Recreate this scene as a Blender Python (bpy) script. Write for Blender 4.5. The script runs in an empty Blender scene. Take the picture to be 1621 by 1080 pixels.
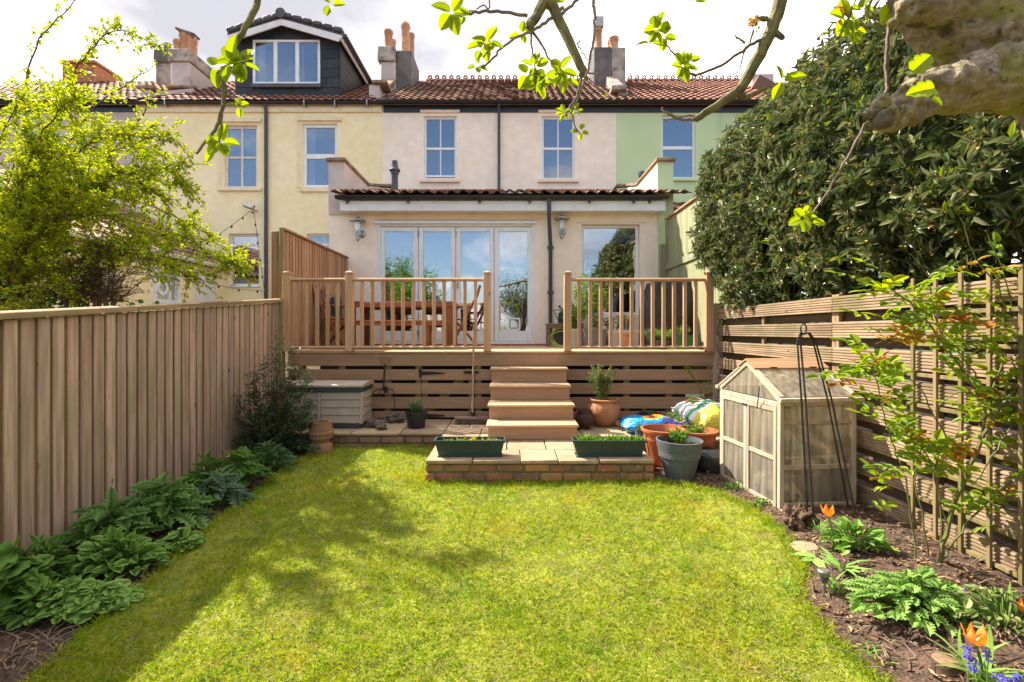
import bpy, bmesh, math, random
import numpy as np
from mathutils import Vector, Matrix, noise
R = math.radians
sc = bpy.context.scene
COL = sc.collection
rnd = random.Random(7)
npr = np.random.RandomState(11)

# ------------------------------------------------------------------ camera, sky, sun, exposure
cam_d = bpy.data.cameras.new("camera"); cam = bpy.data.objects.new("camera", cam_d); COL.objects.link(cam)
cam.location = (0, 0, 1.5); cam.rotation_euler = (R(90), 0, 0)
cam_d.sensor_width = 36; cam_d.lens = 36 * 740 / 1621; cam_d.shift_y = -15 / 1621
cam_d.clip_start = 0.05; cam_d.clip_end = 2000
sc.camera = cam
sc.view_settings.view_transform = 'Standard'; sc.view_settings.look = 'None'
sc.view_settings.exposure = 1.5; sc.view_settings.gamma = 1.0
sc.view_settings.use_curve_mapping = False
sc.cycles.max_bounces = 10; sc.cycles.transparent_max_bounces = 16
sc.cycles.use_denoising = True
sc.cycles.sample_clamp_indirect = 6

SUN_EL = R(47); SUN_AZ = (-0.87, 0.50)          # where the sun stands, seen from the garden
world = bpy.data.worlds.new("World"); sc.world = world; world.use_nodes = True
nt = world.node_tree; nt.nodes.clear()
def wn(t, **k):
    n = nt.nodes.new(t)
    for a, b in k.items(): setattr(n, a, b)
    return n
w_out = wn('ShaderNodeOutputWorld'); w_bg = wn('ShaderNodeBackground'); w_bg.inputs[1].default_value = 0.1
sky = wn('ShaderNodeTexSky', sky_type='NISHITA'); sky.sun_disc = False
sky.sun_elevation = SUN_EL; sky.sun_rotation = math.atan2(SUN_AZ[0], SUN_AZ[1])
sky.air_density = 1.0; sky.dust_density = 1.0; sky.ozone_density = 1.5
tc = wn('ShaderNodeTexCoord')
sep = wn('ShaderNodeSeparateXYZ'); nt.links.new(tc.outputs['Generated'], sep.inputs[0])
zz = wn('ShaderNodeMath', operation='MAXIMUM'); nt.links.new(sep.outputs[2], zz.inputs[0]); zz.inputs[1].default_value = 0.0
za = wn('ShaderNodeMath', operation='ADD'); nt.links.new(zz.outputs[0], za.inputs[0]); za.inputs[1].default_value = 0.28
dx = wn('ShaderNodeMath', operation='DIVIDE'); nt.links.new(sep.outputs[0], dx.inputs[0]); nt.links.new(za.outputs[0], dx.inputs[1])
dy = wn('ShaderNodeMath', operation='DIVIDE'); nt.links.new(sep.outputs[1], dy.inputs[0]); nt.links.new(za.outputs[0], dy.inputs[1])
cmb = wn('ShaderNodeCombineXYZ'); nt.links.new(dx.outputs[0], cmb.inputs[0]); nt.links.new(dy.outputs[0], cmb.inputs[1])
n1 = wn('ShaderNodeTexNoise'); n1.inputs['Scale'].default_value = 1.1; n1.inputs['Detail'].default_value = 9; n1.inputs['Roughness'].default_value = .52
n1.inputs['Distortion'].default_value = .5
nt.links.new(cmb.outputs[0], n1.inputs['Vector'])
# cloud cover: nearly closed towards the sun (+Y), broken with blue gaps on the other side
cov = wn('ShaderNodeMapRange'); nt.links.new(sep.outputs[1], cov.inputs[0])
cov.inputs[1].default_value = -0.7; cov.inputs[2].default_value = 0.35; cov.inputs[3].default_value = -0.02; cov.inputs[4].default_value = 0.20
ad = wn('ShaderNodeMath', operation='ADD'); nt.links.new(n1.outputs['Fac'], ad.inputs[0]); nt.links.new(cov.outputs[0], ad.inputs[1])
cm = wn('ShaderNodeMapRange', interpolation_type='SMOOTHSTEP'); nt.links.new(ad.outputs[0], cm.inputs[0])
cm.inputs[1].default_value = 0.42; cm.inputs[2].default_value = 0.60
n2 = wn('ShaderNodeTexNoise'); n2.inputs['Scale'].default_value = 1.0; n2.inputs['Detail'].default_value = 7; n2.inputs['Roughness'].default_value = .5
mp = wn('ShaderNodeMapping'); mp.inputs['Location'].default_value = (4.3, 1.7, 0); mp.inputs['Scale'].default_value = (.9, .9, 1); nt.links.new(cmb.outputs[0], mp.inputs[0]); nt.links.new(mp.outputs[0], n2.inputs['Vector'])
cr = wn('ShaderNodeValToRGB'); nt.links.new(n2.outputs['Fac'], cr.inputs[0])
cr.color_ramp.elements[0].position = .38; cr.color_ramp.elements[0].color = (2.7, 2.68, 2.95, 1)
cr.color_ramp.elements[1].position = .62; cr.color_ramp.elements[1].color = (10.6, 10.2, 9.8, 1)
mx = wn('ShaderNodeMix', data_type='RGBA'); nt.links.new(cm.outputs[0], mx.inputs[0]); nt.links.new(sky.outputs[0], mx.inputs[6]); nt.links.new(cr.outputs[0], mx.inputs[7])
nt.links.new(mx.outputs[2], w_bg.inputs[0]); nt.links.new(w_bg.outputs[0], w_out.inputs[0])

sun_d = bpy.data.lights.new("sun", 'SUN'); sun_d.energy = 4.1; sun_d.angle = R(0.6); sun_d.color = (1.0, .92, .79)
sun = bpy.data.objects.new("sun", sun_d); COL.objects.link(sun)
_c = math.cos(SUN_EL) / math.hypot(*SUN_AZ)
sun.rotation_euler = Vector((-SUN_AZ[0] * _c, -SUN_AZ[1] * _c, -math.sin(SUN_EL))).to_track_quat('-Z', 'Y').to_euler()
sun.location = (-8, 6, 12)

# ------------------------------------------------------------------ helpers
F = 740.0
def P(px, py, y):
    return Vector(((px - 810.5) / F * y, y, 1.5 - (py - 525) / F * y))
def X(px, y): return (px - 810.5) / F * y
def Z(py, y): return 1.5 - (py - 525) / F * y

WPOS = {}
def newobj(name, data, parent=None, loc=(0, 0, 0)):
    o = bpy.data.objects.new(name, data); COL.objects.link(o)
    wl = Vector(loc)
    if parent is not None:
        o.parent = parent; o.location = wl - WPOS[parent.name]
    else: o.location = wl
    WPOS[o.name] = wl
    return o
def tag(o, label=None, cat=None, group=None, kind=None):
    if label: o['label'] = label
    if cat: o['category'] = cat
    if group: o['group'] = group
    if kind: o['kind'] = kind
    return o
def thing(name, label, cat, loc=(0, 0, 0), group=None):
    o = newobj(name, None, None, loc); o.empty_display_size = .1
    return tag(o, label, cat, group)
def copy_tree(o, parent=None):
    c = o.copy(); COL.objects.link(c)
    if parent is not None: c.parent = parent
    WPOS[c.name] = WPOS.get(o.name, Vector()).copy()
    for ch in list(o.children): copy_tree(ch, c)
    return c

class MB:
    def __init__(s): s.v = []; s.f = []
    def add(s, vs, fs):
        n = len(s.v); s.v += [Vector(p) for p in vs]; s.f += [tuple(i + n for i in f) for f in fs]; return s
    def box(s, x0, x1, y0, y1, z0, z1, b=0.0, M=None):
        if x0 > x1: x0, x1 = x1, x0
        if y0 > y1: y0, y1 = y1, y0
        if z0 > z1: z0, z1 = z1, z0
        b = min(b, (x1-x0)*.45, (y1-y0)*.45, (z1-z0)*.45)
        if b <= 0:
            vs = [(x, y, z) for x in (x0, x1) for y in (y0, y1) for z in (z0, z1)]
            fs = [(0,1,3,2),(4,6,7,5),(0,4,5,1),(2,3,7,6),(0,2,6,4),(1,5,7,3)]
        else:
            vs = []; ix = {}
            for sx in (0, 1):
                for sy in (0, 1):
                    for sz in (0, 1):
                        c = ((x0, x1)[sx], (y0, y1)[sy], (z0, z1)[sz]); d = (b*(1-2*sx), b*(1-2*sy), b*(1-2*sz))
                        for a in range(3):
                            p = [c[k] + (0 if k == a else d[k]) for k in range(3)]
                            ix[sx, sy, sz, a] = len(vs); vs.append(p)
            fs = []
            for a in range(3):
                o1, o2 = [k for k in range(3) if k != a]
                for sa in (0, 1):
                    q = []
                    for t1, t2 in ((0,0),(1,0),(1,1),(0,1)):
                        k = [0,0,0]; k[a] = sa; k[o1] = t1; k[o2] = t2; q.append(ix[tuple(k) + (a,)])
                    fs.append(tuple(q))
            for a in range(3):
                o1, o2 = [k for k in range(3) if k != a]
                for t1 in (0, 1):
                    for t2 in (0, 1):
                        k0 = [0,0,0]; k0[o1] = t1; k0[o2] = t2; k1 = list(k0); k1[a] = 1
                        fs.append((ix[tuple(k0)+(o1,)], ix[tuple(k1)+(o1,)], ix[tuple(k1)+(o2,)], ix[tuple(k0)+(o2,)]))
            for k in [(i, j, l) for i in (0,1) for j in (0,1) for l in (0,1)]:
                fs.append((ix[k+(0,)], ix[k+(1,)], ix[k+(2,)]))
        if M is not None: vs = [M @ Vector(p) for p in vs]
        return s.add(vs, fs)
    def beam(s, p, q, w, h, up=(0, 0, 1), b=0.0):
        p = Vector(p); q = Vector(q); d = q - p; L = d.length; d.normalize()
        u = Vector(up); sx = d.cross(u)
        if sx.length < 1e-4: sx = d.cross(Vector((0, 1, 0)))
        sx.normalize(); u = sx.cross(d).normalized()
        M = Matrix((( *d, 0), (*sx, 0), (*u, 0), (0, 0, 0, 1))).transposed(); M.translation = p
        return s.box(0, L, -w/2, w/2, -h/2, h/2, b, M)
    def tube(s, pts, rad, n=8, cap=True, flat=1.0):
        pts = [Vector(p) for p in pts]
        if not hasattr(rad, '__len__'): rad = [rad] * len(pts)
        t = (pts[1] - pts[0]).normalized()
        u = t.orthogonal().normalized(); vs = []; fs = []
        for i, p in enumerate(pts):
            if i == 0: t = pts[1] - pts[0]
            elif i == len(pts) - 1: t = pts[-1] - pts[-2]
            else: t = pts[i+1] - pts[i-1]
            if t.length < 1e-7: t = Vector((0, 0, 1))
            t.normalize(); u = (u - t * u.dot(t))
            if u.length < 1e-5: u = t.orthogonal()
            u.normalize(); w = t.cross(u)
            for k in range(n):
                a = 2 * math.pi * k / n
                vs.append(p + (u * math.cos(a) + w * math.sin(a) * flat) * rad[i])
        for i in range(len(pts) - 1):
            for k in range(n):
                fs.append((i*n+k, i*n+(k+1) % n, (i+1)*n+(k+1) % n, (i+1)*n+k))
        if cap: fs += [tuple(range(n))[::-1], tuple(range((len(pts)-1)*n, len(pts)*n))]
        return s.add(vs, fs)
    def lathe(s, prof, n=24, c=(0, 0, 0), cap0=True, cap1=False, M=None):
        vs = []; fs = []
        for r, z in prof:
            for k in range(n):
                a = 2 * math.pi * k / n; vs.append(Vector((c[0] + r*math.cos(a), c[1] + r*math.sin(a), c[2] + z)))
        m = len(prof)
        for i in range(m-1):
            for k in range(n): fs.append((i*n+k, i*n+(k+1) % n, (i+1)*n+(k+1) % n, (i+1)*n+k))
        if cap0: fs.append(tuple(range(n))[::-1])
        if cap1: fs.append(tuple(range((m-1)*n, m*n)))
        if M is not None: vs = [M @ p for p in vs]
        return s.add(vs, fs)
    def prism(s, poly, vec):
        n = len(poly); poly = [Vector(p) for p in poly]; vec = Vector(vec)
        vs = poly + [p + vec for p in poly]
        fs = [tuple(range(n))[::-1], tuple(range(n, 2*n))] + [(i, (i+1) % n, n+(i+1) % n, n+i) for i in range(n)]
        return s.add(vs, fs)
    def mesh(s, name, org=None):
        if org is None:
            lo = Vector([min(p[i] for p in s.v) for i in range(3)]); hi = Vector([max(p[i] for p in s.v) for i in range(3)]); org = (lo + hi) / 2
        me = bpy.data.meshes.new(name); me.from_pydata([p - org for p in s.v], [], s.f)
        return me, org
    def build(s, name, mat, parent=None, smooth=True, org=None, normals=True):
        me, org = s.mesh(name, None if org is None else Vector(org))
        if normals:
            bm = bmesh.new(); bm.from_mesh(me); bmesh.ops.recalc_face_normals(bm, faces=bm.faces); bm.to_mesh(me); bm.free()
        if smooth:
            me.polygons.foreach_set('use_smooth', [True] * len(me.polygons)); me.set_sharp_from_angle(angle=R(38))
        me.materials.append(mat)
        return newobj(name, me, parent, org)

def np_mesh(name, verts, faces, mat, parent=None, smooth=False, org=(0, 0, 0), mats=None, midx=None):
    verts = np.asarray(verts, dtype=np.float32) - np.array(org, dtype=np.float32); faces = np.asarray(faces, dtype=np.int32)
    me = bpy.data.meshes.new(name); k = faces.shape[1]; m = len(faces)
    me.vertices.add(len(verts)); me.vertices.foreach_set('co', verts.ravel())
    me.loops.add(m * k); me.loops.foreach_set('vertex_index', faces.ravel())
    me.polygons.add(m); me.polygons.foreach_set('loop_start', np.arange(0, m*k, k, dtype=np.int32))
    try: me.polygons.foreach_set('loop_total', np.full(m, k, dtype=np.int32))
    except Exception: pass
    me.update(calc_edges=True)
    if smooth: me.polygons.foreach_set('use_smooth', [True] * m)
    me.materials.append(mat)
    return newobj(name, me, parent, org)

# leaf templates: x along the leaf 0..1, y across (+-0.5), z out of the leaf
def half_leaf(prof, fold=.12, droop=.15, wav=0.0):
    """prof: [(t, halfwidth)] between base and tip; returns (verts, tris)"""
    vs = [(0, 0, 0)]; fs = []
    n = len(prof)
    for i, (t, w) in enumerate(prof):
        z = -droop * t * t; wv = wav * (1 if i % 2 else -1)
        vs += [(t, 0, z), (t, w, z + fold * w * 2 + wv), (t, -w, z + fold * w * 2 + wv)]
    vs.append((1, 0, -droop)); tip = len(vs) - 1
    for sgn in (1, 2):
        fs.append((0, 1, 1 + sgn))
        for i in range(n - 1):
            a = 1 + 3 * i; b = a + 3
            fs += [(a, b, b + sgn), (a, b + sgn, a + sgn)]
        fs.append((1 + 3*(n-1), tip, 1 + 3*(n-1) + sgn))
    return np.array(vs, dtype=float), np.array(fs)
T_SMALL = half_leaf([(.45, .5)], .10, .12)
T_OVAL = half_leaf([(.3, .42), (.65, .42)], .12, .18)
T_OVATE = half_leaf([(.08, .22), (.2, .40), (.38, .5), (.58, .46), (.76, .32), (.9, .15)], .12, .18, .006)
T_LANCE = half_leaf([(.3, .5), (.7, .38)], .15, .2)
T_ROUND = half_leaf([(.04, .16), (.12, .34), (.25, .46), (.42, .5), (.62, .47), (.8, .34), (.93, .17)], .10, .15, .008)
T_JAG = half_leaf([(.1, .12), (.16, .32), (.22, .14), (.32, .46), (.38, .18), (.48, .5), (.54, .2), (.64, .44), (.7, .18), (.8, .3), (.86, .1)], .10, .35)
T_LOBE = half_leaf([(-.06, .22), (.0, .42), (.10, .52), (.20, .50), (.26, .42), (.34, .52), (.44, .56), (.54, .50), (.60, .38), (.70, .40), (.80, .34), (.92, .16)], .07, .2, .012)
T_BLADE = (np.array([(0, .5, 0), (0, -.5, 0), (.55, .38, -.06), (.55, -.38, -.06), (1, 0, -.28)], dtype=float), np.array([(0, 1, 3), (0, 3, 2), (2, 3, 4)]))
T_STRAP = (np.array([(0, .35, 0), (0, -.35, 0), (.3, .5, .02), (.3, -.5, .02), (.65, .45, -.1), (.65, -.45, -.1), (.88, .22, -.25), (.88, -.22, -.25), (1, 0, -.36)], dtype=float),
           np.array([(0, 1, 3), (0, 3, 2), (2, 3, 5), (2, 5, 4), (4, 5, 7), (4, 7, 6), (6, 7, 8)]))

def scatter(tmpl, pos, dirs, nrm, L, W):
    """vectorised: N copies of a template"""
    tv, tf = tmpl
    pos = np.asarray(pos, float); d = np.asarray(dirs, float); n = np.asarray(nrm, float)
    N = len(pos); L = np.broadcast_to(np.asarray(L, float), (N,)); W = np.broadcast_to(np.asarray(W, float), (N,))
    d = d / (np.linalg.norm(d, axis=1, keepdims=True) + 1e-9)
    s = np.cross(n, d); ln = np.linalg.norm(s, axis=1, keepdims=True)
    s = np.where(ln < 1e-4, np.cross(np.array([[1., .3, .2]]), d), s); s /= (np.linalg.norm(s, axis=1, keepdims=True) + 1e-9)
    m = np.cross(d, s)
    v = pos[:, None] + d[:, None] * (tv[None, :, 0:1] * L[:, None, None]) + s[:, None] * (tv[None, :, 1:2] * W[:, None, None]) + m[:, None] * (tv[None, :, 2:3] * L[:, None, None])
    f = tf[None] + (np.arange(N) * len(tv))[:, None, None]
    return v.reshape(-1, 3), f.reshape(-1, tf.shape[1])
def leaves(name, mat, parent, tmpl, pos, dirs, nrm, L, W, kind='stuff', label=None, org=None):
    v, f = scatter(tmpl, pos, dirs, nrm, L, W)
    if org is None: org = tuple(WPOS[parent.name]) if parent is not None else (0, 0, 0)
    o = np_mesh(name, v, f, mat, parent, org=org)
    if kind: o['kind'] = kind
    if label: o['label'] = label
    return o
def one_leaf(name, mat, parent, tmpl, pos, d, n, L, W, cache={}):
    """a single leaf object that shares its mesh with the others of its template"""
    key = (id(tmpl), mat.name)
    if key not in cache:
        me = bpy.data.meshes.new(name); me.from_pydata([tuple(p) for p in tmpl[0]], [], [tuple(int(i) for i in f) for f in tmpl[1]]); me.materials.append(mat); me.polygons.foreach_set('use_smooth', [True]*len(me.polygons)); cache[key] = me
    d = Vector(d).normalized(); n = Vector(n); s = n.cross(d)
    if s.length < 1e-4: s = d.orthogonal()
    s.normalize(); m = d.cross(s)
    o = newobj(name, cache[key], parent, pos)
    M = Matrix(((*(d*L), 0), (*(s*W), 0), (*(m*L), 0), (0, 0, 0, 1))).transposed()
    _, q, _ = Matrix(((*d, 0), (*s, 0), (*m, 0), (0, 0, 0, 1))).transposed().decompose()
    o.rotation_mode = 'QUATERNION'; o.rotation_quaternion = q; o.scale = (L, W, L)
    return o
def rand_dirs(N, up=0.0, horiz=1.0):
    a = npr.uniform(0, 2*np.pi, N); z = npr.normal(up, .35, N)
    d = np.stack([np.cos(a)*horiz, np.sin(a)*horiz, z], 1); return d / np.linalg.norm(d, axis=1, keepdims=True)

# ------------------------------------------------------------------ materials
def _mat(name):
    m = bpy.data.materials.new(name); m.use_nodes = True; t = m.node_tree; t.nodes.clear()
    out = t.nodes.new('ShaderNodeOutputMaterial'); b = t.nodes.new('ShaderNodeBsdfPrincipled'); t.links.new(b.outputs[0], out.inputs[0])
    return m, t, b, out
def rgb(c): return (c[0], c[1], c[2], 1)
def pm(name, c1, c2=None, rough=.7, scale=6, stretch=(1, 1, 1), detail=6, bump=0.0, bscale=60, rv=0.0, island=0.0, isl_cols=None,
       stain=None, coord='Object', metallic=0.0, spec=.4, transl=0.0, knots=None, ramp=None, contrast=(.35, .65), fine=None, bstretch=None, obj_cols=None, coat=0.0):
    m, t, b, out = _mat(name); N = t.nodes.new; Lk = t.links.new
    if coord == 'World':
        g = N('ShaderNodeNewGeometry'); vec = g.outputs['Position']
    else:
        tcn = N('ShaderNodeTexCoord'); oi = N('ShaderNodeObjectInfo')
        mul = N('ShaderNodeMath'); mul.operation = 'MULTIPLY'; mul.inputs[1].default_value = 57.0; Lk(oi.outputs['Random'], mul.inputs[0])
        ad = N('ShaderNodeVectorMath'); ad.operation = 'ADD'; Lk(tcn.outputs['Object'], ad.inputs[0]); Lk(mul.outputs[0], ad.inputs[1]); vec = ad.outputs[0]
    def noise_n(sc_, st=(1, 1, 1), det=6, ro=.55, dist=0.0):
        mp_ = N('ShaderNodeMapping'); mp_.inputs['Scale'].default_value = st; Lk(vec, mp_.inputs[0])
        n = N('ShaderNodeTexNoise'); n.inputs['Scale'].default_value = sc_; n.inputs['Detail'].default_value = det; n.inputs['Roughness'].default_value = ro
        n.inputs['Distortion'].default_value = dist
        Lk(mp_.outputs[0], n.inputs['Vector']); return n
    def mix(fac, a, bb, mode='MIX'):
        x = N('ShaderNodeMix'); x.data_type = 'RGBA'; x.blend_type = mode
        for sock, val in ((x.inputs[0], fac), (x.inputs[6], a), (x.inputs[7], bb)):
            if hasattr(val, 'is_output') or isinstance(val, bpy.types.NodeSocket): Lk(val, sock)
            elif isinstance(val, (int, float)): sock.default_value = val
            else: sock.default_value = rgb(val)
        return x.outputs[2]
    def rng(val, a, bb, c=0., d=1.):
        r = N('ShaderNodeMapRange'); r.interpolation_type = 'SMOOTHSTEP'; Lk(val, r.inputs[0])
        r.inputs[1].default_value = a; r.inputs[2].default_value = bb; r.inputs[3].default_value = c; r.inputs[4].default_value = d; return r.outputs[0]
    c2 = c2 or tuple(x * .75 for x in c1)
    n = noise_n(scale, stretch, detail)
    col = mix(rng(n.outputs['Fac'], *contrast), c2, c1)
    if obj_cols or isl_cols:
        cols = obj_cols or isl_cols
        rp = N('ShaderNodeValToRGB'); rp.color_ramp.interpolation = 'LINEAR'
        if obj_cols: Lk(N('ShaderNodeObjectInfo').outputs['Random'], rp.inputs[0])
        else: Lk(N('ShaderNodeNewGeometry').outputs['Random Per Island'], rp.inputs[0])
        els = rp.color_ramp.elements
        for i, c in enumerate(cols):
            e = els[i] if i < 2 else els.new(i / (len(cols) - 1))
            e.position = i / (len(cols) - 1); e.color = rgb(c)
        for i, c in enumerate(cols):
            pass
        col = mix(.75 if obj_cols else .8, col, rp.outputs[0])
    if fine:
        fn = noise_n(fine[0], fine[2] if len(fine) > 2 else (1, 1, 1), 4)
        v = rng(fn.outputs['Fac'], .3, .7, 1 - fine[1], 1 + fine[1])
        hs = N('ShaderNodeHueSaturation'); Lk(v, hs.inputs['Value']); Lk(col, hs.inputs['Color']); col = hs.outputs[0]
    if knots:   # (scale, colour, threshold)
        mp_ = N('ShaderNodeMapping'); mp_.inputs['Scale'].default_value = knots[3] if len(knots) > 3 else (1, 1, 1); Lk(vec, mp_.inputs[0])
        vo = N('ShaderNodeTexVoronoi'); vo.inputs['Scale'].default_value = knots[0]; Lk(mp_.outputs[0], vo.inputs['Vector'])
        col = mix(rng(vo.outputs['Distance'], knots[2] * .6, knots[2] * 1.4, .85, 0.), col, knots[1])
    for st in (stain or []):   # colour, scale, lo, hi, strength, stretch
        sn = noise_n(st[1], st[5] if len(st) > 5 else (1, 1, 1), 8, .6)
        col = mix(rng(sn.outputs['Fac'], st[2], st[3], 0., st[4]), col, st[0])
    if rv or island:
        src = N('ShaderNodeObjectInfo').outputs['Random'] if rv else N('ShaderNodeNewGeometry').outputs['Random Per Island']
        a = rv or island
        r = N('ShaderNodeMapRange'); Lk(src, r.inputs[0]); r.inputs[3].default_value = 1 - a; r.inputs[4].default_value = 1 + a
        hs = N('ShaderNodeHueSaturation'); Lk(r.outputs[0], hs.inputs['Value']); Lk(col, hs.inputs['Color']); col = hs.outputs[0]
    Lk(col, b.inputs['Base Color'])
    b.inputs['Roughness'].default_value = rough; b.inputs['Metallic'].default_value = metallic; b.inputs['Specular IOR Level'].default_value = spec
    if coat: b.inputs['Coat Weight'].default_value = coat; b.inputs['Coat Roughness'].default_value = .15
    if bump:
        bn = noise_n(bscale, bstretch or stretch, 5, .6); bp = N('ShaderNodeBump'); bp.inputs['Strength'].default_value = bump; bp.inputs['Distance'].default_value = .01
        Lk(bn.outputs['Fac'], bp.inputs['Height']); Lk(bp.outputs[0], b.inputs['Normal'])
    if transl:
        tr = N('ShaderNodeBsdfTranslucent'); ms = N('ShaderNodeMixShader'); ms.inputs[0].default_value = transl
        hs = N('ShaderNodeHueSaturation'); hs.inputs['Saturation'].default_value = 1.15; hs.inputs['Value'].default_value = 1.5; Lk(col, hs.inputs['Color']); Lk(hs.outputs[0], tr.inputs[0])
        Lk(b.outputs[0], ms.inputs[1]); Lk(tr.outputs[0], ms.inputs[2]); Lk(ms.outputs[0], out.inputs[0])
    return m

def wood(name, c1, c2, axis='x', rough=.72, rv=.12, knot=True, green=None, bump=.25):
    lo, hi = .7, 14
    st = {'x': (lo, hi, hi), 'y': (hi, lo, hi), 'z': (hi, hi, lo)}[axis]
    ks = {'x': (1, 2.6, 2.6), 'y': (2.6, 1, 2.6), 'z': (2.6, 2.6, 1)}[axis]
    stn = [((c2[0]*.55, c2[1]*.55, c2[2]*.55), 3, .55, .75, .5, st)]
    if green: stn.append((green, 2.2, .5, .68, .75))
    return pm(name, c1, c2, rough, 2.2, st, 8, bump, 6, rv=rv, stain=stn, knots=(3.6, (c2[0]*.3, c2[1]*.25, c2[2]*.25), .085, ks) if knot else None, bstretch=st)

M = {}
M['render_pink'] = pm('pink_render', (.92, .79, .66), (.89, .75, .61), .85, 1.3, coord='World', bump=.3, bscale=90, fine=(5, .05), stain=[((.66, .52, .40), 2.6, .58, .82, .45, (1, 1, .13)), ((.78, .62, .48), .8, .5, .8, .3), ((.42, .34, .28), 14, .66, .74, .35)])
M['render_yellow'] = pm('yellow_render', (.93, .80, .50), (.89, .75, .45), .85, 1.1, coord='World', bump=.3, bscale=90, fine=(5, .05), stain=[((.70, .58, .37), 2.2, .58, .82, .45, (1, 1, .13)), ((.80, .66, .42), .7, .5, .8, .3), ((.5, .4, .28), 12, .67, .74, .35)])
M['render_green'] = pm('green_render', (.58, .70, .40), (.54, .66, .37), .85, 1.2, coord='World', bump=.3, bscale=90, stain=[((.40, .48, .28), 2.2, .56, .78, .55, (1, 1, .13))])
M['render_grey'] = pm('grey_render', (.55, .46, .41), (.48, .40, .36), .9, 1.5, coord='World', bump=.3, bscale=70, stain=[((.25, .2, .18), 2, .52, .72, .5)])
M['render_old'] = pm('weathered_render', (.50, .42, .36), (.30, .24, .2), .92, 2.5, coord='World', bump=.5, bscale=40, stain=[((.12, .10, .085), 3.1, .48, .66, .8), ((.62, .5, .42), 6, .6, .7, .5)])
M['render_dark'] = pm('sooty_render', (.20, .175, .165), (.11, .095, .09), .92, 2.0, coord='World', bump=.5, bscale=30, stain=[((.05, .045, .045), 2.2, .5, .66, .7, (1, 1, .5)), ((.33, .29, .26), 5, .6, .72, .5)])
M['render_pale'] = pm('pale_render', (.62, .52, .48), (.52, .43, .40), .9, 2.2, coord='World', bump=.3, bscale=60, stain=[((.30, .24, .2), 2.2, .55, .72, .6)])
M['stone_cap'] = pm('coping_stone', (.36, .24, .16), (.22, .14, .10), .9, 6, coord='World', bump=.5, bscale=50, stain=[((.1, .08, .06), 8, .5, .65, .7)])
M['tile_red'] = pm('red_roof_tile', (.33, .13, .08), (.22, .09, .055), .8, 9, coord='World', bump=.3, bscale=60,
                   isl_cols=[(.27, .11, .07), (.20, .09, .065), (.34, .16, .10), (.13, .075, .06), (.29, .12, .075), (.23, .12, .09)], stain=[((.09, .075, .055), 5, .52, .68, .7)])
M['tile_brown'] = pm('brown_roof_tile', (.26, .14, .095), (.17, .10, .07), .8, 9, coord='World', bump=.3, bscale=60,
                     isl_cols=[(.27, .125, .08), (.18, .10, .07), (.36, .20, .13), (.12, .08, .06), (.25, .12, .085), (.30, .17, .12)], stain=[((.16, .15, .08), 6, .55, .7, .6), ((.05, .045, .04), 3, .55, .68, .6)])
M['ridge'] = pm('ridge_tile_clay', (.34, .12, .07), (.20, .08, .05), .8, 12, rv=.2, bump=.3, stain=[((.1, .07, .05), 9, .5, .68, .6)])
M['slate'] = pm('grey_dormer_tile', (.105, .105, .115), (.07, .07, .078), .6, 7, rv=.15, bump=.2)
M['clad'] = pm('black_cladding', (.032, .032, .036), (.02, .02, .023), .55, 8, rv=.25, bump=.15, stain=[((.07, .065, .06), 6, .6, .75, .5)])
M['upvc'] = pm('white_window_frame', (.82, .82, .83), (.76, .76, .77), .32, 6, spec=.5, stain=[((.55, .5, .45), 18, .66, .76, .4)])
M['white_paint'] = pm('white_painted_board', (.80, .79, .78), (.72, .70, .68), .5, 5, stain=[((.5, .45, .38), 9, .62, .74, .45)])
M['old_paint'] = pm('worn_white_paint', (.72, .70, .66), (.6, .57, .53), .6, 14, stain=[((.28, .22, .17), 22, .58, .68, .7)])
M['cream_trim'] = pm('cream_trim', (.84, .72, .48), (.76, .63, .42), .75, 6, stain=[((.4, .3, .2), 11, .6, .74, .5)])
M['pink_trim'] = pm('pink_sill', (.88, .72, .58), (.80, .64, .50), .8, 6, stain=[((.42, .3, .24), 11, .6, .74, .5)])
M['black_plastic'] = pm('black_gutter_plastic', (.022, .023, .026), (.035, .035, .037), .35, 8, stain=[((.08, .075, .06), 12, .6, .75, .4)])
M['grey_pipe'] = pm('dark_grey_pipe', (.065, .07, .08), (.05, .053, .06), .4, 8)
M['clay_pot'] = pm('orange_chimney_clay', (.55, .30, .17), (.42, .22, .12), .85, 7, rv=.15, bump=.3, stain=[((.2, .12, .08), 5, .56, .72, .6)])
M['brick_far'] = pm('orange_brickwork', (.50, .20, .09), (.32, .13, .07), .9, 14, coord='World', bump=.3)
M['metal_grey'] = pm('galvanised_metal', (.45, .43, .40), (.3, .29, .27), .4, 20, metallic=.8)
M['metal_black'] = pm('black_iron', (.02, .02, .021), (.035, .03, .028), .5, 20, metallic=.3)
M['interior'] = pm('dim_interior', (.05, .045, .042), (.03, .028, .027), .9, 3)  # near-black colour stands in for the darkness of unlit spaces
M['curtain'] = pm('white_curtain', (.75, .76, .8), (.65, .66, .7), .8, 5, transl=.25)
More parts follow.
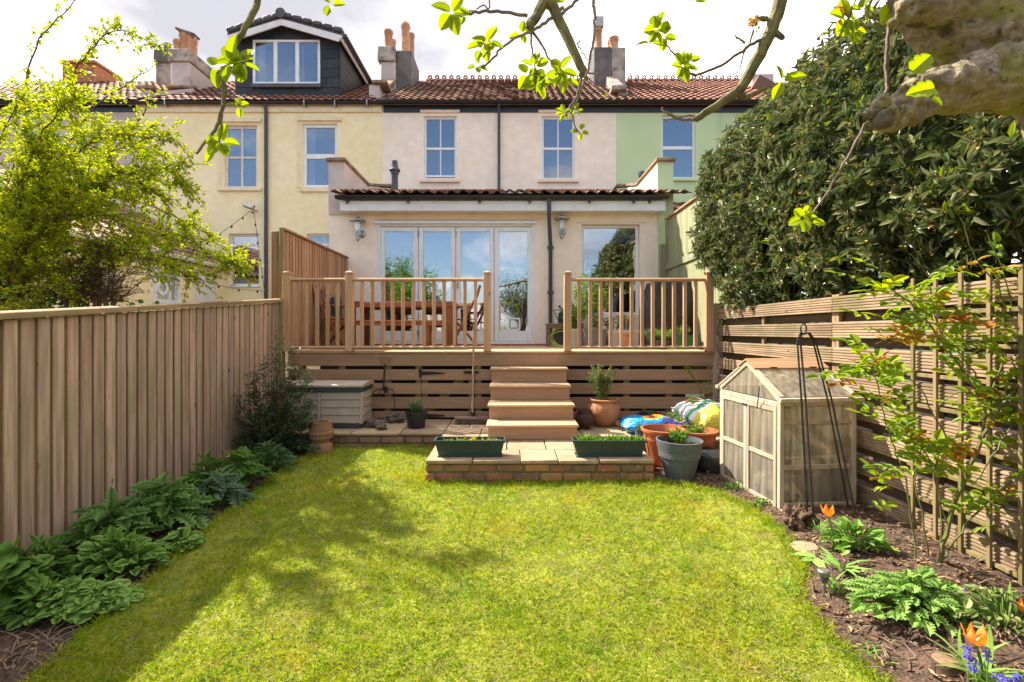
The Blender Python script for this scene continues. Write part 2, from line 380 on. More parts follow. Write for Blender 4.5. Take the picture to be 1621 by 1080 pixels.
def glass(name, refl=.30, tint=(.75, .8, .85), rough=.015, wav=.02):
    m, t, b, out = _mat(name); N = t.nodes.new; Lk = t.links.new
    gl = N('ShaderNodeBsdfGlossy'); gl.inputs['Roughness'].default_value = rough; gl.inputs[0].default_value = (.90, .92, .94, 1)
    tr = N('ShaderNodeBsdfTransparent'); tr.inputs[0].default_value = rgb(tint)
    lw = N('ShaderNodeLayerWeight'); lw.inputs[0].default_value = .5
    r = N('ShaderNodeMapRange'); Lk(lw.outputs['Facing'], r.inputs[0]); r.inputs[3].default_value = refl; r.inputs[4].default_value = 1
    r.inputs[1].default_value = .3
    g = N('ShaderNodeNewGeometry'); n = N('ShaderNodeTexNoise'); n.inputs['Scale'].default_value = 2.3; Lk(g.outputs['Position'], n.inputs['Vector'])
    bp = N('ShaderNodeBump'); bp.inputs['Strength'].default_value = wav; bp.inputs['Distance'].default_value = .1; Lk(n.outputs['Fac'], bp.inputs['Height']); Lk(bp.outputs[0], gl.inputs['Normal'])
    ms = N('ShaderNodeMixShader'); Lk(r.outputs[0], ms.inputs[0]); Lk(tr.outputs[0], ms.inputs[1]); Lk(gl.outputs[0], ms.inputs[2]); Lk(ms.outputs[0], out.inputs[0])
    return m
M['glass'] = glass('window_glass', .24)
M['glass_door'] = glass('door_glass', .34)
# garden timber
M['fence'] = wood('weathered_fence_board', (.54, .365, .26), (.36, .235, .165), 'z', green=(.34, .27, .15), rv=.16)
M['fence_rear'] = wood('shaded_fence_board', (.34, .24, .13), (.24, .17, .085), 'z', green=(.22, .20, .05), rv=.2)  # darker greenish copy of the fence board, recess shade in its colour
M['fence_cap'] = wood('fence_capping_rail', (.40, .27, .15), (.27, .175, .09), 'y', green=(.24, .2, .07))
M['fence_new'] = wood('orange_fence_board', (.50, .28, .15), (.36, .185, .095), 'z', rv=.2)
M['post_green'] = wood('mossy_fence_post', (.34, .24, .11), (.22, .19, .05), 'z', green=(.2, .2, .04))
M['fence_greenish'] = wood('pale_green_fence_board', (.34, .34, .19), (.24, .25, .13), 'z', rv=.12)
M['slat'] = wood('grooved_fence_slat', (.40, .28, .18), (.25, .17, .105), 'y', green=(.20, .17, .07), rv=.15)
M['slat_rear'] = wood('shade_dark_rear_slat', (.15, .10, .06), (.09, .06, .035), 'y', green=(.10, .08, .03), rv=.15)  # rear slats darkened: shade behind the front slats put into their colour
M['slat_post'] = wood('brown_slat_post', (.34, .22, .12), (.2, .13, .07), 'z')
M['trellis'] = wood('mossy_trellis_lath', (.27, .19, .10), (.17, .14, .05), 'z', green=(.19, .18, .03), knot=False)
M['bal'] = wood('stained_balustrade', (.56, .34, .19), (.44, .25, .13), 'z', rv=.14)
M['bal_rail'] = wood('stained_rail', (.56, .36, .22), (.42, .26, .15), 'x', rv=.05)
M['deck'] = pm('tan_composite_board', (.42, .25, .14), (.36, .21, .115), .62, 2.5, (.8, 14, 14), 8, .3, 30, rv=.05, bstretch=(1, 6, 6), stain=[((.2, .115, .065), 1.4, .5, .75, .4), ((.42, .27, .16), 2.5, .6, .75, .25)])
M['deck_tread'] = pm('tan_composite_tread', (.56, .37, .215), (.48, .31, .18), .6, 2.5, (.8, 14, 14), 8, .3, 30, rv=.05, stain=[((.25, .15, .085), 3, .55, .75, .4)])
M['joist'] = wood('under_deck_timber', (.30, .19, .09), (.2, .125, .06), 'z')
M['table'] = wood('red_brown_table_timber', (.30, .12, .055), (.19, .07, .035), 'x')
M['table_leg'] = wood('red_brown_leg_timber', (.28, .115, .052), (.18, .07, .035), 'z')
M['broom_stick'] = wood('pale_broom_handle', (.48, .31, .2), (.36, .22, .13), 'z', knot=False)
M['grey_wood'] = wood('weathered_bench_timber', (.26, .17, .13), (.16, .10, .075), 'x')
M['frame_wood'] = wood('bleached_frame_timber', (.58, .46, .34), (.42, .31, .22), 'z', rv=.1, knot=False)
M['frame_lid'] = wood('orange_lid_timber', (.46, .27, .14), (.33, .19, .10), 'x', rv=.08)
# masonry
M['brick'] = pm('old_garden_brick', (.36, .15, .08), (.2, .09, .055), .92, 16, obj_cols=[(.46, .16, .07), (.22, .14, .09), (.54, .25, .09), (.17, .12, .08), (.42, .13, .07), (.30, .20, .09), (.50, .22, .08)], bump=.7, bscale=45,
                stain=[((.14, .12, .08), 9, .52, .68, .75), ((.12, .13, .03), 5, .58, .7, .6), ((.5, .42, .33), 20, .62, .72, .6)])
M['brick_pink'] = pm('pinkish_old_brick', (.38, .2, .15), (.26, .14, .11), .92, 16, rv=.2, bump=.7, bscale=45, stain=[((.12, .15, .03), 4, .5, .66, .8), ((.16, .12, .1), 9, .52, .68, .6)])
M['mortar'] = pm('mossy_mortar', (.22, .19, .13), (.13, .12, .07), .95, 12, coord='World', bump=.8, bscale=60, stain=[((.1, .13, .02), 4, .5, .66, .8)])
M['slab'] = pm('sandstone_paving_slab', (.42, .30, .19), (.31, .22, .14), .85, 7, rv=.14, bump=.4, bscale=40, stain=[((.24, .19, .10), 3.5, .5, .72, .6), ((.56, .43, .28), 9, .6, .72, .5), ((.19, .19, .06), 6, .6, .72, .5)])
M['soil'] = pm('dark_mulch_soil', (.12, .072, .048), (.055, .034, .024), .95, 16, coord='World', bump=1.0, bscale=70, fine=(90, .5), stain=[((.17, .11, .07), 35, .58, .66, .6)])
M['turf'] = pm('turf_thatch', (.27, .29, .03), (.17, .17, .03), .95, 9, coord='World', bump=1.0, bscale=120, fine=(140, .4), stain=[((.2, .15, .07), 12, .56, .66, .6)])
M['far_ground'] = pm('distant_ground', (.14, .12, .08), (.10, .10, .05), .95, 1.5, coord='World', bump=.5)
M['chips'] = pm('wood_chip_mulch', (.2, .11, .065), (.1, .055, .035), .9, 20, isl_cols=[(.22, .12, .07), (.09, .05, .035), (.36, .24, .16), (.14, .07, .04), (.06, .035, .025)], coord='World')
# foliage
def leafmat(name, cols, rough=.5, transl=.35, spec=.4, coat=0, stain=None): return pm(name, cols[0], cols[1], rough, 2.2, isl_cols=cols, transl=transl, coord='World', spec=spec, coat=coat, stain=stain)
M['grass'] = leafmat('lawn_grass', [(.33, .41, .012), (.19, .32, .01), (.46, .46, .014), (.08, .17, .01), (.50, .44, .04), (.28, .40, .01), (.64, .52, .20), (.13, .25, .01), (.26, .36, .01)], .6, .4, spec=.15, stain=[((.50, .36, .03), 1.5, .52, .70, .5), ((.12, .26, .012), 2.6, .52, .66, .55), ((.55, .40, .14), 7, .60, .70, .5)])
M['leaf_lime'] = leafmat('lime_shrub_leaf', [(.38, .45, .02), (.27, .38, .02), (.52, .52, .025), (.18, .28, .018), (.62, .54, .04), (.32, .42, .02)], .5, .55)
M['leaf_laurel'] = leafmat('glossy_bay_leaf', [(.10, .145, .045), (.075, .115, .04), (.16, .20, .065), (.055, .085, .032), (.30, .28, .14), (.12, .16, .05), (.20, .22, .085), (.36, .35, .20), (.09, .13, .04)], .24, .18, spec=.6)  # pale olive entries put leaf highlights into the colour
M['leaf_laurel_new'] = leafmat('young_bay_leaf', [(.25, .30, .03), (.18, .24, .03), (.32, .34, .05)], .4, .4)
M['bay_flower'] = leafmat('bay_flower_bud', [(.60, .33, .09), (.68, .48, .2), (.5, .23, .06)], .7, .2)
M['leaf_apple'] = leafmat('backlit_apple_leaf', [(.26, .34, .012), (.19, .27, .012), (.34, .38, .015)], .45, .55, stain=[((.16, .24, .012), 60, .5, .7, .4)])
M['leaf_apple_o'] = pm('young_apple_leaf', (.34, .42, .015), (.24, .33, .015), .45, 30, rv=.2, transl=.55, stain=[((.34, .36, .02), 60, .5, .7, .4)])
M['leaf_rose'] = pm('rose_leaf', (.24, .34, .03), (.16, .25, .03), .4, 30, obj_cols=[(.26, .38, .035), (.38, .47, .03), (.18, .30, .04), (.30, .42, .035), (.46, .50, .03), (.22, .34, .035)], transl=.5)
M['leaf_rose_red'] = pm('red_rose_shoot', (.42, .10, .03), (.42, .2, .02), .4, 30, transl=.4)
M['leaf_rose_gold'] = pm('golden_rose_leaf', (.40, .30, .015), (.42, .2, .02), .4, 30, transl=.4)
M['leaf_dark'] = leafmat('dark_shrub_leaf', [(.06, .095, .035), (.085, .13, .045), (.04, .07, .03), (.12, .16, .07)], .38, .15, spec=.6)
M['leaf_green'] = leafmat('mid_green_leaf', [(.10, .20, .03), (.13, .25, .035), (.065, .15, .025), (.17, .29, .04)], .5, .3)
M['leaf_bright'] = leafmat('bright_green_leaf', [(.19, .34, .045), (.14, .28, .04), (.25, .40, .065), (.10, .22, .035)], .5, .35)
M['leaf_acanthus'] = leafmat('acanthus_leaf', [(.065, .16, .045), (.09, .20, .055), (.045, .12, .035), (.12, .24, .07)], .4, .25)
M['leaf_greygreen'] = leafmat('grey_green_leaf', [(.17, .25, .15), (.13, .21, .12), (.21, .30, .19)], .55, .25)
M['leaf_variegated'] = leafmat('variegated_leaf', [(.16, .24, .05), (.36, .38, .16), (.11, .18, .04), (.28, .33, .10)], .5, .3)
M['leaf_yellow'] = leafmat('yellow_green_leaf', [(.34, .33, .05), (.26, .28, .04), (.42, .36, .10)], .5, .4)
M['leaf_ivy'] = leafmat('ivy_leaf', [(.04, .10, .02), (.06, .14, .02), (.03, .07, .018)], .4, .2)
M['bark'] = pm('brown_twig_bark', (.19, .12, .075), (.11, .07, .045), .9, 12, coord='World', bump=.5, bscale=80)
M['bark_purple'] = pm('purple_brown_twig', (.13, .065, .05), (.08, .04, .032), .8, 12, coord='World')
M['bark_apple'] = pm('apple_bark', (.36, .285, .185), (.21, .155, .10), .9, 9, coord='World', bump=1.0, bscale=55, fine=(60, .25),
                     stain=[((.26, .25, .04), 5, .48, .62, .75), ((.07, .05, .035), 9, .54, .64, .85), ((.42, .34, .25), 22, .56, .66, .6), ((.05, .035, .025), 30, .58, .66, .7)])
M['bark_green'] = pm('green_apple_branch_bark', (.21, .19, .065), (.14, .115, .045), .85, 16, coord='World', bump=.6, bscale=60, stain=[((.09, .065, .04), 22, .55, .66, .7)])
M['bark_apple_twig'] = pm('pale_apple_twig', (.28, .2, .15), (.17, .115, .08), .85, 20, coord='World', bump=.5, bscale=80)
M['rose_stem'] = pm('green_rose_stem', (.16, .19, .045), (.12, .10, .045), .6, 14, coord='World', stain=[((.16, .08, .045), 10, .55, .68, .7)])
M['stem_green'] = pm('green_stem', (.12, .2, .03), (.10, .16, .03), .6, 14)
# pots and things
M['terracotta'] = pm('terracotta_plastic', (.52, .15, .055), (.44, .125, .05), .55, 6, rv=.08, bump=.1, stain=[((.33, .12, .06), 5, .56, .74, .5)])
M['terracotta_old'] = pm('old_terracotta', (.48, .21, .09), (.38, .16, .07), .8, 7, bump=.4, stain=[((.24, .14, .07), 4, .5, .68, .6), ((.30, .24, .06), 3, .55, .7, .6)])
M['stoneware'] = pm('weathered_chimney_clay', (.42, .21, .11), (.3, .16, .09), .85, 6, bump=.3, stain=[((.24, .19, .12), 3.5, .5, .68, .7)])
M['dark_clay'] = pm('dark_brown_clay', (.11, .045, .032), (.065, .03, .022), .6, 8, bump=.3)
M['pot_black'] = pm('black_plastic_pot', (.018, .019, .02), (.03, .03, .03), .5, 8)
M['pot_grey'] = pm('speckled_grey_pot', (.085, .09, .10), (.15, .155, .17), .8, 130, bump=.5, bscale=220, contrast=(.45, .6))
M['trough'] = pm('dark_green_trough_plastic', (.038, .06, .05), (.03, .05, .042), .45, 6, stain=[((.1, .09, .07), 9, .6, .75, .4)])
M['trough_bright'] = pm('green_trough_plastic', (.03, .16, .075), (.025, .12, .06), .45, 6)
M['compost'] = pm('potting_compost', (.05, .03, .02), (.025, .015, .01), .95, 40, bump=.8, bscale=120)
M['box_beige'] = pm('beige_storage_plastic', (.46, .38, .31), (.40, .33, .27), .55, 5, stain=[((.28, .22, .17), 6, .58, .75, .45)])
M['box_navy'] = pm('dark_blue_grey_plastic', (.055, .065, .08), (.045, .05, .062), .45, 5)
M['cover_black'] = pm('black_vinyl_cover', (.025, .024, .026), (.04, .038, .04), .42, 5, bump=.3, bscale=9)
M['pot_white'] = pm('white_glazed_planter', (.66, .63, .58), (.55, .5, .45), .5, 5, stain=[((.35, .28, .2), 7, .57, .74, .5)])
M['rock'] = pm('mossy_garden_rock', (.17, .13, .095), (.075, .06, .05), .9, 14, coord='World', bump=.9, bscale=30, stain=[((.16, .16, .03), 8, .52, .66, .7)])
M['log'] = pm('cut_log_bark', (.17, .10, .065), (.08, .045, .03), .9, 14, bump=.8, bscale=30)
M['log_end'] = pm('weathered_log_end', (.34, .21, .12), (.2, .12, .07), .9, 30, bump=.5, bscale=60)
M['petal'] = pm('orange_tulip_petal', (.92, .25, .045), (.95, .40, .09), .4, 18, (1, 1, .3), transl=.4, stain=[((.98, .5, .1), 30, .55, .7, .6)])
M['bluebell'] = leafmat('bluebell_petal', [(.20, .17, .62), (.28, .24, .72), (.15, .13, .5)], .5, .35)
M['pink_petal'] = leafmat('pink_blossom', [(.75, .12, .22), (.85, .35, .42)], .5, .4)
M['dandelion'] = leafmat('yellow_dandelion', [(.85, .55, .01), (.9, .45, .01)], .6, .3)
M['hose'] = pm('yellow_green_hose', (.5, .55, .05), (.42, .48, .05), .4, 6)
M['can'] = pm('dark_green_watering_can', (.015, .045, .035), (.012, .035, .03), .35, 6)
M['rubber'] = pm('grey_reel_plastic', (.06, .06, .065), (.045, .045, .05), .5, 6)
def poly():
    m, t, b, out = _mat('fluted_polycarbonate'); N = t.nodes.new; Lk = t.links.new
    tcn = N('ShaderNodeTexCoord'); wv = N('ShaderNodeTexWave'); wv.wave_type = 'BANDS'; wv.bands_direction = 'X'; wv.inputs['Scale'].default_value = 22
    mp_ = N('ShaderNodeMapping'); Lk(tcn.outputs['Object'], mp_.inputs[0]); Lk(mp_.outputs[0], wv.inputs['Vector'])
    bp = N('ShaderNodeBump'); bp.inputs['Strength'].default_value = .25; bp.inputs['Distance'].default_value = .004; Lk(wv.outputs['Fac'], bp.inputs['Height'])
    n = N('ShaderNodeTexNoise'); n.inputs['Scale'].default_value = 2.2; n.inputs['Detail'].default_value = 8; mq = N('ShaderNodeMapping'); mq.inputs['Scale'].default_value = (9, 9, .8); Lk(tcn.outputs['Object'], mq.inputs[0]); Lk(mq.outputs[0], n.inputs['Vector'])
    cr_ = N('ShaderNodeValToRGB'); Lk(n.outputs['Fac'], cr_.inputs[0]); cr_.color_ramp.elements[0].color = (.34, .30, .25, 1); cr_.color_ramp.elements[1].color = (.74, .69, .60, 1)  # pale vertical streaks in the colour imitate light caught by the flutes
    cr_.color_ramp.elements[0].position = .35; cr_.color_ramp.elements[1].position = .65
    Lk(cr_.outputs[0], b.inputs['Base Color']); b.inputs['Roughness'].default_value = .22; Lk(bp.outputs[0], b.inputs['Normal'])
    tl = N('ShaderNodeBsdfTranslucent'); Lk(cr_.outputs[0], tl.inputs[0]); tr = N('ShaderNodeBsdfTransparent'); tr.inputs[0].default_value = (.9, .86, .78, 1)
    m1 = N('ShaderNodeMixShader'); m1.inputs[0].default_value = .5; Lk(b.outputs[0], m1.inputs[1]); Lk(tl.outputs[0], m1.inputs[2])
    m2 = N('ShaderNodeMixShader'); m2.inputs[0].default_value = .55; Lk(m1.outputs[0], m2.inputs[1]); Lk(tr.outputs[0], m2.inputs[2]); Lk(m2.outputs[0], out.inputs[0])
    return m
M['poly'] = poly()
def bagmat(name, kind):
    """printed sack: flat shapes of colour fixed to the bag"""
    m, t, b, out = _mat(name); N = t.nodes.new; Lk = t.links.new
    tcn = N('ShaderNodeTexCoord'); sp_ = N('ShaderNodeSeparateXYZ'); Lk(tcn.outputs['Object'], sp_.inputs[0])
    def mt(op, a, b_=None):
        n = N('ShaderNodeMath'); n.operation = op
        for i_, v in enumerate((a, b_)):
            if v is None: continue
            if isinstance(v, (int, float)): n.inputs[i_].default_value = v
            else: Lk(v, n.inputs[i_])
        return n.outputs[0]
    def mix(f, a, c):
        x = N('ShaderNodeMix'); x.data_type = 'RGBA'; Lk(f, x.inputs[0])
        for k_, v in ((6, a), (7, c)):
            if isinstance(v, tuple): x.inputs[k_].default_value = rgb(v)
            else: Lk(v, x.inputs[k_])
        return x.outputs[2]
    X_, Y_ = sp_.outputs[0], sp_.outputs[1]
    def flower(cx_, cy_, r, n_):
        dx_ = mt('SUBTRACT', X_, cx_); dy_ = mt('SUBTRACT', Y_, cy_); d_ = mt('SQRT', mt('ADD', mt('MULTIPLY', dx_, dx_), mt('MULTIPLY', dy_, dy_)))
        a_ = mt('ARCTAN2', dy_, dx_); pet = mt('ADD', mt('MULTIPLY', mt('ABSOLUTE', mt('SINE', mt('MULTIPLY', a_, n_/2))), r*.35), r*.68); return mt('LESS_THAN', d_, pet), mt('LESS_THAN', d_, r*.3), mt('LESS_THAN', d_, r*.62)
    def rect(x0, x1, y0, y1):
        return mt('MULTIPLY', mt('MULTIPLY', mt('GREATER_THAN', X_, x0), mt('LESS_THAN', X_, x1)), mt('MULTIPLY', mt('GREATER_THAN', Y_, y0), mt('LESS_THAN', Y_, y1)))
    if kind == 'blue':
        col = mix(rect(.06, .5, -.3, .3), (.01, .26, .62), (.05, .06, .28))
        wv = mt('LESS_THAN', mt('ABSOLUTE', mt('SUBTRACT', Y_, mt('ADD', mt('MULTIPLY', mt('SINE', mt('MULTIPLY', X_, 22.)), .035), -.10))), .012); col = mix(wv, col, (.75, .65, .05))
        p_, c_, c2_ = flower(-.03, -.02, .13, 12); col = mix(p_, col, (.85, .42, .02)); col = mix(c2_, col, (.85, .2, .01)); col = mix(c_, col, (.25, .06, .01))
        for xx in (.10, .135, .17, .21, .245, .28): col = mix(rect(xx, xx+.02, -.07, -.015), col, (.75, .75, .8))
        col = mix(rect(-.32, -.2, -.08, -.05), col, (.5, .75, .9)); col = mix(rect(-.30, -.22, -.03, -.01), col, (.5, .75, .9))
    else:
        col = mix(rect(-.4, .4, -.35, -.1), (.72, .73, .70), (.70, .60, .08))
        b1 = mt('LESS_THAN', mt('ABSOLUTE', mt('SUBTRACT', Y_, mt('ADD', mt('MULTIPLY', mt('SINE', mt('MULTIPLY', X_, 9.)), .06), .03))), .022); col = mix(b1, col, (.04, .36, .12))
        b2 = mt('LESS_THAN', mt('ABSOLUTE', mt('SUBTRACT', X_, mt('ADD', mt('MULTIPLY', mt('SINE', mt('MULTIPLY', Y_, 11.)), .05), .06))), .016); col = mix(b2, col, (.04, .36, .12))
        p_, c_, c2_ = flower(-.10, .14, .09, 7); col = mix(p_, col, (.45, .1, .05)); col = mix(c2_, col, (.1, .2, .04))
        for k_, xx in enumerate((-.16, -.12, -.08, -.04, 0.)): col = mix(rect(xx, xx+.022, -.06, -.01), col, (.05, .25, .1))
    Lk(col, b.inputs['Base Color']); b.inputs['Roughness'].default_value = .3
    n = N('ShaderNodeTexNoise'); n.inputs['Scale'].default_value = 14; n.inputs['Detail'].default_value = 3; n.inputs['Distortion'].default_value = 1.5; Lk(tcn.outputs['Object'], n.inputs['Vector'])
    bp = N('ShaderNodeBump'); bp.inputs['Strength'].default_value = .8; bp.inputs['Distance'].default_value = .02; Lk(n.outputs['Fac'], bp.inputs['Height']); Lk(bp.outputs[0], b.inputs['Normal'])
    return m
M['bag_blue'] = bagmat('printed_blue_bag', 'blue')
M['bag_white'] = bagmat('printed_white_bag', 'white')

# ------------------------------------------------------------------ ground, lawn
def sstep(a, b, x):
    t = min(1, max(0, (x - a) / (b - a))); return t * t * (3 - 2 * t)
def gz(x, y):
    yy = min(6.0, max(-3, y))
    c = .18 + (.087 if yy < 4.06 else .03) * (yy - 4.06)
    if y > 6: c = .2
    t = sstep(1.3, 2.15, x) * (1 if y < 6 else 0)
    return c * (1 - t) + .235 * t
def G(px, py):
    """the point of the ground seen at this pixel of the photograph"""
    lo, hi = .5, 8.0
    for _ in range(40):
        m = (lo + hi) / 2; p = P(px, py, m)
        if p.z > gz(p.x, p.y): lo = m
        else: hi = m
    p = P(px, py, lo); return Vector((p.x, p.y, gz(p.x, p.y)))
def nz(x, y, s, a): return noise.noise(Vector((x * s, y * s, 3.7))) * a
def gzb(x, y): return gz(x, y) + nz(x, y, 3, .02) + nz(x, y, 13, .012)

xs = [-900, -200, -60, -20, -9, -6, -4.5, -3.4] + list(np.arange(-3.0, 2.71, .06)) + [3.1, 4, 6, 9, 20, 60, 200, 900]
ys = [-900, -200, -60, -20, -8, -4, -2, -.6] + list(np.arange(0.0, 6.2, .06)) + [6.6, 8, 10, 14, 20, 60, 200, 900]
gv = [(x, y, (gzb(x, y) if -3.4 <= x <= 3.1 and -.6 <= y <= 6.6 else (gz(x, y) if abs(x) < 9 and -4 < y < 20 else -.3)) - .0) for y in ys for x in xs]
nx_ = len(xs)
gf = [(j*nx_+i, j*nx_+i+1, (j+1)*nx_+i+1, (j+1)*nx_+i) for j in range(len(ys)-1) for i in range(nx_-1)]
tag(np_mesh('soil_ground', gv, gf, M['soil'], smooth=True), kind='structure', label='dark bark-mulched garden soil round the lawn')

lawn_poly = [G(20, 1120), G(60, 1075), G(125, 1015), G(215, 945), G(290, 872), G(350, 822), G(400, 786), G(455, 745), G(500, 716)]
lawn_poly += [Vector((-2.0, 5.17, 0)), Vector((-.74, 5.17, 0)), Vector((-.74, 4.08, 0)), Vector((1.25, 4.08, 0)), Vector((1.42, 4.02, 0))]
lawn_poly += [G(1130, 778), G(1185, 806), G(1240, 850), G(1268, 905), G(1262, 950), G(1300, 1000), G(1350, 1045), G(1400, 1090), G(1450, 1140)]
lawn_poly += [Vector((1.55, .6, 0)), Vector((1.55, -3.0, 0)), Vector((-2.4, -3.0, 0)), Vector((-2.2, .8, 0))]
LP = np.array([(p.x, p.y) for p in lawn_poly])
def in_poly(x, y, poly=LP):
    x = np.asarray(x); y = np.asarray(y); c = np.zeros(x.shape, bool); n = len(poly); j = n - 1
    for i in range(n):
        xi, yi = poly[i]; xj, yj = poly[j]
        m = ((yi > y) != (yj > y)) & (x < (xj - xi) * (y - yi) / (yj - yi + 1e-12) + xi); c ^= m; j = i
    return c
gz_v = np.vectorize(gz); gzb_v = np.vectorize(gzb)
gx, gy = np.meshgrid(np.arange(-3, 2.4, .045), np.arange(-3, 5.3, .045))
cells = in_poly(gx + .0225, gy + .0225)
gzg = gzb_v(gx, gy) + .012
lv = np.stack([gx, gy, gzg], -1).reshape(-1, 3); W_ = gx.shape[1]
jj, ii = np.nonzero(cells[:-1, :-1]); b0 = jj * W_ + ii
tag(np_mesh('lawn', lv, np.stack([b0, b0+1, b0+W_+1, b0+W_], 1), M['turf'], smooth=True), kind='structure', label='mown lawn of yellow-green grass running up to the brick platform')

# grass blades, thicker near the camera
def grass_points(N):
    y = np.exp(npr.uniform(np.log(.9), np.log(5.25), N)); lim = 1.12 * y + .1
    x = npr.uniform(-1, 1, N) * np.minimum(lim, 3.0); k = in_poly(x, y)
    return x[k], y[k]
gxp, gyp = grass_points(300000)
k = npr.uniform(0, 1, len(gxp)) < np.minimum(1, .35 + .3 * gyp); gxp, gyp = gxp[k], gyp[k]
nse = np.array([noise.noise(Vector((a * 2.3, b * 2.3, 0))) for a, b in zip(gxp, gyp)])
N = len(gxp); sz = npr.uniform(.018, .046, N) * (1 + .55 * nse)
near_edge = (gyp > 3.9) & (gxp > -.85); sz = np.where(near_edge, sz * 1.5, sz)
pos = np.stack([gxp, gyp, gzb_v(gxp, gyp) + .010], 1)
d = rand_dirs(N, up=.75); nrm = rand_dirs(N, 0)
tag(leaves('grass', M['grass'], None, T_BLADE, pos, d, nrm, sz, npr.uniform(.0024, .0044, N) * (.7 + .22 * gyp)), kind='stuff', label='short yellow-green lawn grass in front of the brick platform')
# clover and daisy-leaf weeds growing in patches
wx, wy = grass_points(9000); kk = np.array([noise.noise(Vector((a*1.7+9, b*1.7, 2))) for a, b in zip(wx, wy)]) > .12; wx, wy = wx[kk], wy[kk]; N = len(wx)
tag(leaves('clover', M['leaf_green'], None, T_SMALL, np.stack([wx, wy, gzb_v(wx, wy) + npr.uniform(.018, .034, N)], 1), rand_dirs(N, 0), rand_dirs(N, 2.5), npr.uniform(.010, .020, N), npr.uniform(.009, .016, N)), kind='stuff', label='clover and small weeds growing through the lawn')
# ragged long grass along the lawn edges and the foot of the brickwork
ex = []
for a, b in list(zip(lawn_poly, lawn_poly[1:])):
    L = (b - a).length
    for _ in range(int(L * (900 if a.y > 1 else 150))):
        p = a.lerp(b, rnd.random()); ex.append((p.x + rnd.gauss(0, .022), p.y + rnd.gauss(0, .02)))
ex = np.array(ex); ex = ex[(ex[:, 1] < 5.16) & ~((ex[:, 0] > -.74) & (ex[:, 0] < 1.24) & (ex[:, 1] > 4.06))]
N = len(ex)
tag(leaves('edge_grass', M['grass'], None, T_BLADE, np.stack([ex[:, 0], ex[:, 1], gzb_v(ex[:, 0], ex[:, 1]) + .005], 1), rand_dirs(N, up=1.0), rand_dirs(N), npr.uniform(.03, .075, N), npr.uniform(.003, .006, N)), kind='stuff', label='longer ragged grass fringing the lawn edge')
# wood chips on the beds
cx = npr.uniform(-3, 2.6, 26000); cy = npr.uniform(.6, 5.2, 26000)
k = ~in_poly(cx, cy) & ~((cx > -.8) & (cx < 1.3) & (cy > 4)) ; cx, cy = cx[k], cy[k]; N = len(cx)
dd = rand_dirs(N, 0); dd[:, 2] *= .4
tag(leaves('bark_chippings', M['chips'], None, T_BLADE, np.stack([cx, cy, gzb_v(cx, cy) + .006], 1), dd, rand_dirs(N, 1.5), npr.uniform(.012, .05, N), npr.uniform(.004, .014, N)), kind='stuff', label='bark chippings and twigs scattered on the flower beds')

cx = np.concatenate([npr.uniform(-3, -.9, 900), npr.uniform(1.2, 2.6, 1500)]); cy = npr.uniform(1.2, 5.1, 2400); k = ~in_poly(cx, cy); cx, cy = cx[k], cy[k]; N = len(cx)
M['litter'] = leafmat('dead_leaf', [(.30, .17, .08), (.42, .27, .14), (.16, .09, .05), (.5, .36, .2), (.22, .12, .06)], .8, .1)
tag(leaves('leaf_litter', M['litter'], None, T_OVAL, np.stack([cx, cy, gzb_v(cx, cy) + .012], 1), rand_dirs(N, 0), rand_dirs(N, 1.2), npr.uniform(.02, .055, N), npr.uniform(.012, .03, N)), kind='stuff', label='dead leaves lying on the flower bed soil')

# ------------------------------------------------------------------ buildings
def facade(name, parent, mat, y, x0, x1, z0, z1, holes=(), reveal=.12, label=None):
    """an outside wall that faces the garden, with real openings"""
    XS = sorted({x0, x1} | {h[0] for h in holes} | {h[1] for h in holes}); ZS = sorted({z0, z1} | {h[2] for h in holes} | {h[3] for h in holes})
    m = MB()
    for a, b in zip(XS, XS[1:]):
        for c, d in zip(ZS, ZS[1:]):
            if any(h[0] <= a and b <= h[1] and h[2] <= c and d <= h[3] for h in holes): continue
            m.add([(a, y, c), (b, y, c), (b, y, d), (a, y, d)], [(0, 1, 2, 3)])
    for a, b, c, d in holes:
        r = y + reveal
        m.add([(a, y, c), (b, y, c), (b, y, d), (a, y, d), (a, r, c), (b, r, c), (b, r, d), (a, r, d)], [(0, 4, 5, 1), (1, 5, 6, 2), (2, 6, 7, 3), (3, 7, 4, 0)])
    m.add([(x0, y, z0), (x0, y, z1), (x0, y+.3, z1), (x0, y+.3, z0), (x1, y, z0), (x1, y, z1), (x1, y+.3, z1), (x1, y+.3, z0)], [(0, 1, 2, 3), (4, 5, 6, 7), (1, 2, 6, 5)])
    o = m.build(name, mat, parent, smooth=False, normals=False)
    if label: o['label'] = label
    return o
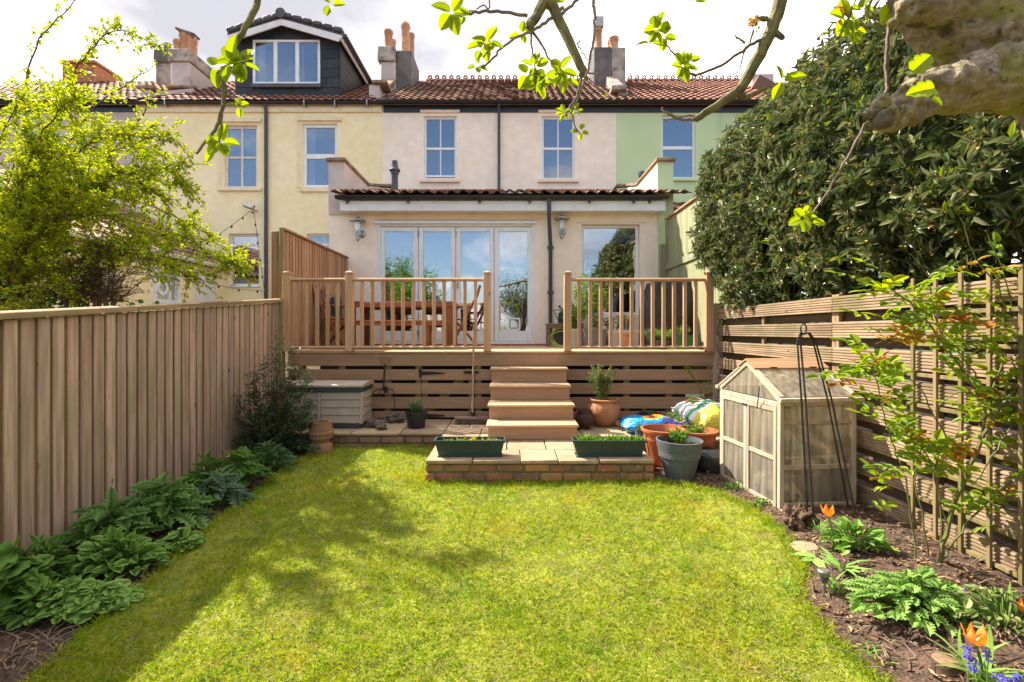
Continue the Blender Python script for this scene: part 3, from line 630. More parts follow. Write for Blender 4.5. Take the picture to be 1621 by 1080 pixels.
def window(parent, y, x0, x1, z0, z1, cols=(), rows=(), frame=.05, bar=.025, mat='upvc', sill=None, glassm='glass', depth=.09, interior=.7, curtain=None, blind=None, midrail=None, label=None, sill_mat='pink_trim', gap=0.0):
    """frame with glazing bars as one part, each pane a sub-part"""
    yf = y + depth
    m = MB()
    m.box(x0, x0+frame, yf, yf+.06, z0, z1, .004); m.box(x1-frame, x1, yf, yf+.06, z0, z1, .004)
    m.box(x0+frame, x1-frame, yf+.001, yf+.059, z1-frame, z1, .004); m.box(x0+frame, x1-frame, yf+.001, yf+.059, z0, z0+frame, .004)
    w = m.build('window', M[mat], parent)
    if label: w['label'] = label
    zi0 = z0 + frame + gap; xs_ = [x0 + frame] + [x0 + c * (x1 - x0) for c in cols] + [x1 - frame]; zs_ = [zi0] + [z0 + r * (z1 - z0) for r in rows] + [z1 - frame]
    for i, c in enumerate(xs_[1:-1]):
        b = MB().box(c - bar/2, c + bar/2, yf+.008, yf+.052, zi0, z1-frame-.001, .003).build('glazing_bar', M[mat], w)
    for i, c in enumerate(zs_[1:-1]):
        bb = (midrail or bar)
        MB().box(x0+frame+.001, x1-frame-.001, yf+.004, yf+.056, c-bb/2, c+bb/2, .003).build('meeting_rail', M[mat], w)
    if gap: MB().box(x0+frame+.001, x1-frame-.001, yf+.004, yf+.056, zi0-.035, zi0+.01, .003).build('meeting_rail', M[mat], w)
    for i in range(len(xs_)-1):
        for j in range(len(zs_)-1):
            MB().box(xs_[i]+.001, xs_[i+1]-.001, yf+.028, yf+.034, zs_[j]+.001, zs_[j+1]-.001).build('pane', M[glassm], w, smooth=False)
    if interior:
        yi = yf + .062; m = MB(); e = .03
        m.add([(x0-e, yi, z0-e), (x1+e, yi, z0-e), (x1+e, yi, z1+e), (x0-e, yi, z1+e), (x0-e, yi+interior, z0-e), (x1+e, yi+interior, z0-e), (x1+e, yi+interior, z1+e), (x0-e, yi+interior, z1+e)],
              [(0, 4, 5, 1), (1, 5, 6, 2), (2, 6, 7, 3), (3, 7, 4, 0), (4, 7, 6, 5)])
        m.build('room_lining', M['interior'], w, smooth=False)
    if curtain:
        for (a, b) in curtain:
            m = MB(); n = 14; pts = [(x0 + (a + (b-a)*i/n) * (x1-x0), yf + .12 + .02*math.sin(i*2.1)) for i in range(n+1)]
            m.add([(p[0], p[1], z) for z in (z0+.03, z1-.03) for p in pts], [(i, i+1, n+2+i, n+1+i) for i in range(n)]); m.build('curtain', M['curtain'], w)
    if blind:
        m = MB(); n = max(2, int((z1 - z0) * blind / .028))
        for i in range(n): m.box(x0+frame+.01, x1-frame-.01, yf+.064, yf+.074, z1-frame-.028*(i+1)+.004, z1-frame-.028*i-.001)
        m.build('blind', M['curtain'], w, smooth=False)
    if sill:
        e, hh, pr = sill
        MB().box(x0-e, x1+e, y-pr, y+.05, z0-hh, z0-.001, .006).build('sill', M[sill_mat], w)
    return w
def tiles(name, parent, mat, O, U, V, nu, nv, pw, pl, amp=.03, kind='stuff', clip=None, label=None):
    """rows of curved, overlapping clay tiles from the eave upwards; each tile its own piece"""
    O = Vector(O); U = Vector(U).normalized(); V = Vector(V).normalized(); Nn = U.cross(V)
    if Nn.z < 0: Nn = -Nn
    vs = []; fs = []; prof = [(0, 0), (.2, .85), (.42, 1), (.62, .45), (.82, .05), (1.0, 0)]
    for j in range(nv):
        for i in range(nu):
            jx = rnd.uniform(-.008, .008); jz = rnd.uniform(-.006, .008)
            a = O + U * (i * pw) + V * (j * pl + jx)
            if clip and not clip(a + U * pw * .5 + V * pl * .5): continue
            n = len(vs)
            for v_, lift in ((-.03, .038 + jz), (-.03, .018 + jz), (pl, .004)):
                for t, h in prof: vs.append(a + U * (t * pw * 1.02) + V * v_ + Nn * (h * amp + lift))
            m = len(prof)
            for r_ in range(2):
                p0, p1 = (n + m, n + 2*m) if r_ else (n, n + m)
                if r_ == 1: p0 = n
                for q in range(m - 1): fs.append((p0+q, p0+q+1, p1+q+1, p1+q))
    o = np_mesh(name, [tuple(v) for v in vs], fs, mat, parent, org=tuple(WPOS[parent.name]) if parent else (0, 0, 0))
    if kind: o['kind'] = kind
    if label: o['label'] = label
    return o
def pipe(parent, pts, r, mat, name='downpipe', n=10, label=None):
    o = MB().tube(pts, r, n).build(name, M[mat], parent)
    return o
def gutter(parent, x0, x1, y, z, mat='black_plastic', r=.055):
    prof = [(math.cos(a)*r, math.sin(a)*r) for a in [math.pi + math.pi*i/8 for i in range(9)]]
    pr = [Vector((x0, y + a, z + b)) for a, b in prof] + [Vector((x0, y + a*.85, z + b*.85)) for a, b in prof[::-1]]
    return MB().prism(pr, (x1-x0, 0, 0)).build('gutter', M[mat], parent)
def chimney_pot(parent, x, y, z, h=.55, r=.13, mat='clay_pot', cowl=False):
    m = MB().lathe([(r*1.02, 0), (r*1.05, .05), (r*.92, .08), (r*.86, h-.14), (r*.95, h-.12), (r*1.02, h-.09), (r*1.02, h-.02), (r*.9, h), (r*.78, h), (r*.76, h-.3)], 16, (x, y, z), True, True)
    o = m.build('chimney_pot', M[mat], parent)
    return o

D = 12.0
XL, XM, XR = X(606, D), X(975, D), X(1560, D)           # party lines of the terrace
YR = 15.5; ZRIDGE = Z(130, YR); ZE = Z(165, D)
# --- the pink house
hp = thing('terraced_house', 'pale pink rendered terraced house with white sash windows and single-storey extension with bifold doors', 'house', (-.3, D, 0), 'rendered houses of the terrace')
w1 = (X(671, D), X(722.5, D), Z(284, D), Z(184, D)); w2 = (X(857.5, D), X(910, D), Z(284, D), Z(184, D))
facade('wall', hp, M['render_pink'], D, XL, XM, 2.0, ZE + .05, [w1, w2], .1)
window(hp, D, *w1, cols=(.5,), rows=(.5,), frame=.055, bar=.028, midrail=.06, sill=(.1, .09, .08), depth=.06, gap=.06, label='white sash window raised a little at the bottom')
window(hp, D, *w2, cols=(.5,), rows=(.5,), frame=.055, bar=.028, midrail=.06, sill=(.1, .09, .08), depth=.06)
for w_ in (w1, w2): MB().box(w_[0]-.09, w_[1]+.09, D-.04, D+.02, w_[3]+.08, w_[3]+.15, .006).build('lintel', M['pink_trim'], hp)
def roofslabs(parent, x0, x1, mat, zr=ZRIDGE, yr=YR, name='roof'):
    m = MB(); e = D - .12; ze = ZE + .02
    m.prism([(x0, e, ze), (x0, yr, zr), (x0, 2*yr-e, ze), (x0, 2*yr-e, ze-.1), (x0, yr, zr-.12), (x0, e, ze-.1)], (x1-x0, 0, 0))
    m.prism([(x0+.02, e+.2, ze-.05), (x0+.02, yr, zr-.2), (x0+.02, 2*yr-e-.2, ze-.05), (x0+.02, 2*yr-e-.2, 1), (x0+.02, e+.8, 1), (x0+.02, e+.8, ze-.05)], (.1, 0, 0))
    m.prism([(x1-.12, e+.2, ze-.05), (x1-.12, yr, zr-.2), (x1-.12, 2*yr-e-.2, ze-.05), (x1-.12, 2*yr-e-.2, 1), (x1-.12, e+.8, 1), (x1-.12, e+.8, ze-.05)], (.1, 0, 0))
    return m.build(name, M[mat], parent, smooth=False)
roofslabs(hp, XL, XM, 'tile_brown')
Vr = Vector((0, YR - (D-.12), ZRIDGE - (ZE+.02)))
tiles('roof_tiles', hp, M['tile_brown'], (XL+.1, D-.14, ZE+.02), (1, 0, 0), Vr, int((XM-XL)/.2)+4, 15, .2, Vr.length/15)
def ridge_run(parent, x0, x1, y, z, step=.235, crest=True, mat='ridge'):
    me = None; x = x0
    while x < x1:
        m = MB()
        m.prism([(x-.5*step+.006, y + .11*math.cos(a), z + .09*math.sin(a)) for a in [math.pi*i/6 for i in range(7)]], (step-.012, 0, 0))
        if crest:
            ring = [(x + .075*math.cos(a), z + .15 + .072*math.sin(a)) for a in [math.pi*2*i/12 for i in range(12)]]
            inn = [(x + .036*math.cos(a), z + .155 + .034*math.sin(a)) for a in [math.pi*2*i/12 for i in range(12)]]
            for i in range(12):
                j = (i+1) % 12
                m.add([(ring[i][0], y-.02, ring[i][1]), (ring[j][0], y-.02, ring[j][1]), (inn[j][0], y-.02, inn[j][1]), (inn[i][0], y-.02, inn[i][1]),
                       (ring[i][0], y+.02, ring[i][1]), (ring[j][0], y+.02, ring[j][1]), (inn[j][0], y+.02, inn[j][1]), (inn[i][0], y+.02, inn[i][1])],
                      [(0,1,2,3), (4,7,6,5), (0,4,5,1), (2,6,7,3)])
        m.build('ridge_tile', M[mat], parent, normals=False); x += step
ridge_run(hp, XL+.6, XM+1.1, YR, ZRIDGE)
MB().box(XL+.02, XM-.0, D-.03, D+.02, ZE-.22, ZE-.03, .004).build('fascia', M['black_plastic'], hp)
MB().box(XL-.05, XM+.03, D-.13, D-.031, ZE-.05, ZE-.02, .004).build('soffit', M['black_plastic'], hp)
gutter(hp, XL-.12, XM+.05, D-.19, ZE-.0)
pipe(hp, [(X(790, D), D-.17, ZE-.06), (X(790, D), D-.07, ZE-.25), (X(790, D), D-.07, 5.0)], .036, 'grey_pipe')

# --- chimneys and party walls of the pink house
ch = MB().box(X(626, 14), X(652, 14), 14.0, 15.1, 8.0, Z(80, 14), .02).build('chimney', M['render_dark'], hp)
ch['label'] = 'sooty grey half of the shared chimney stack'
MB().box(X(602, 13.9), X(626, 13.95), 13.92, 15.1, 8.0, Z(100, 14), .02).build('chimney', M['render_pale'], hp)['label'] = 'pale rendered half of the shared chimney stack'
MB().box(X(598, 13.9), X(626, 13.95), 13.86, 15.15, Z(100, 14)+.001, Z(77, 14), .02).build('chimney_cap', M['render_old'], hp)
for px, yy, top, r in ((615, 14.2, 49, .135), (622, 14.9, 64, .10), (642, 14.2, 40, .14), (651, 14.8, 54, .11)):
    z0_ = Z(78, 14)-.03; chimney_pot(hp, X(px, yy), yy, z0_, Z(top, yy)-z0_, r)
MB().lathe([(.12, 0), (.135, .05), (.12, .11), (.05, .17)], 14, (X(642, 14.2), 14.2, Z(44, 14.2)), True, True).build('chimney_pot', M['clay_pot'], hp)
MB().prism([(X(598, 13.1), 12.3, ZE-.15), (X(598, 13.1), 12.3, ZE+.65), (X(598, 13.1), 13.1, ZE+.72), (X(598, 13.1), 15.4, ZRIDGE+.3), (X(598, 13.1), 15.4, ZE)], (.27, 0, 0)).build('party_wall', M['render_pale'], hp, smooth=False)
m = MB(); m.box(X(590, 12.25), X(613, 12.25), 12.2, 12.75, ZE+.66, ZE+.74, .01); m.beam((X(604, 13), 12.7, ZE+.72), (X(604, 13), 15.4, ZRIDGE+.32), .36, .07, b=.01); m.build('coping', M['stone_cap'], hp)
# chimney on the green side
cg0 = X(940, 14.2); cg1 = X(991, 14.2)
ch = MB().box(cg0, X(968, 14.2), 14.2, 15.3, 8.0, Z(74, 14.2), .02).build('chimney', M['render_dark'], hp)
MB().box(X(968.5, 14.2), cg1, 14.22, 15.3, 8.0, Z(74, 14.2)-.0, .02).build('chimney', M['render_old'], hp)
for px, yy, top, r in ((947, 14.5, 46, .13), (972, 14.5, 60, .15), (966, 15.0, 64, .1)):
    z0_ = Z(76, 14.3); chimney_pot(hp, X(px, yy), yy, z0_, Z(top, yy)-z0_, r)
m = MB(); cc = P(948, 38, 14.5); m.box(cc.x-.13, cc.x+.13, cc.y-.13, cc.y+.13, cc.z-.15, cc.z+.16, .01); m.build('cowl', M['metal_grey'], hp)
m = MB(); m.tube([P(940, 20, 14.1), P(940, 60, 14.1)], .012, 6); m.tube([P(934, 55, 14.1), P(946, 52, 14.1)], .008, 5); m.build('aerial', M['metal_grey'], hp)
MB().prism([(X(972, 13), 12.5, ZE-.1), (X(972, 13), 12.5, ZE+.62), (X(972, 13), 15.2, ZRIDGE+.25), (X(972, 13), 15.2, ZE)], (.28, 0, 0)).build('party_wall', M['render_old'], hp, smooth=False)
MB().box(X(968, 12.4), X(992, 12.4), 12.35, 12.8, ZE+.56, ZE+.68, .01).build('coping', M['render_old'], hp)

# --- its single-storey extension
E = 8.4; ZD = 1.25
exl, exr = X(521, E), X(1052, E)
ZG = Z(313, 8.15)
dr = (X(597, E), X(846, E), ZD + .03, Z(352, E)); pw_ = (X(921, E), X(1013, E), Z(545, E) + .2, Z(355, E))
pw_ = (X(921, E), X(1013, E), ZD + .55, Z(355, E))
facade('extension_wall', hp, M['render_pink'], E, exl, exr, .2, Z(322, E), [dr, pw_], .09)
m = MB(); m.add([(exl, E+.02, .2), (exl, D, .2), (exl, D, 3.9), (exl, E+.02, 3.6)], [(0, 1, 2, 3)]); m.add([(exr, E+.02, .2), (exr, D, .2), (exr, D, 3.9), (exr, E+.02, 3.6)], [(0, 1, 2, 3)])
m.build('extension_side_wall', M['render_pink'], hp, smooth=False)
# lean-to roof
zt = 5.05; m = MB(); x0, x1 = X(543, E)+.02, X(1041, E)-.0
m.prism([(x0, 8.12, ZG+.03), (x0, D-.001, zt), (x0, D-.001, zt-.12), (x0, 8.12, ZG-.05)], (x1-x0, 0, 0)); m.build('extension_roof', M['tile_brown'], hp, smooth=False)
Ve = Vector((0, D-8.1, zt-ZG-.03))
tiles('extension_roof_tiles', hp, M['tile_brown'], (x0-.1, 8.06, ZG+.03), (1, 0, 0), Ve, int((x1-x0)/.2)+3, 12, .2, Ve.length/12, amp=.045)
MB().box(X(540, 8.2), X(1052, 8.2), 8.14, 8.165, Z(334, 8.15), Z(318, 8.15), .003).build('fascia', M['white_paint'], hp)
MB().box(X(540, 8.2), X(1052, 8.2), 8.166, E-.001, Z(334, 8.15)+.01, Z(334, 8.15)+.03).build('soffit', M['white_paint'], hp, smooth=False)
gutter(hp, X(532, 8.1), X(1057, 8.1), 8.08, ZG+.01, r=.06)
for px in (552, 648, 761, 840, 935, 1005, 1030):
    MB().prism([(X(px, 8.13)-.02, 8.135, ZG-.12), (X(px, 8.13)+.02, 8.135, ZG-.04), (X(px, 8.13)-.06, 8.135, ZG-.04)], (0, -.06, 0)).build('gutter_bracket', M['black_plastic'], hp)
pipe(hp, [(X(869, 8.1), 8.08, ZG-.04), (X(869.5, 8.1), 8.11, ZG-.42), (X(871.5, 8.34), 8.34, ZG-.80), (X(871.5, 8.34), 8.34, ZD+.02)], .036, 'grey_pipe')
for zc in (2.2, 3.0): MB().box(X(871.5, 8.34)-.055, X(871.5, 8.34)+.055, 8.30, 8.399, zc-.02, zc+.02, .004).build('pipe_clip', M['grey_pipe'], hp)
# raking party parapets of the extension
for sx, mt, lab in ((-1, 'render_pale', 'raking parapet between pink and yellow extensions'), (1, 'render_green', 'pale green raking parapet')):
    xa, xb = (X(521, E), X(546, E)) if sx < 0 else (X(1040, E), X(1065, E))
    if sx > 0: MB().box(xa+.012, xb, E-.02, E+.4, .2, 3.62).build('party_wall', M[mt], hp, smooth=False)
    pr = [(xa, E-.03, 3.6), (xa, E-.03, Z(257, E)), (xa, 9.85, Z(257, E)), (xa, 11.6, 5.06), (xa, 11.95, 5.12), (xa, 11.95, 4.5)]
    MB().prism(pr, (xb-xa, 0, 0)).build('parapet', M[mt], hp, smooth=False)['label'] = lab
    m = MB(); e = .035; zz_ = Z(257, E)+.03
    m.box(xa-e, xb+e, E-.09, 9.8, zz_-.03, zz_+.03, .008); m.beam(((xa+xb)/2, 9.75, zz_), ((xa+xb)/2, 11.55, 5.10), xb-xa+.05, .055, b=.008); m.beam(((xa+xb)/2, 11.5, 5.11), ((xa+xb)/2, 11.96, 5.13), xb-xa+.05, .055, b=.008)
    m.build('coping', M['stone_cap'], hp)
# flue and rooflight bumps
m = MB(); fb = P(625, 303, 10.2); m.lathe([(.07, 0), (.07, .36), (.085, .37), (.085, .42), (.11, .43), (.12, .46), (.075, .52), (.065, .60), (.06, .66), (.02, .68)], 16, (fb.x, fb.y, fb.z), True, True); m.build('flue', M['grey_pipe'], hp)
m = MB(); fb = P(1016, 288, 10.0); m.lathe([(.05, -.25), (.05, .1), (.08, .12), (.08, .2), (.03, .24)], 12, tuple(fb), True, True); m.build('flue', M['grey_pipe'], hp)
# bifold doors: one part each door
yf = E + .04
m = MB(); x0, x1, z0, z1 = dr
m.box(x0, x0+.045, yf-.03, yf+.07, z0, z1, .004); m.box(x1-.045, x1, yf-.03, yf+.07, z0, z1, .004); m.box(x0+.045, x1-.045, yf-.029, yf+.069, z1-.07, z1, .004); m.box(x0+.045, x1-.045, yf-.029, yf+.069, z0, z0+.045, .004)
m.box(x0-.03, x1+.03, E-.05, yf-.031, z1-.03, z1+.012, .003)
fr = m.build('door_frame', M['upvc'], hp)
seams = [X(600.5, E), X(661.5, E), X(721, E), X(782, E), X(843, E)]
for i in range(4):
    a, b = seams[i]+.004, seams[i+1]-.004; c, d = z0+.05, z1-.075; wv = .085
    m = MB(); m.box(a, a+wv, yf, yf+.05, c, d, .006); m.box(b-wv, b, yf, yf+.05, c, d, .006); m.box(a+wv, b-wv, yf+.001, yf+.049, d-.085, d, .005); m.box(a+wv, b-wv, yf+.001, yf+.049, c, c+.18, .005)
    dor = m.build('door', M['upvc'], hp)
    MB().box(a+wv+.001, b-wv-.001, yf+.022, yf+.03, c+.181, d-.086).build('pane', M['glass_door'], dor, smooth=False)
    if i == 3:
        cxp, czp = X(814, E), Z(513, E); m = MB()
        def rr(h, r_, y_): return [(cxp + (h-r_)*math.copysign(1, math.cos(a)) + r_*math.cos(a), y_, czp + (h-r_)*math.copysign(1, math.sin(a)) + r_*math.sin(a)) for a in [math.pi*2*(i_+.5)/20 for i_ in range(20)]]
        o1, i1, o2, i2 = rr(.11, .035, yf), rr(.082, .025, yf), rr(.11, .035, yf+.02), rr(.082, .025, yf+.02); nn = 20
        m.add(o1+i1+o2+i2, [(i_, (i_+1) % nn, nn+(i_+1) % nn, nn+i_) for i_ in range(nn)] + [(i_, (i_+1) % nn, 2*nn+(i_+1) % nn, 2*nn+i_) for i_ in range(nn)] + [(nn+i_, nn+(i_+1) % nn, 3*nn+(i_+1) % nn, 3*nn+i_) for i_ in range(nn)])
        MB().box(cxp-.066, cxp+.066, yf+.008, yf+.012, czp-.066, czp+.066).build('flap', M['glass_door'], dor, smooth=False); MB().box(cxp-.083, cxp+.083, yf+.014, yf+.018, czp-.083, czp+.083).build('flap_tunnel', M['interior'], dor, smooth=False)
        m.build('cat_flap', M['upvc'], dor)
    if i == 2: m = MB(); m.box(a+.02, a+.045, yf-.045, yf-.001, c+.95, c+1.1, .004); m.build('handle', M['metal_grey'], dor)
    for zc in (c+.15, d-.12):
        MB().box((b if i in (0, 3) else a)-.012, (b if i in (0, 3) else a)+.012, yf-.014, yf-.001, zc-.05, zc+.05, .003).build('hinge', M['metal_grey'], dor)
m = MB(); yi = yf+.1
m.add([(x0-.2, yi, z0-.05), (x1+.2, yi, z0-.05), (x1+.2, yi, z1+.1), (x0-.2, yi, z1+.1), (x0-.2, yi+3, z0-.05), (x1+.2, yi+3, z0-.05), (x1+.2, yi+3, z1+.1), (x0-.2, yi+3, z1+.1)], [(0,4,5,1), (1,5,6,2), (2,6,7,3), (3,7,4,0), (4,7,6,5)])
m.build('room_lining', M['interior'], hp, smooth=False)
MB().box(x0-.03, x1+.2, E-.06, E+.02, ZD+.002, z0-.001, .005).build('door_step', M['brick_far'], hp)
window(hp, E, *pw_, frame=.05, blind=.16, glassm='glass_door', interior=1.5, label='large fixed picture window with a half-drawn blind')
MB().box(pw_[0]-.1, pw_[1]+.13, E-.015, E+.01, pw_[3]+.02, pw_[3]+.035, .003).build('drip_bead', M['pink_trim'], hp)
MB().box(dr[0]-.05, dr[1]+.12, E-.03, E-.002, dr[3]+.04, dr[3]+.06, .003).build('drip_bead', M['pink_trim'], hp)

# --- the green house
hg = thing('terraced_house', 'pale green rendered terraced house half hidden behind the big bay hedge', 'house', (5, D, 0), 'rendered houses of the terrace')
w3 = (X(1047, D), X(1101, D), Z(283, D), Z(183, D))
facade('wall', hg, M['render_green'], D, XM+.001, XR, .2, ZE + .05, [w3], .1)
window(hg, D, *w3, rows=(.50,), frame=.055, bar=.06, midrail=.085, sill=(.1, .07, .06), depth=.05, sill_mat='render_green')
roofslabs(hg, XM+.002, XR, 'tile_red')
tiles('roof_tiles', hg, M['tile_red'], (XM+.45, D-.14, ZE+.02), (1, 0, 0), Vr, 24, 15, .2, Vr.length/15)
ridge_run(hg, XM+1.25, X(1190, YR), YR, ZRIDGE)
MB().box(XM+.002, XR, D-.03, D+.02, ZE-.22, ZE-.03, .004).build('fascia', M['black_plastic'], hg)
gutter(hg, XM+.06, XR, D-.19, ZE)
MB().box(X(1066, E)+.0, 6.5, 8.9, 11.9, .2, 3.5).build('extension_wall', M['render_green'], hg, smooth=False)
m = MB(); a = X(1066, E)+.01; m.prism([(a, 8.6, 3.62), (a, 11.99, 4.75), (a, 11.99, 4.6), (a, 8.6, 3.52)], (3.4, 0, 0)); m.build('extension_roof', M['tile_brown'], hg, smooth=False)
tiles('extension_roof_tiles', hg, M['tile_brown'], (a, 8.55, 3.64), (1, 0, 0), (0, 3.4, 1.13), 16, 10, .2, .34)
MB().box(a, 6.5, 8.6, 8.63, 3.35, 3.52, .003).build('fascia', M['white_paint'], hg)
gutter(hg, a, 6.3, 8.52, 3.56, 'upvc')
pipe(hg, [(X(1083, 8.5), 8.52, 3.52), (X(1083, 8.5), 8.6, 3.3), (X(1083, 8.6), 8.85, 3.2)], .036, 'upvc')
# far chimney end and broken ridge beyond
hf = thing('distant_house', 'roof end with broken tiles and pale flaking chimney rising past the hedge top', 'house', (6.4, 13, 0))
m = MB(); m.box(X(1190, 14), X(1226, 14), 14.0, 15, 7, Z(116, 14), .03); m.build('chimney', M['render_pale'], hf)
MB().prism([(X(1178, 13.6), 13.5, ZE+.9), (X(1200, 13.6), 13.5, Z(118, 13.5)), (X(1240, 13.6), 13.5, Z(140, 13.5)), (X(1240, 13.6), 13.5, ZE+.5), (X(1178, 13.6), 13.5, ZE+.4)], (0, .3, 0)).build('gable', M['tile_red'], hf, smooth=False)
MB().box(X(1205, 14), X(1260, 14), 14.2, 15, 5, Z(150, 14), .03).build('wall', M['render_old'], hf)

# --- the yellow house
XY0 = X(220, D)
hy = thing('terraced_house', 'cream yellow rendered terraced house with black dormer window on its roof', 'house', (-6.4, D, 0), 'rendered houses of the terrace')
a1 = (X(354, D), X(407, D), Z(298, D), Z(198, D)); a2 = (X(479, D), X(534, D), Z(297, D), Z(196, D)); a3 = (X(362, D), X(410, D), Z(452, D), Z(370, D)); a4 = (X(486, D), X(524, D), Z(452, D), Z(370, D))
facade('wall', hy, M['render_yellow'], D-.002, XY0, XL-.001, .2, ZE + .0, [a1, a2, a3, a4], .12)
window(hy, D, *a1, cols=(.5,), rows=(.5,), frame=.07, bar=.05, mat='old_paint', sill=(.13, .08, .07), sill_mat='cream_trim', depth=.07, curtain=[(.85, 1)], label='worn old sash window with flaking white paint')
window(hy, D, *a2, rows=(.5,), frame=.08, midrail=.12, sill=(.05, .12, .06), sill_mat='cream_trim', depth=.05, curtain=[(.06, .30)], label='newer white casement window with a drawn-back curtain')
window(hy, D, *a3, rows=(.8,), frame=.05, midrail=.06, depth=.08, sill=(.02, .05, .04), sill_mat='upvc')
window(hy, D, *a4, cols=(.7,), rows=(.8,), frame=.05, midrail=.05, depth=.08)
for w_ in (a1, a2): MB().box(w_[0]-.12, w_[1]+.12, D-.06, D+.0, w_[3]+.06, w_[3]+.16, .006).build('lintel', M['cream_trim'], hy)
for w_ in (a1, a2): MB().box(w_[0]-.14, w_[0]-.04, D-.02, D-.003, w_[2], w_[3]+.05, .004).build('window_surround', M['cream_trim'], hy)
roofslabs(hy, XY0, XL-.002, 'tile_red')
dx0, dx1, dyf = X(372, 12.6), X(538, 12.6), 12.6
def slope_z(y): return ZE+.02 + (y - (D-.12)) * (ZRIDGE-ZE-.02) / (YR-D+.12)
tiles('roof_tiles', hy, M['tile_red'], (XY0+.2, D-.14, ZE+.02), (1, 0, 0), Vr, int((XL-XY0)/.2)-2, 15, .2, Vr.length/15, amp=.02, clip=lambda p: not (dx0 < p.x < dx1 and p.y > dyf+.1))
MB().box(XY0, XL-.03, D-.05, D-.004, ZE-.22, ZE-.03, .004).build('fascia', M['cream_trim'], hy)
gutter(hy, XY0-.05, XL-.05, D-.12, ZE-.0)
for px in (270, 487, 535, 585): MB().box(X(px, D)-.03, X(px, D)+.0, D-.2, D-.06, ZE-.12, ZE+.03, .004).build('gutter_bracket', M['metal_grey'], hy)
pipe(hy, [(X(423, D), D-.12, ZE-.05), (X(423, D), D-.06, ZE-.2), (X(423, D), D-.06, .3)], .045, 'grey_pipe')
# dormer
dm = hy
zdb, zde, zda = Z(169, dyf), Z(62, dyf), Z(34, dyf)
dxc = X(452, dyf)
win = (X(401, dyf), X(507, dyf), Z(134, dyf), Z(64, dyf))
m = MB(); m.box(dx0, win[0], dyf+.02, dyf+.2, zdb, zde); m.box(win[1], dx1, dyf+.02, dyf+.2, zdb, zde); m.box(win[0], win[1], dyf+.021, dyf+.2, zdb, win[2]); m.box(win[0]-.0, win[1], dyf+.021, dyf+.2, win[3], zde)
m.prism([(dx0, dyf+.02, zde), (dx1, dyf+.02, zde), (dxc, dyf+.02, zda)], (0, .18, 0))
for xx in (dx0, dx1-.1): m.prism([(xx+.01, dyf+.2, zdb), (xx+.01, dyf+.2, zde), (xx+.01, 16.5, zde), (xx+.01, YR, slope_z(YR)-.05)], (.08, 0, 0))
dwall = m.build('dormer', M['clad'], hy, smooth=False)
# cladding panels, each its own piece
rows = 7; rh = (zde - zdb) / rows
for j in range(rows):
    z0_, z1_ = zdb + j*rh, zdb + (j+1)*rh - .008; off = .3 if j % 2 else 0
    xx = dx0 - off
    while xx < dx1:
        a, b = max(dx0, xx), min(dx1, xx + .62 - .006); xx += .62
        if b - a < .05: continue
        segs = [(a, b)]
        if z1_ > win[2] - .02 and z0_ < win[3] + .02:
            segs = [(s, t) for s, t in ((a, min(b, win[0]-.02)), (max(a, win[1]+.02), b)) if t - s > .05]
        for s, t in segs: MB().box(s, t, dyf, dyf+.018, z0_, z1_, .003).build('cladding_panel', M['clad'], dwall)
# boards on the cheek that faces the pink house
for j in range(rows):
    z0_ = zdb + j*rh; yb = YR - (zde - z0_) / (zde - zdb) * 0
    yend = min(15.6, D-.12 + (z0_ - ZE) / ((ZRIDGE-ZE) / (YR-D+.12)) + .35)
    yend = max(dyf + .3, yend)
    MB().box(dx1+.002, dx1+.02, dyf, yend, z0_, z0_+rh-.008, .003).build('cladding_plank', M['clad'], dwall)
dw = window(hy, dyf, *win, cols=(.335, .66), frame=.06, bar=.10, depth=-.03, curtain=[(.06, .16), (.70, .74)], interior=.8, label='white three-light dormer window with net curtains')
MB().box(win[0]-.03, win[1]+.03, dyf-.07, dyf-.001, win[2]-.10, win[2]-.002, .005).build('sill', M['slate'], dw)
# dormer roof
for s, xe in ((-1, X(360, 12.4)), (1, X(543, 12.4))):
    ze_ = Z(55, 12.4); zt_ = Z(29, 12.4)
    m = MB(); m.prism([(xe, 12.4, ze_+.05), (dxc, 12.4, zt_+.06), (dxc, 12.4, zt_-.02), (xe, 12.4, ze_-.03)], (0, 4.2, 0)); m.build('dormer_roof', M['slate'], hy, smooth=False)
    m = MB(); m.prism([(xe+s*-.0, 12.36, ze_-.05), (dxc, 12.36, zt_-.04), (dxc, 12.36, zt_-.20), (xe-s*.12, 12.36, ze_-.20)], (0, .035, 0)); m.build('bargeboard', M['white_paint'], hy, smooth=False)
    for i in range(6):
        t0, t1 = i/6, (i+1)/6 - .012
        p0 = Vector((xe, 12.42, ze_+.06)).lerp(Vector((dxc, 12.42, zt_+.07)), t0); p1 = Vector((xe, 12.42, ze_+.06)).lerp(Vector((dxc, 12.42, zt_+.07)), t1)
        MB().beam(p0 + Vector((0, 0, .03)), p1 + Vector((0, 0, .03)), .2, .12, b=.03).build('verge_tile', M['slate'], hy)
m = MB(); m.tube([(dxc, 12.3, Z(29, 12.4)+.09), (dxc, 16.4, Z(29, 12.4)+.09)], .13, 12); m.build('ridge_tile', M['slate'], hy)
m = MB(); m.beam((X(543, 12.4)-.05, 12.42, Z(55, 12.4)-.08), (X(543, 12.4)-.05, 16.2, Z(55, 12.4)-.08), .04, .16); m.build('fascia', M['white_paint'], hy)
gutter_m = MB(); gutter_m.tube([(X(545, 12.4)+.02, 12.4, Z(55, 12.4)-.02), (X(545, 12.4)+.02, 16.2, Z(55, 12.4)-.02)], .05, 8); gutter_m.build('gutter', M['grey_pipe'], hy)
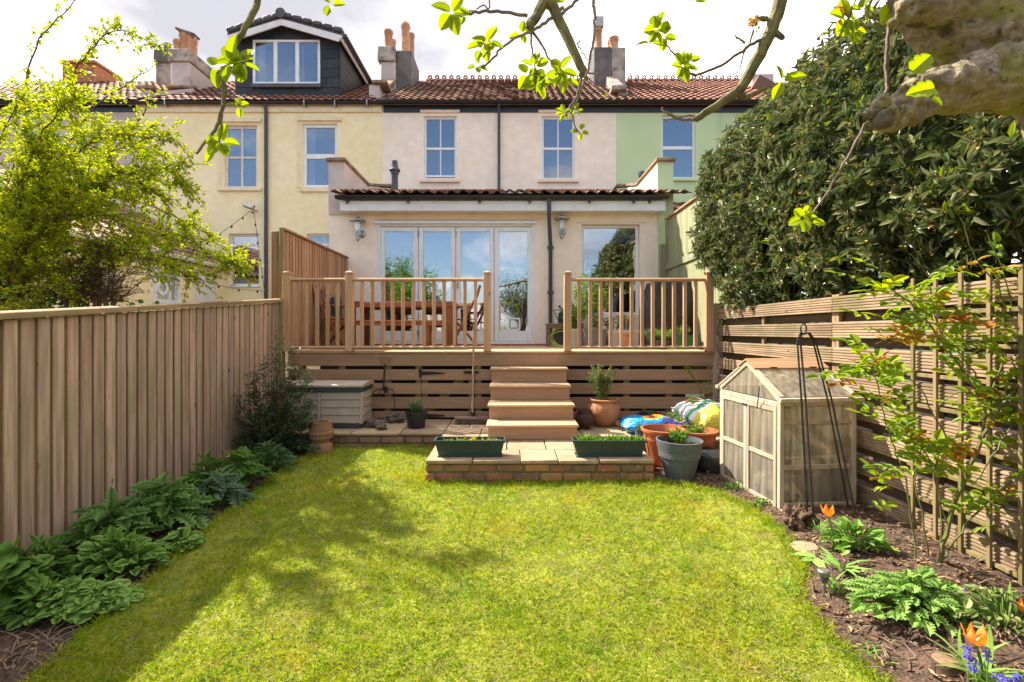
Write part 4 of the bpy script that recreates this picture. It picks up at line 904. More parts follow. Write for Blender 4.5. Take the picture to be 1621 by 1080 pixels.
# chimney stacks on the left party wall
def yz(py, y): return Z(py, y)
m = MB(); m.box(X(270, 13), X(300, 13), 13.0, 14.5, 7.0, Z(98, 13), .02); m.build('chimney', M['render_pale'], hy)
MB().box(X(267, 13), X(302, 13), 12.95, 14.55, Z(98, 13)+.001, Z(78, 13), .02).build('chimney_cap', M['render_old'], hy)
for px, yy, top, r, t in ((281, 13.2, 64, .11, 0), (293, 13.3, 55, .15, 1), (303, 13.9, 58, .15, 1), (306, 14.3, 62, .12, 0)):
    z0_ = Z(80, 13); chimney_pot(hy, X(px, yy), yy, z0_, Z(top, yy)-z0_, r)
    if t: MB().box(X(px, yy)-.2, X(px, yy)+.18, yy-.14, yy+.14, -.03, .03, .01, Matrix.Translation((0, 0, Z(top, yy)+.05)) @ Matrix.Translation((X(px, yy), 0, 0)) @ Matrix.Rotation(R(20), 4, 'Y') @ Matrix.Translation((-X(px, yy), 0, 0))).build('cowl_slab', M['render_dark'], hy)
MB().box(X(246, 14.6), X(273, 14.6), 14.6, 15.4, 7.0, Z(100, 14.6), .02).build('chimney', M['render_old'], hy)
m = MB(); m.box(X(243, 14.6), X(272, 14.6), 14.55, 15.5, Z(100, 14.6)+.001, Z(78, 14.6), .05); m.tube([(X(265, 14.7), 14.7, Z(80, 14.7)), (X(265, 14.7), 14.7, Z(70, 14.7))], .1, 10); m.build('chimney_cap', M['render_dark'], hy)
m = MB(); xa = X(224, 12.3)
m.prism([(xa, 12.25, ZE-.1), (xa, 12.25, Z(142, 12.25)), (xa, 12.9, Z(142, 12.25)+.02), (xa, 14.9, ZRIDGE+.1), (xa, 14.9, ZE)], (.3, 0, 0)); m.prism([(xa+.29, 12.3, ZE), (xa+.29, 12.3, Z(146, 12.3)), (xa+.95, 12.9, Z(140, 12.9)), (xa+.95, 12.9, ZE)], (0, .5, 0)); m.build('party_wall', M['render_pale'], hy, smooth=False)
m = MB(); m.box(xa-.05, xa+.4, 12.18, 12.9, Z(142, 12.25), Z(142, 12.25)+.09, .01); m.beam((xa+.3, 12.8, Z(139, 12.8)), (xa+.95, 13.1, Z(139, 12.9)+.05), .3, .07, b=.01); m.build('coping', M['stone_cap'], hy)
# rear outhouse of the yellow house, its wall running towards the garden
xw = X(354, D)*1.0
oh = hy
m = MB(); z_e = Z(424, D)
xwl = xw
m.add([(xwl, 6.5, .2), (xwl, 9.62, .2), (xwl, 9.62, z_e), (xwl, 6.5, z_e)], [(0,1,2,3)]); m.add([(xwl, 10.42, .2), (xwl, 11.99, .2), (xwl, 11.99, z_e), (xwl, 10.42, z_e)], [(0,1,2,3)])
zwA, zwB = Z(478, 10), Z(402, 10)
m.add([(xwl, 9.62, .2), (xwl, 10.42, .2), (xwl, 10.42, zwA), (xwl, 9.62, zwA)], [(0,1,2,3)]); m.add([(xwl, 9.62, zwB), (xwl, 10.42, zwB), (xwl, 10.42, z_e), (xwl, 9.62, z_e)], [(0,1,2,3)])
m.add([(XY0, 6.5, .2), (xwl, 6.5, .2), (xwl, 6.5, z_e), (XY0, 6.5, z_e+1.2)], [(0,1,2,3)])
m.build('outhouse_wall', M['render_yellow'], hy, smooth=False)
m = MB(); m.box(xwl-.1, xwl+.03, 9.64, 9.72, zwA, zwB, .004); m.box(xwl-.1, xwl+.03, 10.32, 10.40, zwA, zwB, .004); m.box(xwl-.1, xwl+.029, 9.72, 10.32, zwB-.08, zwB, .004); m.box(xwl-.1, xwl+.06, 9.6, 10.44, zwA-.06, zwA+.04, .004); m.box(xwl-.08, xwl+.01, 10.1, 10.14, zwA, zwB)
ow = m.build('window', M['upvc'], hy)
MB().box(xwl-.05, xwl-.045, 9.70, 10.33, zwA, zwB).build('pane', M['glass'], ow, smooth=False)
MB().lathe([(.15, 0), (.17, .012), (.15, .025), (.10, .02), (.10, .0)], 20, (0, 0, 0), False, False, Matrix.Translation((xwl-.03, 9.93, zwA+.3)) @ Matrix.Rotation(R(90), 4, 'Y')).build('cat_flap', M['upvc'], ow)
MB().box(xwl-.04, xwl+.02, 10.85, 11.68, .3, Z(430, 11.2), .005).build('door', M['white_paint'], hy)
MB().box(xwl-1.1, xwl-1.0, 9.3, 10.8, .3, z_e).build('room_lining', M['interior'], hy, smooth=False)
m = MB(); m.add([(xwl+.12, 6.3, z_e-.02), (xwl+.12, 11.99, z_e-.02), (XY0, 11.99, z_e+1.33), (XY0, 6.3, z_e+1.33)], [(0,1,2,3)]); m.add([(xwl+.12, 6.3, z_e-.1), (xwl+.12, 11.99, z_e-.1), (XY0, 11.99, z_e+1.25), (XY0, 6.3, z_e+1.25)], [(0,1,2,3)])
m.build('outhouse_roof', M['tile_brown'], hy, smooth=False)
tiles('outhouse_roof_tiles', hy, M['tile_brown'], (xwl+.14, 11.9, z_e), (0, -1, 0), (XY0-xwl, 0, 1.35), 28, 8, .2, .32)
m = MB(); m.tube([(xwl+.16, 6.3, z_e-.02), (xwl+.16, 11.95, z_e-.02)], .055, 8); m.build('gutter', M['old_paint'], hy)

# --- grey house beyond and its orange chimney
hq = thing('terraced_house', 'grey rendered house with brown tiled roof beyond the lime shrub', 'house', (-13, D, 0), 'rendered houses of the terrace')
gw = (-12.6, -11.6, Z(300, D), Z(200, D))
facade('wall', hq, M['render_grey'], D+.003, XY0-6.3, XY0-.001, .2, ZE+.0, [gw], .1)
window(hq, D, *gw, cols=(.5,), rows=(.5,), midrail=.06)
roofslabs(hq, XY0-6.3, XY0-.002, 'tile_brown')
tiles('roof_tiles', hq, M['tile_brown'], (XY0-6.2, D-.14, ZE+.02), (1, 0, 0), Vr, 31, 15, .2, Vr.length/15, amp=.02)
gutter(hq, XY0-6.3, XY0-.03, D-.12, ZE)
MB().box(XY0-6.3, XY0-.04, D-.03, D+.001, ZE-.2, ZE-.04).build('fascia', M['black_plastic'], hq, smooth=False)
m = MB(); m.box(X(116, YR), X(168, YR), YR-.4, YR+.6, 8, Z(112, YR), .02); m.build('chimney', M['brick_far'], hq)
m = MB(); m.box(X(114, YR), X(170, YR), YR-.45, YR+.65, Z(112, YR)+.001, Z(107, YR), .02); m.build('chimney_cap', M['brick_far'], hq)
MB().box(XY0-6.3, XY0-1.2, 6.8, 6.9, .2, 3.2).build('garden_wall', M['render_yellow'], hq, smooth=False)
m = MB(); ax = X(95, 14); m.tube([(ax, 14, Z(150, 14)), (ax, 14, Z(80, 14))], .015, 6); m.build('aerial', M['metal_grey'], hq)

# ------------------------------------------------------------------ things on the walls
def lantern(px, py, lab):
    p = P(px, py, E-.13); t = thing('wall_lantern', lab, 'lamp', (p.x, E-.001, p.z), 'galvanised wall lanterns')
    m = MB(); m.lathe([(.145, 0), (.14, .018), (.05, .055), (.03, .075), (.0, .08)], 20, (p.x, p.y-.02, p.z), True, False); m.build('lamp_shade', M['metal_grey'], t)
    m = MB(); m.lathe([(.035, -.28), (.048, -.25), (.052, -.12), (.052, -.02), (.035, .0)], 14, (p.x, p.y-.02, p.z), True, True); m.build('lamp_jar', M['glass'], t)
    m = MB(); m.lathe([(.01, -.35), (.03, -.33), (.035, -.28), (.03, -.27)], 12, (p.x, p.y-.02, p.z), True, True); m.tube([(p.x, p.y-.02, p.z-.28), (p.x+.02, p.y+.04, p.z-.24), (p.x+.03, E-.01, p.z-.2)], .012, 8); m.tube([(p.x, p.y-.02, p.z-.02), (p.x, p.y-.02, p.z+.02)], .02, 8); m.build('lamp_arm', M['metal_grey'], t)
    m = MB(); m.lathe([(.065, 0), (.065, .015), (.05, .025)], 18, (0, 0, 0), True, True, Matrix.Translation((p.x+.03, E-.002, p.z-.2)) @ Matrix.Rotation(R(90), 4, 'X')); m.build('back_plate', M['metal_grey'], t)
lantern(567, 351, 'galvanised hat-shaped wall lantern beside the bifold doors, nearest the privacy fence')
lantern(889, 348, 'galvanised hat-shaped wall lantern between the downpipe and the picture window')
p = P(394, 326, D-.2); t = thing('floodlight', 'grey floodlight mounted on the yellow wall under the old sash window', 'light', (p.x, D-.002, p.z))
MB().box(-.13, .13, -.04, .04, -.07, .07, .012, Matrix.Translation(p) @ Matrix.Rotation(R(20), 4, 'Y') @ Matrix.Rotation(R(-35), 4, 'X')).build('lamp_head', M['metal_grey'], t)
MB().tube([p + Vector((.03, .0, -.05)), p + Vector((.1, .1, -.09)), (p.x+.1, D-.01, p.z-.09)], .018, 8).build('bracket', M['metal_grey'], t)
MB().lathe([(.0, 0), (.03, .02), (.04, .05), (.03, .07)], 10, (p.x+.08, p.y+.02, p.z-.2), True, True).build('sensor', M['metal_grey'], t)
def festoon(a, b, sag, n, lab):
    a = Vector(a); b = Vector(b); t = thing('string_lights', lab, 'string lights', tuple(a), 'string lights on the yellow house')
    pts = [a.lerp(b, i/24) - Vector((0, 0, sag * 4 * (i/24) * (1 - i/24))) for i in range(25)]
    MB().tube(pts, .006, 4).build('cable', M['metal_black'], t)
    for i in range(n):
        f = (i+.7)/n; q = a.lerp(b, f) - Vector((0, 0, sag * 4 * f * (1-f)))
        m = MB(); m.lathe([(.012, 0), (.02, -.02), (.02, -.06)], 8, tuple(q), True, True); m.build('bulb_holder', M['metal_black'], t)
festoon(P(396, 334, 11.8), P(300, 400, 10), .05, 5, 'thin festoon cable running down from the floodlight towards the outhouse')
festoon(P(402, 334, 11.8), P(420, 470, 11.8), .04, 5, 'thin festoon cable hanging beside the grey downpipe')
festoon(P(285, 432, 10), P(416, 460, 11.8), .10, 4, 'thin festoon cable sagging across the white outhouse door')

# ------------------------------------------------------------------ fences
XF = -2.93
def ftop(y): return 1.5 + .116 + .093 * (y - 2.68)
fl = thing('closeboard_fence', 'weathered brown vertical board fence with capping rail along the planted bed', 'fence', (XF, 2.5, 0))
y = -1.4; i = 0
while y < 5.86:
    t = ftop(y); g0 = gz(XF, y) + .02
    w_ = .077 + rnd.uniform(-.006, .005); dz_ = rnd.uniform(-.0, .006)
    MB().box(XF-.017+dz_, XF+dz_*.6, y, y+w_, g0, t-.045 - dz_, .002).build('board', M['fence'], fl)
    MB().box(XF-.04, XF-.0185, y+w_-.02, y+.0975+.02, g0, t-.048).build('rear_board', M['fence_rear'], fl, smooth=False)
    y += .0975; i += 1
for a, b in ((-1.4, 1.2), (1.203, 3.62), (3.623, 5.86)):
    MB().prism([(XF-.05, a, ftop(a)-.045), (XF+.035, a, ftop(a)-.045), (XF+.035, a, ftop(a)-.01), (XF+.02, a, ftop(a)), (XF-.05, a, ftop(a))], (0, b-a, .093*(b-a))).build('capping_rail', M['fence_cap'], fl)
MB().box(XF-.06, XF+.04, 5.865, 5.965, .1, ftop(5.9)-.0, .005).build('post', M['post_green'], fl)
for a in (1.15, 3.57): MB().box(XF-.14, XF-.041, a, a+.1, .0, ftop(a)-.1, .004).build('post', M['fence_rear'], fl)

fp = thing('privacy_screen', 'tall warm brown closeboard privacy screen standing on the deck beside the dining table', 'fence', (XF, 7, 1.25))
y = 5.99; z1 = 2.83
while y < 8.30:
    MB().box(XF-.016, XF, y, y+.066, ZD+.004, z1-.03 + rnd.uniform(-.004, .004), .003).build('board', M['fence_new'], fp)
    MB().box(XF-.036, XF-.0175, y+.05, y+.105, ZD+.004, z1-.03).build('rear_board', M['fence_rear'], fp, smooth=False)
    y += .088
MB().box(XF-.05, XF+.03, 5.97, 8.34, z1-.029, z1, .005).build('capping_rail', M['fence_new'], fp)
MB().box(XF-.04, XF+.01, 5.965, 5.988, ZD-.2, z1, .003).build('edge_post', M['post_green'], fp)
fn = thing('fence_return', 'single tall board panel seen edge-on behind the green fence post', 'fence', (XF-.13, 6, 0))
MB().box(XF-.19, XF-.075, 6.05, 6.09, .2, Z(366, 6.05), .004).build('board', M['fence_new'], fn)
MB().box(XF-.185, XF-.08, 6.095, 6.16, .2, Z(470, 6.05), .004).build('post', M['fence_rear'], fn)

# green fence along the deck
XG = 2.74
fg = thing('closeboard_fence', 'tall pale green board fence beside the barbecue with a tan capping rail', 'fence', (XG, 7, 1.2))
y = 5.2; i = 0
while y < 8.28:
    MB().box(XG, XG+.015, y, y+.118, ZD-.6, 3.47, .003).build('board', M['fence_greenish'], fg); y += .1215
MB().box(XG+.016, XG+.05, 5.2, 8.3, ZD-.6, 3.46).build('rear_board', M['fence_greenish'], fg, smooth=False)
MB().box(XG-.035, XG+.06, 5.2, 8.3, 3.471, 3.505, .005).build('capping_rail', M['frame_lid'], fg)
MB().box(XG-.03, XG-.001, 5.2, 8.3, 2.58, 2.69, .004).build('rail', M['fence_greenish'], fg)
MB().box(XG-.11, XG-.001, 8.26, 8.36, ZD, 3.05, .005).build('post', M['fence_greenish'], fg)

# slatted fence on the right
XS_ = 2.60
fs_ = thing('slat_fence', 'brown fence of grooved horizontal boards with dark gaps behind the climbing rose', 'fence', (XS_, 3, 0))
def grooved(y0, y1, ztop, h=.126, x=XS_, th=.026):
    n = 6; prof = []
    zb = ztop - h; st = h / n
    for k_ in range(n):
        za = zb + k_ * st; prof += [(x+.0, za+.003), (x+.0, za+st*.62), (x+.006, za+st*.70), (x+.006, za+st*.97)]
    prof += [(x+th, ztop), (x+th, zb)]
    return MB().prism([(a, y0, b) for a, b in prof], (0, y1-y0, 0))
ends = [-1.6, .18, 1.98, 3.80, 5.93]
for j in range(8):
    zt_ = 1.78 - .203 * j
    for a, b in zip(ends, ends[1:]):
        o = grooved(a+.003, b-.003, zt_ + rnd.uniform(-.004, .004)).build('slat', M['slat'], fs_, smooth=False)
    for a, b in zip(ends, ends[1:]):
        MB().box(XS_+.078, XS_+.10, a+.004, b-.004, zt_-.126-.072, zt_-.126-.004).build('rear_slat', M['slat_rear'], fs_, smooth=False)
for a in ends: MB().box(XS_+.0265, XS_+.0675, a-.04, a+.04, .1, 1.80, .003).build('post', M['slat_post'], fs_)
for a in (1.0, 2.9, 4.9): MB().box(XS_+.0265, XS_+.0675, a-.02, a+.02, .1, 1.78, .003).build('batten', M['slat_post'], fs_)
MB().box(XS_-.03, XS_+.10, 5.93, 6.02, .2, 1.86, .005).build('end_post', M['frame_wood'], fs_)

tr = thing('trellis', 'narrow wooden trellis fixed to the slat fence behind the rose stems', 'trellis', (XS_-.03, 2.3, .2))
for a in (3.0, 2.84, 2.68, 2.52, 2.36, 2.20, 2.04):
    MB().box(XS_-.035, XS_-.018, a-.011, a+.011, .20, 1.84, .002).build('lath', M['trellis'], tr)
for zz_ in [.25 + .195 * i for i in range(8)]:
    MB().box(XS_-.0175, XS_-.001, 1.98, 3.06, zz_-.012, zz_+.012, .002).build('lath', M['trellis'], tr)

# ------------------------------------------------------------------ deck
YD = 5.97
dk = thing('timber_deck', 'raised tan composite deck with horizontal skirt boards and a small gate', 'deck', (-.15, YD, 0))
DX0, DX1 = -2.86, 2.585
y = YD - .02
while y < 8.30:
    MB().box(DX0, DX1, y, min(y+.143, 8.335), ZD-.027, ZD, .005).build('deck_board', M['deck_tread'], dk); y += .147
MB().box(DX0, DX1, YD, YD+.024, Z(579.5, YD), ZD-.028, .004).build('fascia', M['deck'], dk)
skirt = [(585, 602), (607, 624), (629, 647), (651.5, 664.5)]
gx0, gx1 = X(667, YD), X(751, YD)
for a, b in skirt:
    zt_, zb_ = Z(a, YD), Z(b, YD)
    if b > 660: zb_ = .39
    for s, t in ((DX0, gx0-.004), (gx1+.004, .2), (.2+.004, DX1)):
        MB().box(s, t, YD+.004, YD+.026, zb_, zt_, .003).build('skirt_board', M['deck'], dk)
for px in (475, 540, 613, 662, 757, 890, 993, 1060, 1125):
    MB().box(X(px, YD)-.04, X(px, YD)+.04, YD+.027, YD+.10, .3, Z(579, YD), .003).build('deck_post', M['joist'], dk)
gt = MB().box(gx0+.01, gx0+.08, YD+.027, YD+.05, .39, Z(585, YD), .003).build('gate', M['joist'], dk)
MB().box(gx1-.08, gx1-.01, YD+.027, YD+.05, .39, Z(585, YD), .003).build('gate_stile', M['joist'], gt)
for a, b in skirt:
    zb_ = Z(b, YD) if b < 660 else .40
    MB().box(gx0, gx1, YD+.003, YD+.025, zb_, Z(a, YD), .003).build('gate_board', M['deck'], gt)
MB().beam((gx0+.06, YD+.06, .45), (gx1-.06, YD+.06, Z(587, YD)), .03, .09).build('gate_brace', M['joist'], gt)
for pz in (591, 658):
    m = MB(); zc = Z(pz, YD); m.box(gx0-.03, gx0+.0, YD-.006, YD+.0025, zc-.055, zc+.055, .001); m.prism([(gx0+.002, YD-.004, zc-.026), (gx0+.30, YD-.004, zc-.008), (gx0+.30, YD-.004, zc+.008), (gx0+.002, YD-.004, zc+.026)], (0, .006, 0)); m.build('hinge', M['metal_black'], gt)
m = MB(); zc = Z(590, YD); m.box(gx1-.13, gx1+.05, YD-.006, YD+.0025, zc-.012, zc+.02, .001); m.tube([(gx1-.14, YD-.016, zc+.004), (gx1+.06, YD-.016, zc+.004)], .008, 6); m.build('bolt', M['metal_black'], gt)
# near-black sheet: under-deck shade behind the skirt gaps, put into its colour
MB().box(DX0, DX1, YD+1.0, YD+1.05, .2, ZD-.1).build('under_deck_shade_sheet', M['interior'], dk, smooth=False)

def balustrade(lab, posts, bals, y=5.93, x0=None, x1=None):
    t = thing('balustrade', lab, 'railing', ((posts[0]+posts[-1])/2, y, ZD), 'timber balustrades of the deck')
    for k_, p in enumerate(posts):
        h = Z(430, y)
        m = MB(); m.box(p-.046, p+.046, y-.046, y+.046, ZD-.0, h-.05, .004)
        m.box(p-.04, p+.04, y-.04, y+.04, h-.05, h-.035, .003); m.box(p-.047, p+.047, y-.047, y+.047, h-.035, h-.012, .004); m.add([(p-.047, y-.047, h-.012), (p+.047, y-.047, h-.012), (p+.047, y+.047, h-.012), (p-.047, y+.047, h-.012), (p, y, h+.012)], [(0,1,4), (1,2,4), (2,3,4), (3,0,4)])
        m.build('newel_post', M['bal'], t)
    for a, b in zip(posts, posts[1:]):
        z_ = Z(443, y); m = MB(); pr = [(a+.047, y + .034*math.cos(q), z_ + .022*math.sin(q)) for q in [2*math.pi*i/10 for i in range(10)]]; m.prism(pr, (b-a-.094, 0, 0)); m.build('top_rail', M['bal_rail'], t)
        z_ = Z(550, y); m = MB(); pr = [(a+.047, y + .032*math.cos(q), z_ + .019*math.sin(q)) for q in [2*math.pi*i/10 for i in range(10)]]; m.prism(pr, (b-a-.094, 0, 0)); m.build('bottom_rail', M['bal_rail'], t)
    for px in bals:
        c = X(px, y); MB().box(c-.021, c+.021, y-.018, y+.018, Z(549, y)+.012, Z(444.5, y)-.012, .003).build('baluster', M['bal'], t)
balustrade('wooden balustrade in front of the dining table, with three turned-top newel posts', [X(455.5, 5.93), X(553.5, 5.93), X(771.5, 5.93)],
           [469, 485.5, 502, 518.5, 534.5] + [573, 589.5, 606, 621.7, 638, 654.7, 670.8, 687, 703, 719.5, 736, 752.8])
balustrade('wooden balustrade in front of the potted plants and black-covered barbecue', [X(898.5, 5.93), X(1122, 5.93)],
           [917, 934.6, 951, 967, 984, 1000, 1016.5, 1033.4, 1050.5, 1067, 1084, 1101])

# steps
st = thing('deck_steps', 'four tan composite steps leading from the paving up to the deck', 'steps', (.21, 5.2, .385))
sx0, sx1 = -.265, .685; ZP = .385
tz = [1.056, .880, .707, .544]; ty = [5.67, 5.37, 5.06, 4.78]
for i in range(4):
    yb = YD - .002 if i == 0 else ty[i-1] + .03
    for s in range(2):
        ya = ty[i] + s * (yb - ty[i]) / 2; yc = ty[i] + (s+1) * (yb - ty[i]) / 2 - .003
        MB().box(sx0, sx1, ya, yc, tz[i]-.026, tz[i], .006).build('tread', M['deck_tread'], st)
    zb_ = tz[i+1] + .001 if i < 3 else ZP + .001
    MB().box(sx0+.018, sx1-.018, ty[i]+.03, ty[i]+.052, zb_, tz[i]-.027, .003).build('riser', M['deck'], st)
for sx in (sx0+.02, sx1-.045):
    m = MB(); pr = [(sx, ty[3]+.053, ZP+.002)]
    for i in (3, 2, 1, 0): pr += [(sx, ty[i]+.053, tz[i]-.03), (sx, (ty[i-1]+.053) if i else YD-.004, tz[i]-.03)]
    pr += [(sx, YD-.004, ZP+.002)]; m.prism(pr, (.024, 0, 0)); m.build('stringer', M['deck'], st, smooth=False)

# ------------------------------------------------------------------ brick platform and ledge with slabs
pf = thing('brick_platform', 'low brick platform with sandstone slabs at the foot of the steps', 'platform', (.24, 4.5, .2))
fx0, fx1, fy = -.755, 1.237, 4.07
MB().box(fx0+.012, fx1-.012, fy+.012, 5.95, .10, ZP-.036).build('core', M['mortar'], pf, smooth=False)
cuts = [fx0-.0, X(748, fy), X(824, fy), X(884, fy), X(945, fy)+.02, fx1]
rowsy = [4.05, 4.42, 4.93, 5.44, 5.955]
for j in range(4):
    cc = cuts if j % 2 == 0 else [fx0, -.50, -.05, .33, .78, fx1]
    for a, b in zip(cc, cc[1:]):
        z_ = ZP + rnd.uniform(-.003, .002); MB().box(a+.004, b-.004, rowsy[j]+.004, rowsy[j+1]-.004, z_-.033, z_, .006).build('slab', M['slab'], pf)
def brickrow(parent, x0, x1, y, z0, h, off, L=.212, axis='x', mat='brick', var=.03):
    p = x0 - off
    while p < x1 - .02:
        l = L + rnd.uniform(-var, var); a, b = max(p, x0), min(p + l, x1); p += l + .011
        if b - a < .03: continue
        dy_ = rnd.uniform(-.006, .006); e = rnd.uniform(0, .005)
        if axis == 'x': m = MB().box(a, b, y+dy_, y+.1, z0+e, z0+h-rnd.uniform(0, .004), .009)
        else: m = MB().box(y+dy_-.0, y+.1*(-1 if False else 1), a, b, z0+e, z0+h, .009)
        m.build('brick', M[mat], parent)
for k_, (z0_, off) in enumerate(((.105, .03), (.192, .12), (.275, .05))):
    hh = (.078, .074, .070)[k_]
    brickrow(pf, fx0, fx1, fy, z0_, hh, off)
    brickrow(pf, fy+.11, 5.15, fx0, z0_, hh, off*.5, axis='y')
    # east side
    p_ = fy + .11
    while p_ < 5.0:
        MB().box(fx1-.1, fx1+rnd.uniform(-.004, .006), p_, p_+.2, z0_, z0_+hh, .009).build('brick', M['brick'], pf); p_ += .212

lg = thing('brick_ledge', 'mossy low brick ledge with slabs under the storage box', 'ledge', (-1.8, 5.4, .2))
lx0 = -2.87
MB().box(lx0, fx0-.002, 5.20, 5.95, .1, ZP-.036).build('core', M['mortar'], lg, smooth=False)
for a, b in ((lx0, -2.3), (-2.3, -1.78), (-1.78, -1.24), (-1.24, fx0)):
    MB().box(a+.005, b-.005, 5.155, 5.955, ZP-.035, ZP-.001+rnd.uniform(-.003, 0), .008).build('slab', M['slab'], lg)
for z0_, off in ((.09, .06), (.175, .15), (.262, .02)): brickrow(lg, lx0, fx0-.01, 5.185, z0_, .078, off, .225, mat='brick_pink', var=.04)

re_ = thing('paving', 'worn sandstone slabs behind the terracotta tubs', 'paving', (1.9, 5.4, .3))
MB().box(fx1+.004, 2.57, 4.92, 5.95, .1, ZP-.05).build('core', M['mortar'], re_, smooth=False)
for a, b in ((fx1+.004, 1.72), (1.72, 2.15), (2.15, 2.57)):
    for c, d in ((4.9, 5.4), (5.4, 5.95)):
        MB().box(a+.005, b-.005, c+.005, d-.005, ZP-.049, ZP-.006+rnd.uniform(-.004, 0), .008).build('slab', M['slab'], re_)

# ------------------------------------------------------------------ storage box
bx = thing('storage_box', 'beige plastic garden storage box with dark blue-grey rim on the brick ledge', 'storage box', (-2.2, 5.6, ZP))
x0, x1, y0, y1 = X(452, 5.38), X(573, 5.38), 5.38, 5.80; zt_ = Z(609, 5.38); zb_ = ZP
MB().box(x0+.01, x1-.01, y0+.01, y1-.01, zb_, zb_+.05, .006).build('base', M['box_navy'], bx)
bb = MB().box(x0+.02, x1-.02, y0+.02, y1-.02, zb_+.05, zt_-.09, .006).build('body', M['box_beige'], bx)
hh = (zt_-.09 - zb_-.055); nb = 4
for pxa, pxb in ((x0, (x0+x1)/2-.06), ((x0+x1)/2-.06, x1)):
    for k_ in range(nb):
        a = zb_+.06 + k_*hh/nb; m = MB()
        m.prism([(pxa+.025, y0-.004+.006, a+.004), (pxa+.025, y0+.012, a+hh/nb-.004), (pxa+.025, y0+.02, a+hh/nb-.004), (pxa+.025, y0+.02, a+.004)], (pxb-pxa-.05, 0, 0)); m.build('panel', M['box_beige'], bx)
for k_ in range(nb):
    a = zb_+.06 + k_*hh/nb; m = MB()
    m.prism([(x1+.002, y0+.03, a+.004), (x1-.012, y0+.03, a+hh/nb-.004), (x1-.02, y0+.03, a+hh/nb-.004), (x1-.02, y0+.03, a+.004)], (0, y1-y0-.06, 0)); m.build('panel', M['box_beige'], bx)
for c in (x0+.013, (x0+x1)/2-.06, x1-.013): MB().box(c-.02, c+.02, y0-.001, y0+.03, zb_+.05, zt_-.088, .006).build('rib', M['box_beige'], bx)
MB().box(x0, x1+.003, y0-.008, y1, zt_-.09, zt_-.03, .008).build('rim', M['box_navy'], bx)
m = MB(); pr = [(x0-.01, y0-.02, zt_-.029), (x0-.01, y0-.02, zt_-.008), (x0-.01, y0+.02, zt_+.002), (x0-.01, (y0+y1)/2, zt_+.018), (x0-.01, y1-.02, zt_+.01), (x0-.01, y1+.01, zt_-.01), (x0-.01, y1+.01, zt_-.029)]
m.prism(pr, (x1-x0+.025, 0, 0)); m.build('lid', M['box_beige'], bx)
MB().box(x0+.3, x0+.52, y0-.016, y0-.006, zt_-.085, zt_-.05, .004).build('handle', M['box_navy'], bx)

# ------------------------------------------------------------------ pots
def pot_thing(name, lab, cat, x, y, z, group=None): return thing(name, lab, cat, (x, y, z), group)
def round_pot(t, prof, mat, soil_z, soil_r, c, name='pot', soilname='soil'):
    o = MB().lathe(prof, 32, c, True, False).build(name, M[mat], t)
    MB().lathe([(0.001, .008), (soil_r*.5, .012), (soil_r, 0)], 20, (c[0], c[1], c[2]+soil_z), False, False).build(soilname, M['compost'], t)
    return o
def plant_tuft(name, t, mat, c, n, h, spread, tmpl=T_OVAL, L=.05, W=.022, up=.8, kind='stuff', stems=True, seed=None):
    """stems from the soil with leaves along them"""
    P_, D_, N_ = [], [], []; m = MB(); c = Vector(c)
    for i in range(n):
        a = rnd.uniform(0, 6.283); r = spread * rnd.random() ** .5; tip = c + Vector((r*math.cos(a), r*math.sin(a), h*rnd.uniform(.5, 1)))
        b = c + Vector((r*.35*math.cos(a), r*.35*math.sin(a), 0)); mid = b.lerp(tip, .5) + Vector((0, 0, h*.1))
        if stems: m.tube([b, mid, tip], [.003, .0025, .0015], 4, False)
        nl = max(3, int(h / max(L*.45, .01)))
        for k_ in range(nl):
            f = .25 + .75 * (k_ + rnd.random()) / nl; q = b.lerp(mid, f*2) if f < .5 else mid.lerp(tip, f*2-1)
            aa = a + rnd.gauss(0, 1.3); P_.append(q); D_.append((math.cos(aa), math.sin(aa), rnd.gauss(.35, .4))); N_.append((rnd.gauss(0, .3), rnd.gauss(0, .3), 1))
    s = npr.uniform(.6, 1.15, len(P_))
    o = leaves(name, mat, t, tmpl, np.array([tuple(p) for p in P_]), D_, N_, L*s, W*s, kind=kind)
    if stems and m.v: m.build('stems', M['stem_green'], t, normals=False)['kind'] = 'stuff'
    return o

def trough(lab, xa, xb, y, z, mat='trough', hh=.15, dep=.17, cat='planter', group='dark green window-box troughs'):
    t = thing('trough_planter', lab, cat, ((xa+xb)/2, y+dep/2, z), group)
    i = .032; e = .012
    def ring(x0, x1, y0, y1, z_): return [(x0, y0, z_), (x1, y0, z_), (x1, y1, z_), (x0, y1, z_)]
    m = MB(); bot = ring(xa+i+.01, xb-i-.01, y+i*.8, y+dep-i*.8, z+.014); top = ring(xa+.012, xb-.012, y+.012, y+dep-.012, z+hh-.02); r1 = ring(xa, xb, y, y+dep, z+hh-.02); r2 = ring(xa, xb, y, y+dep, z+hh); r3 = ring(xa+.018, xb-.018, y+.018, y+dep-.018, z+hh); r4 = ring(xa+.022, xb-.022, y+.022, y+dep-.022, z+hh-.05)
    rs = [bot, top, r1, r2, r3, r4]; m.add(sum(rs, []), [(3, 2, 1, 0)] + [(k_*4+q, k_*4+(q+1) % 4, k_*4+4+(q+1) % 4, k_*4+4+q) for k_ in range(5) for q in range(4)])
    m.build('trough', M[mat], t)
    MB().box(xa+i-.0, xb-i+.0, y+i*.5, y+dep-i*.5, z, z+.0135, .003).build('saucer', M[mat], t)
    m = MB(); m.box(xa+.021, xb-.021, y+.021, y+dep-.021, z+.08, z+hh-.04); m.build('soil', M['compost'], t)
    return t
ya = 4.13
t = trough('dark green trough of yellow-tipped seedlings at the platform corner nearest the storage box', X(686, ya), X(800, ya), ya, ZP)
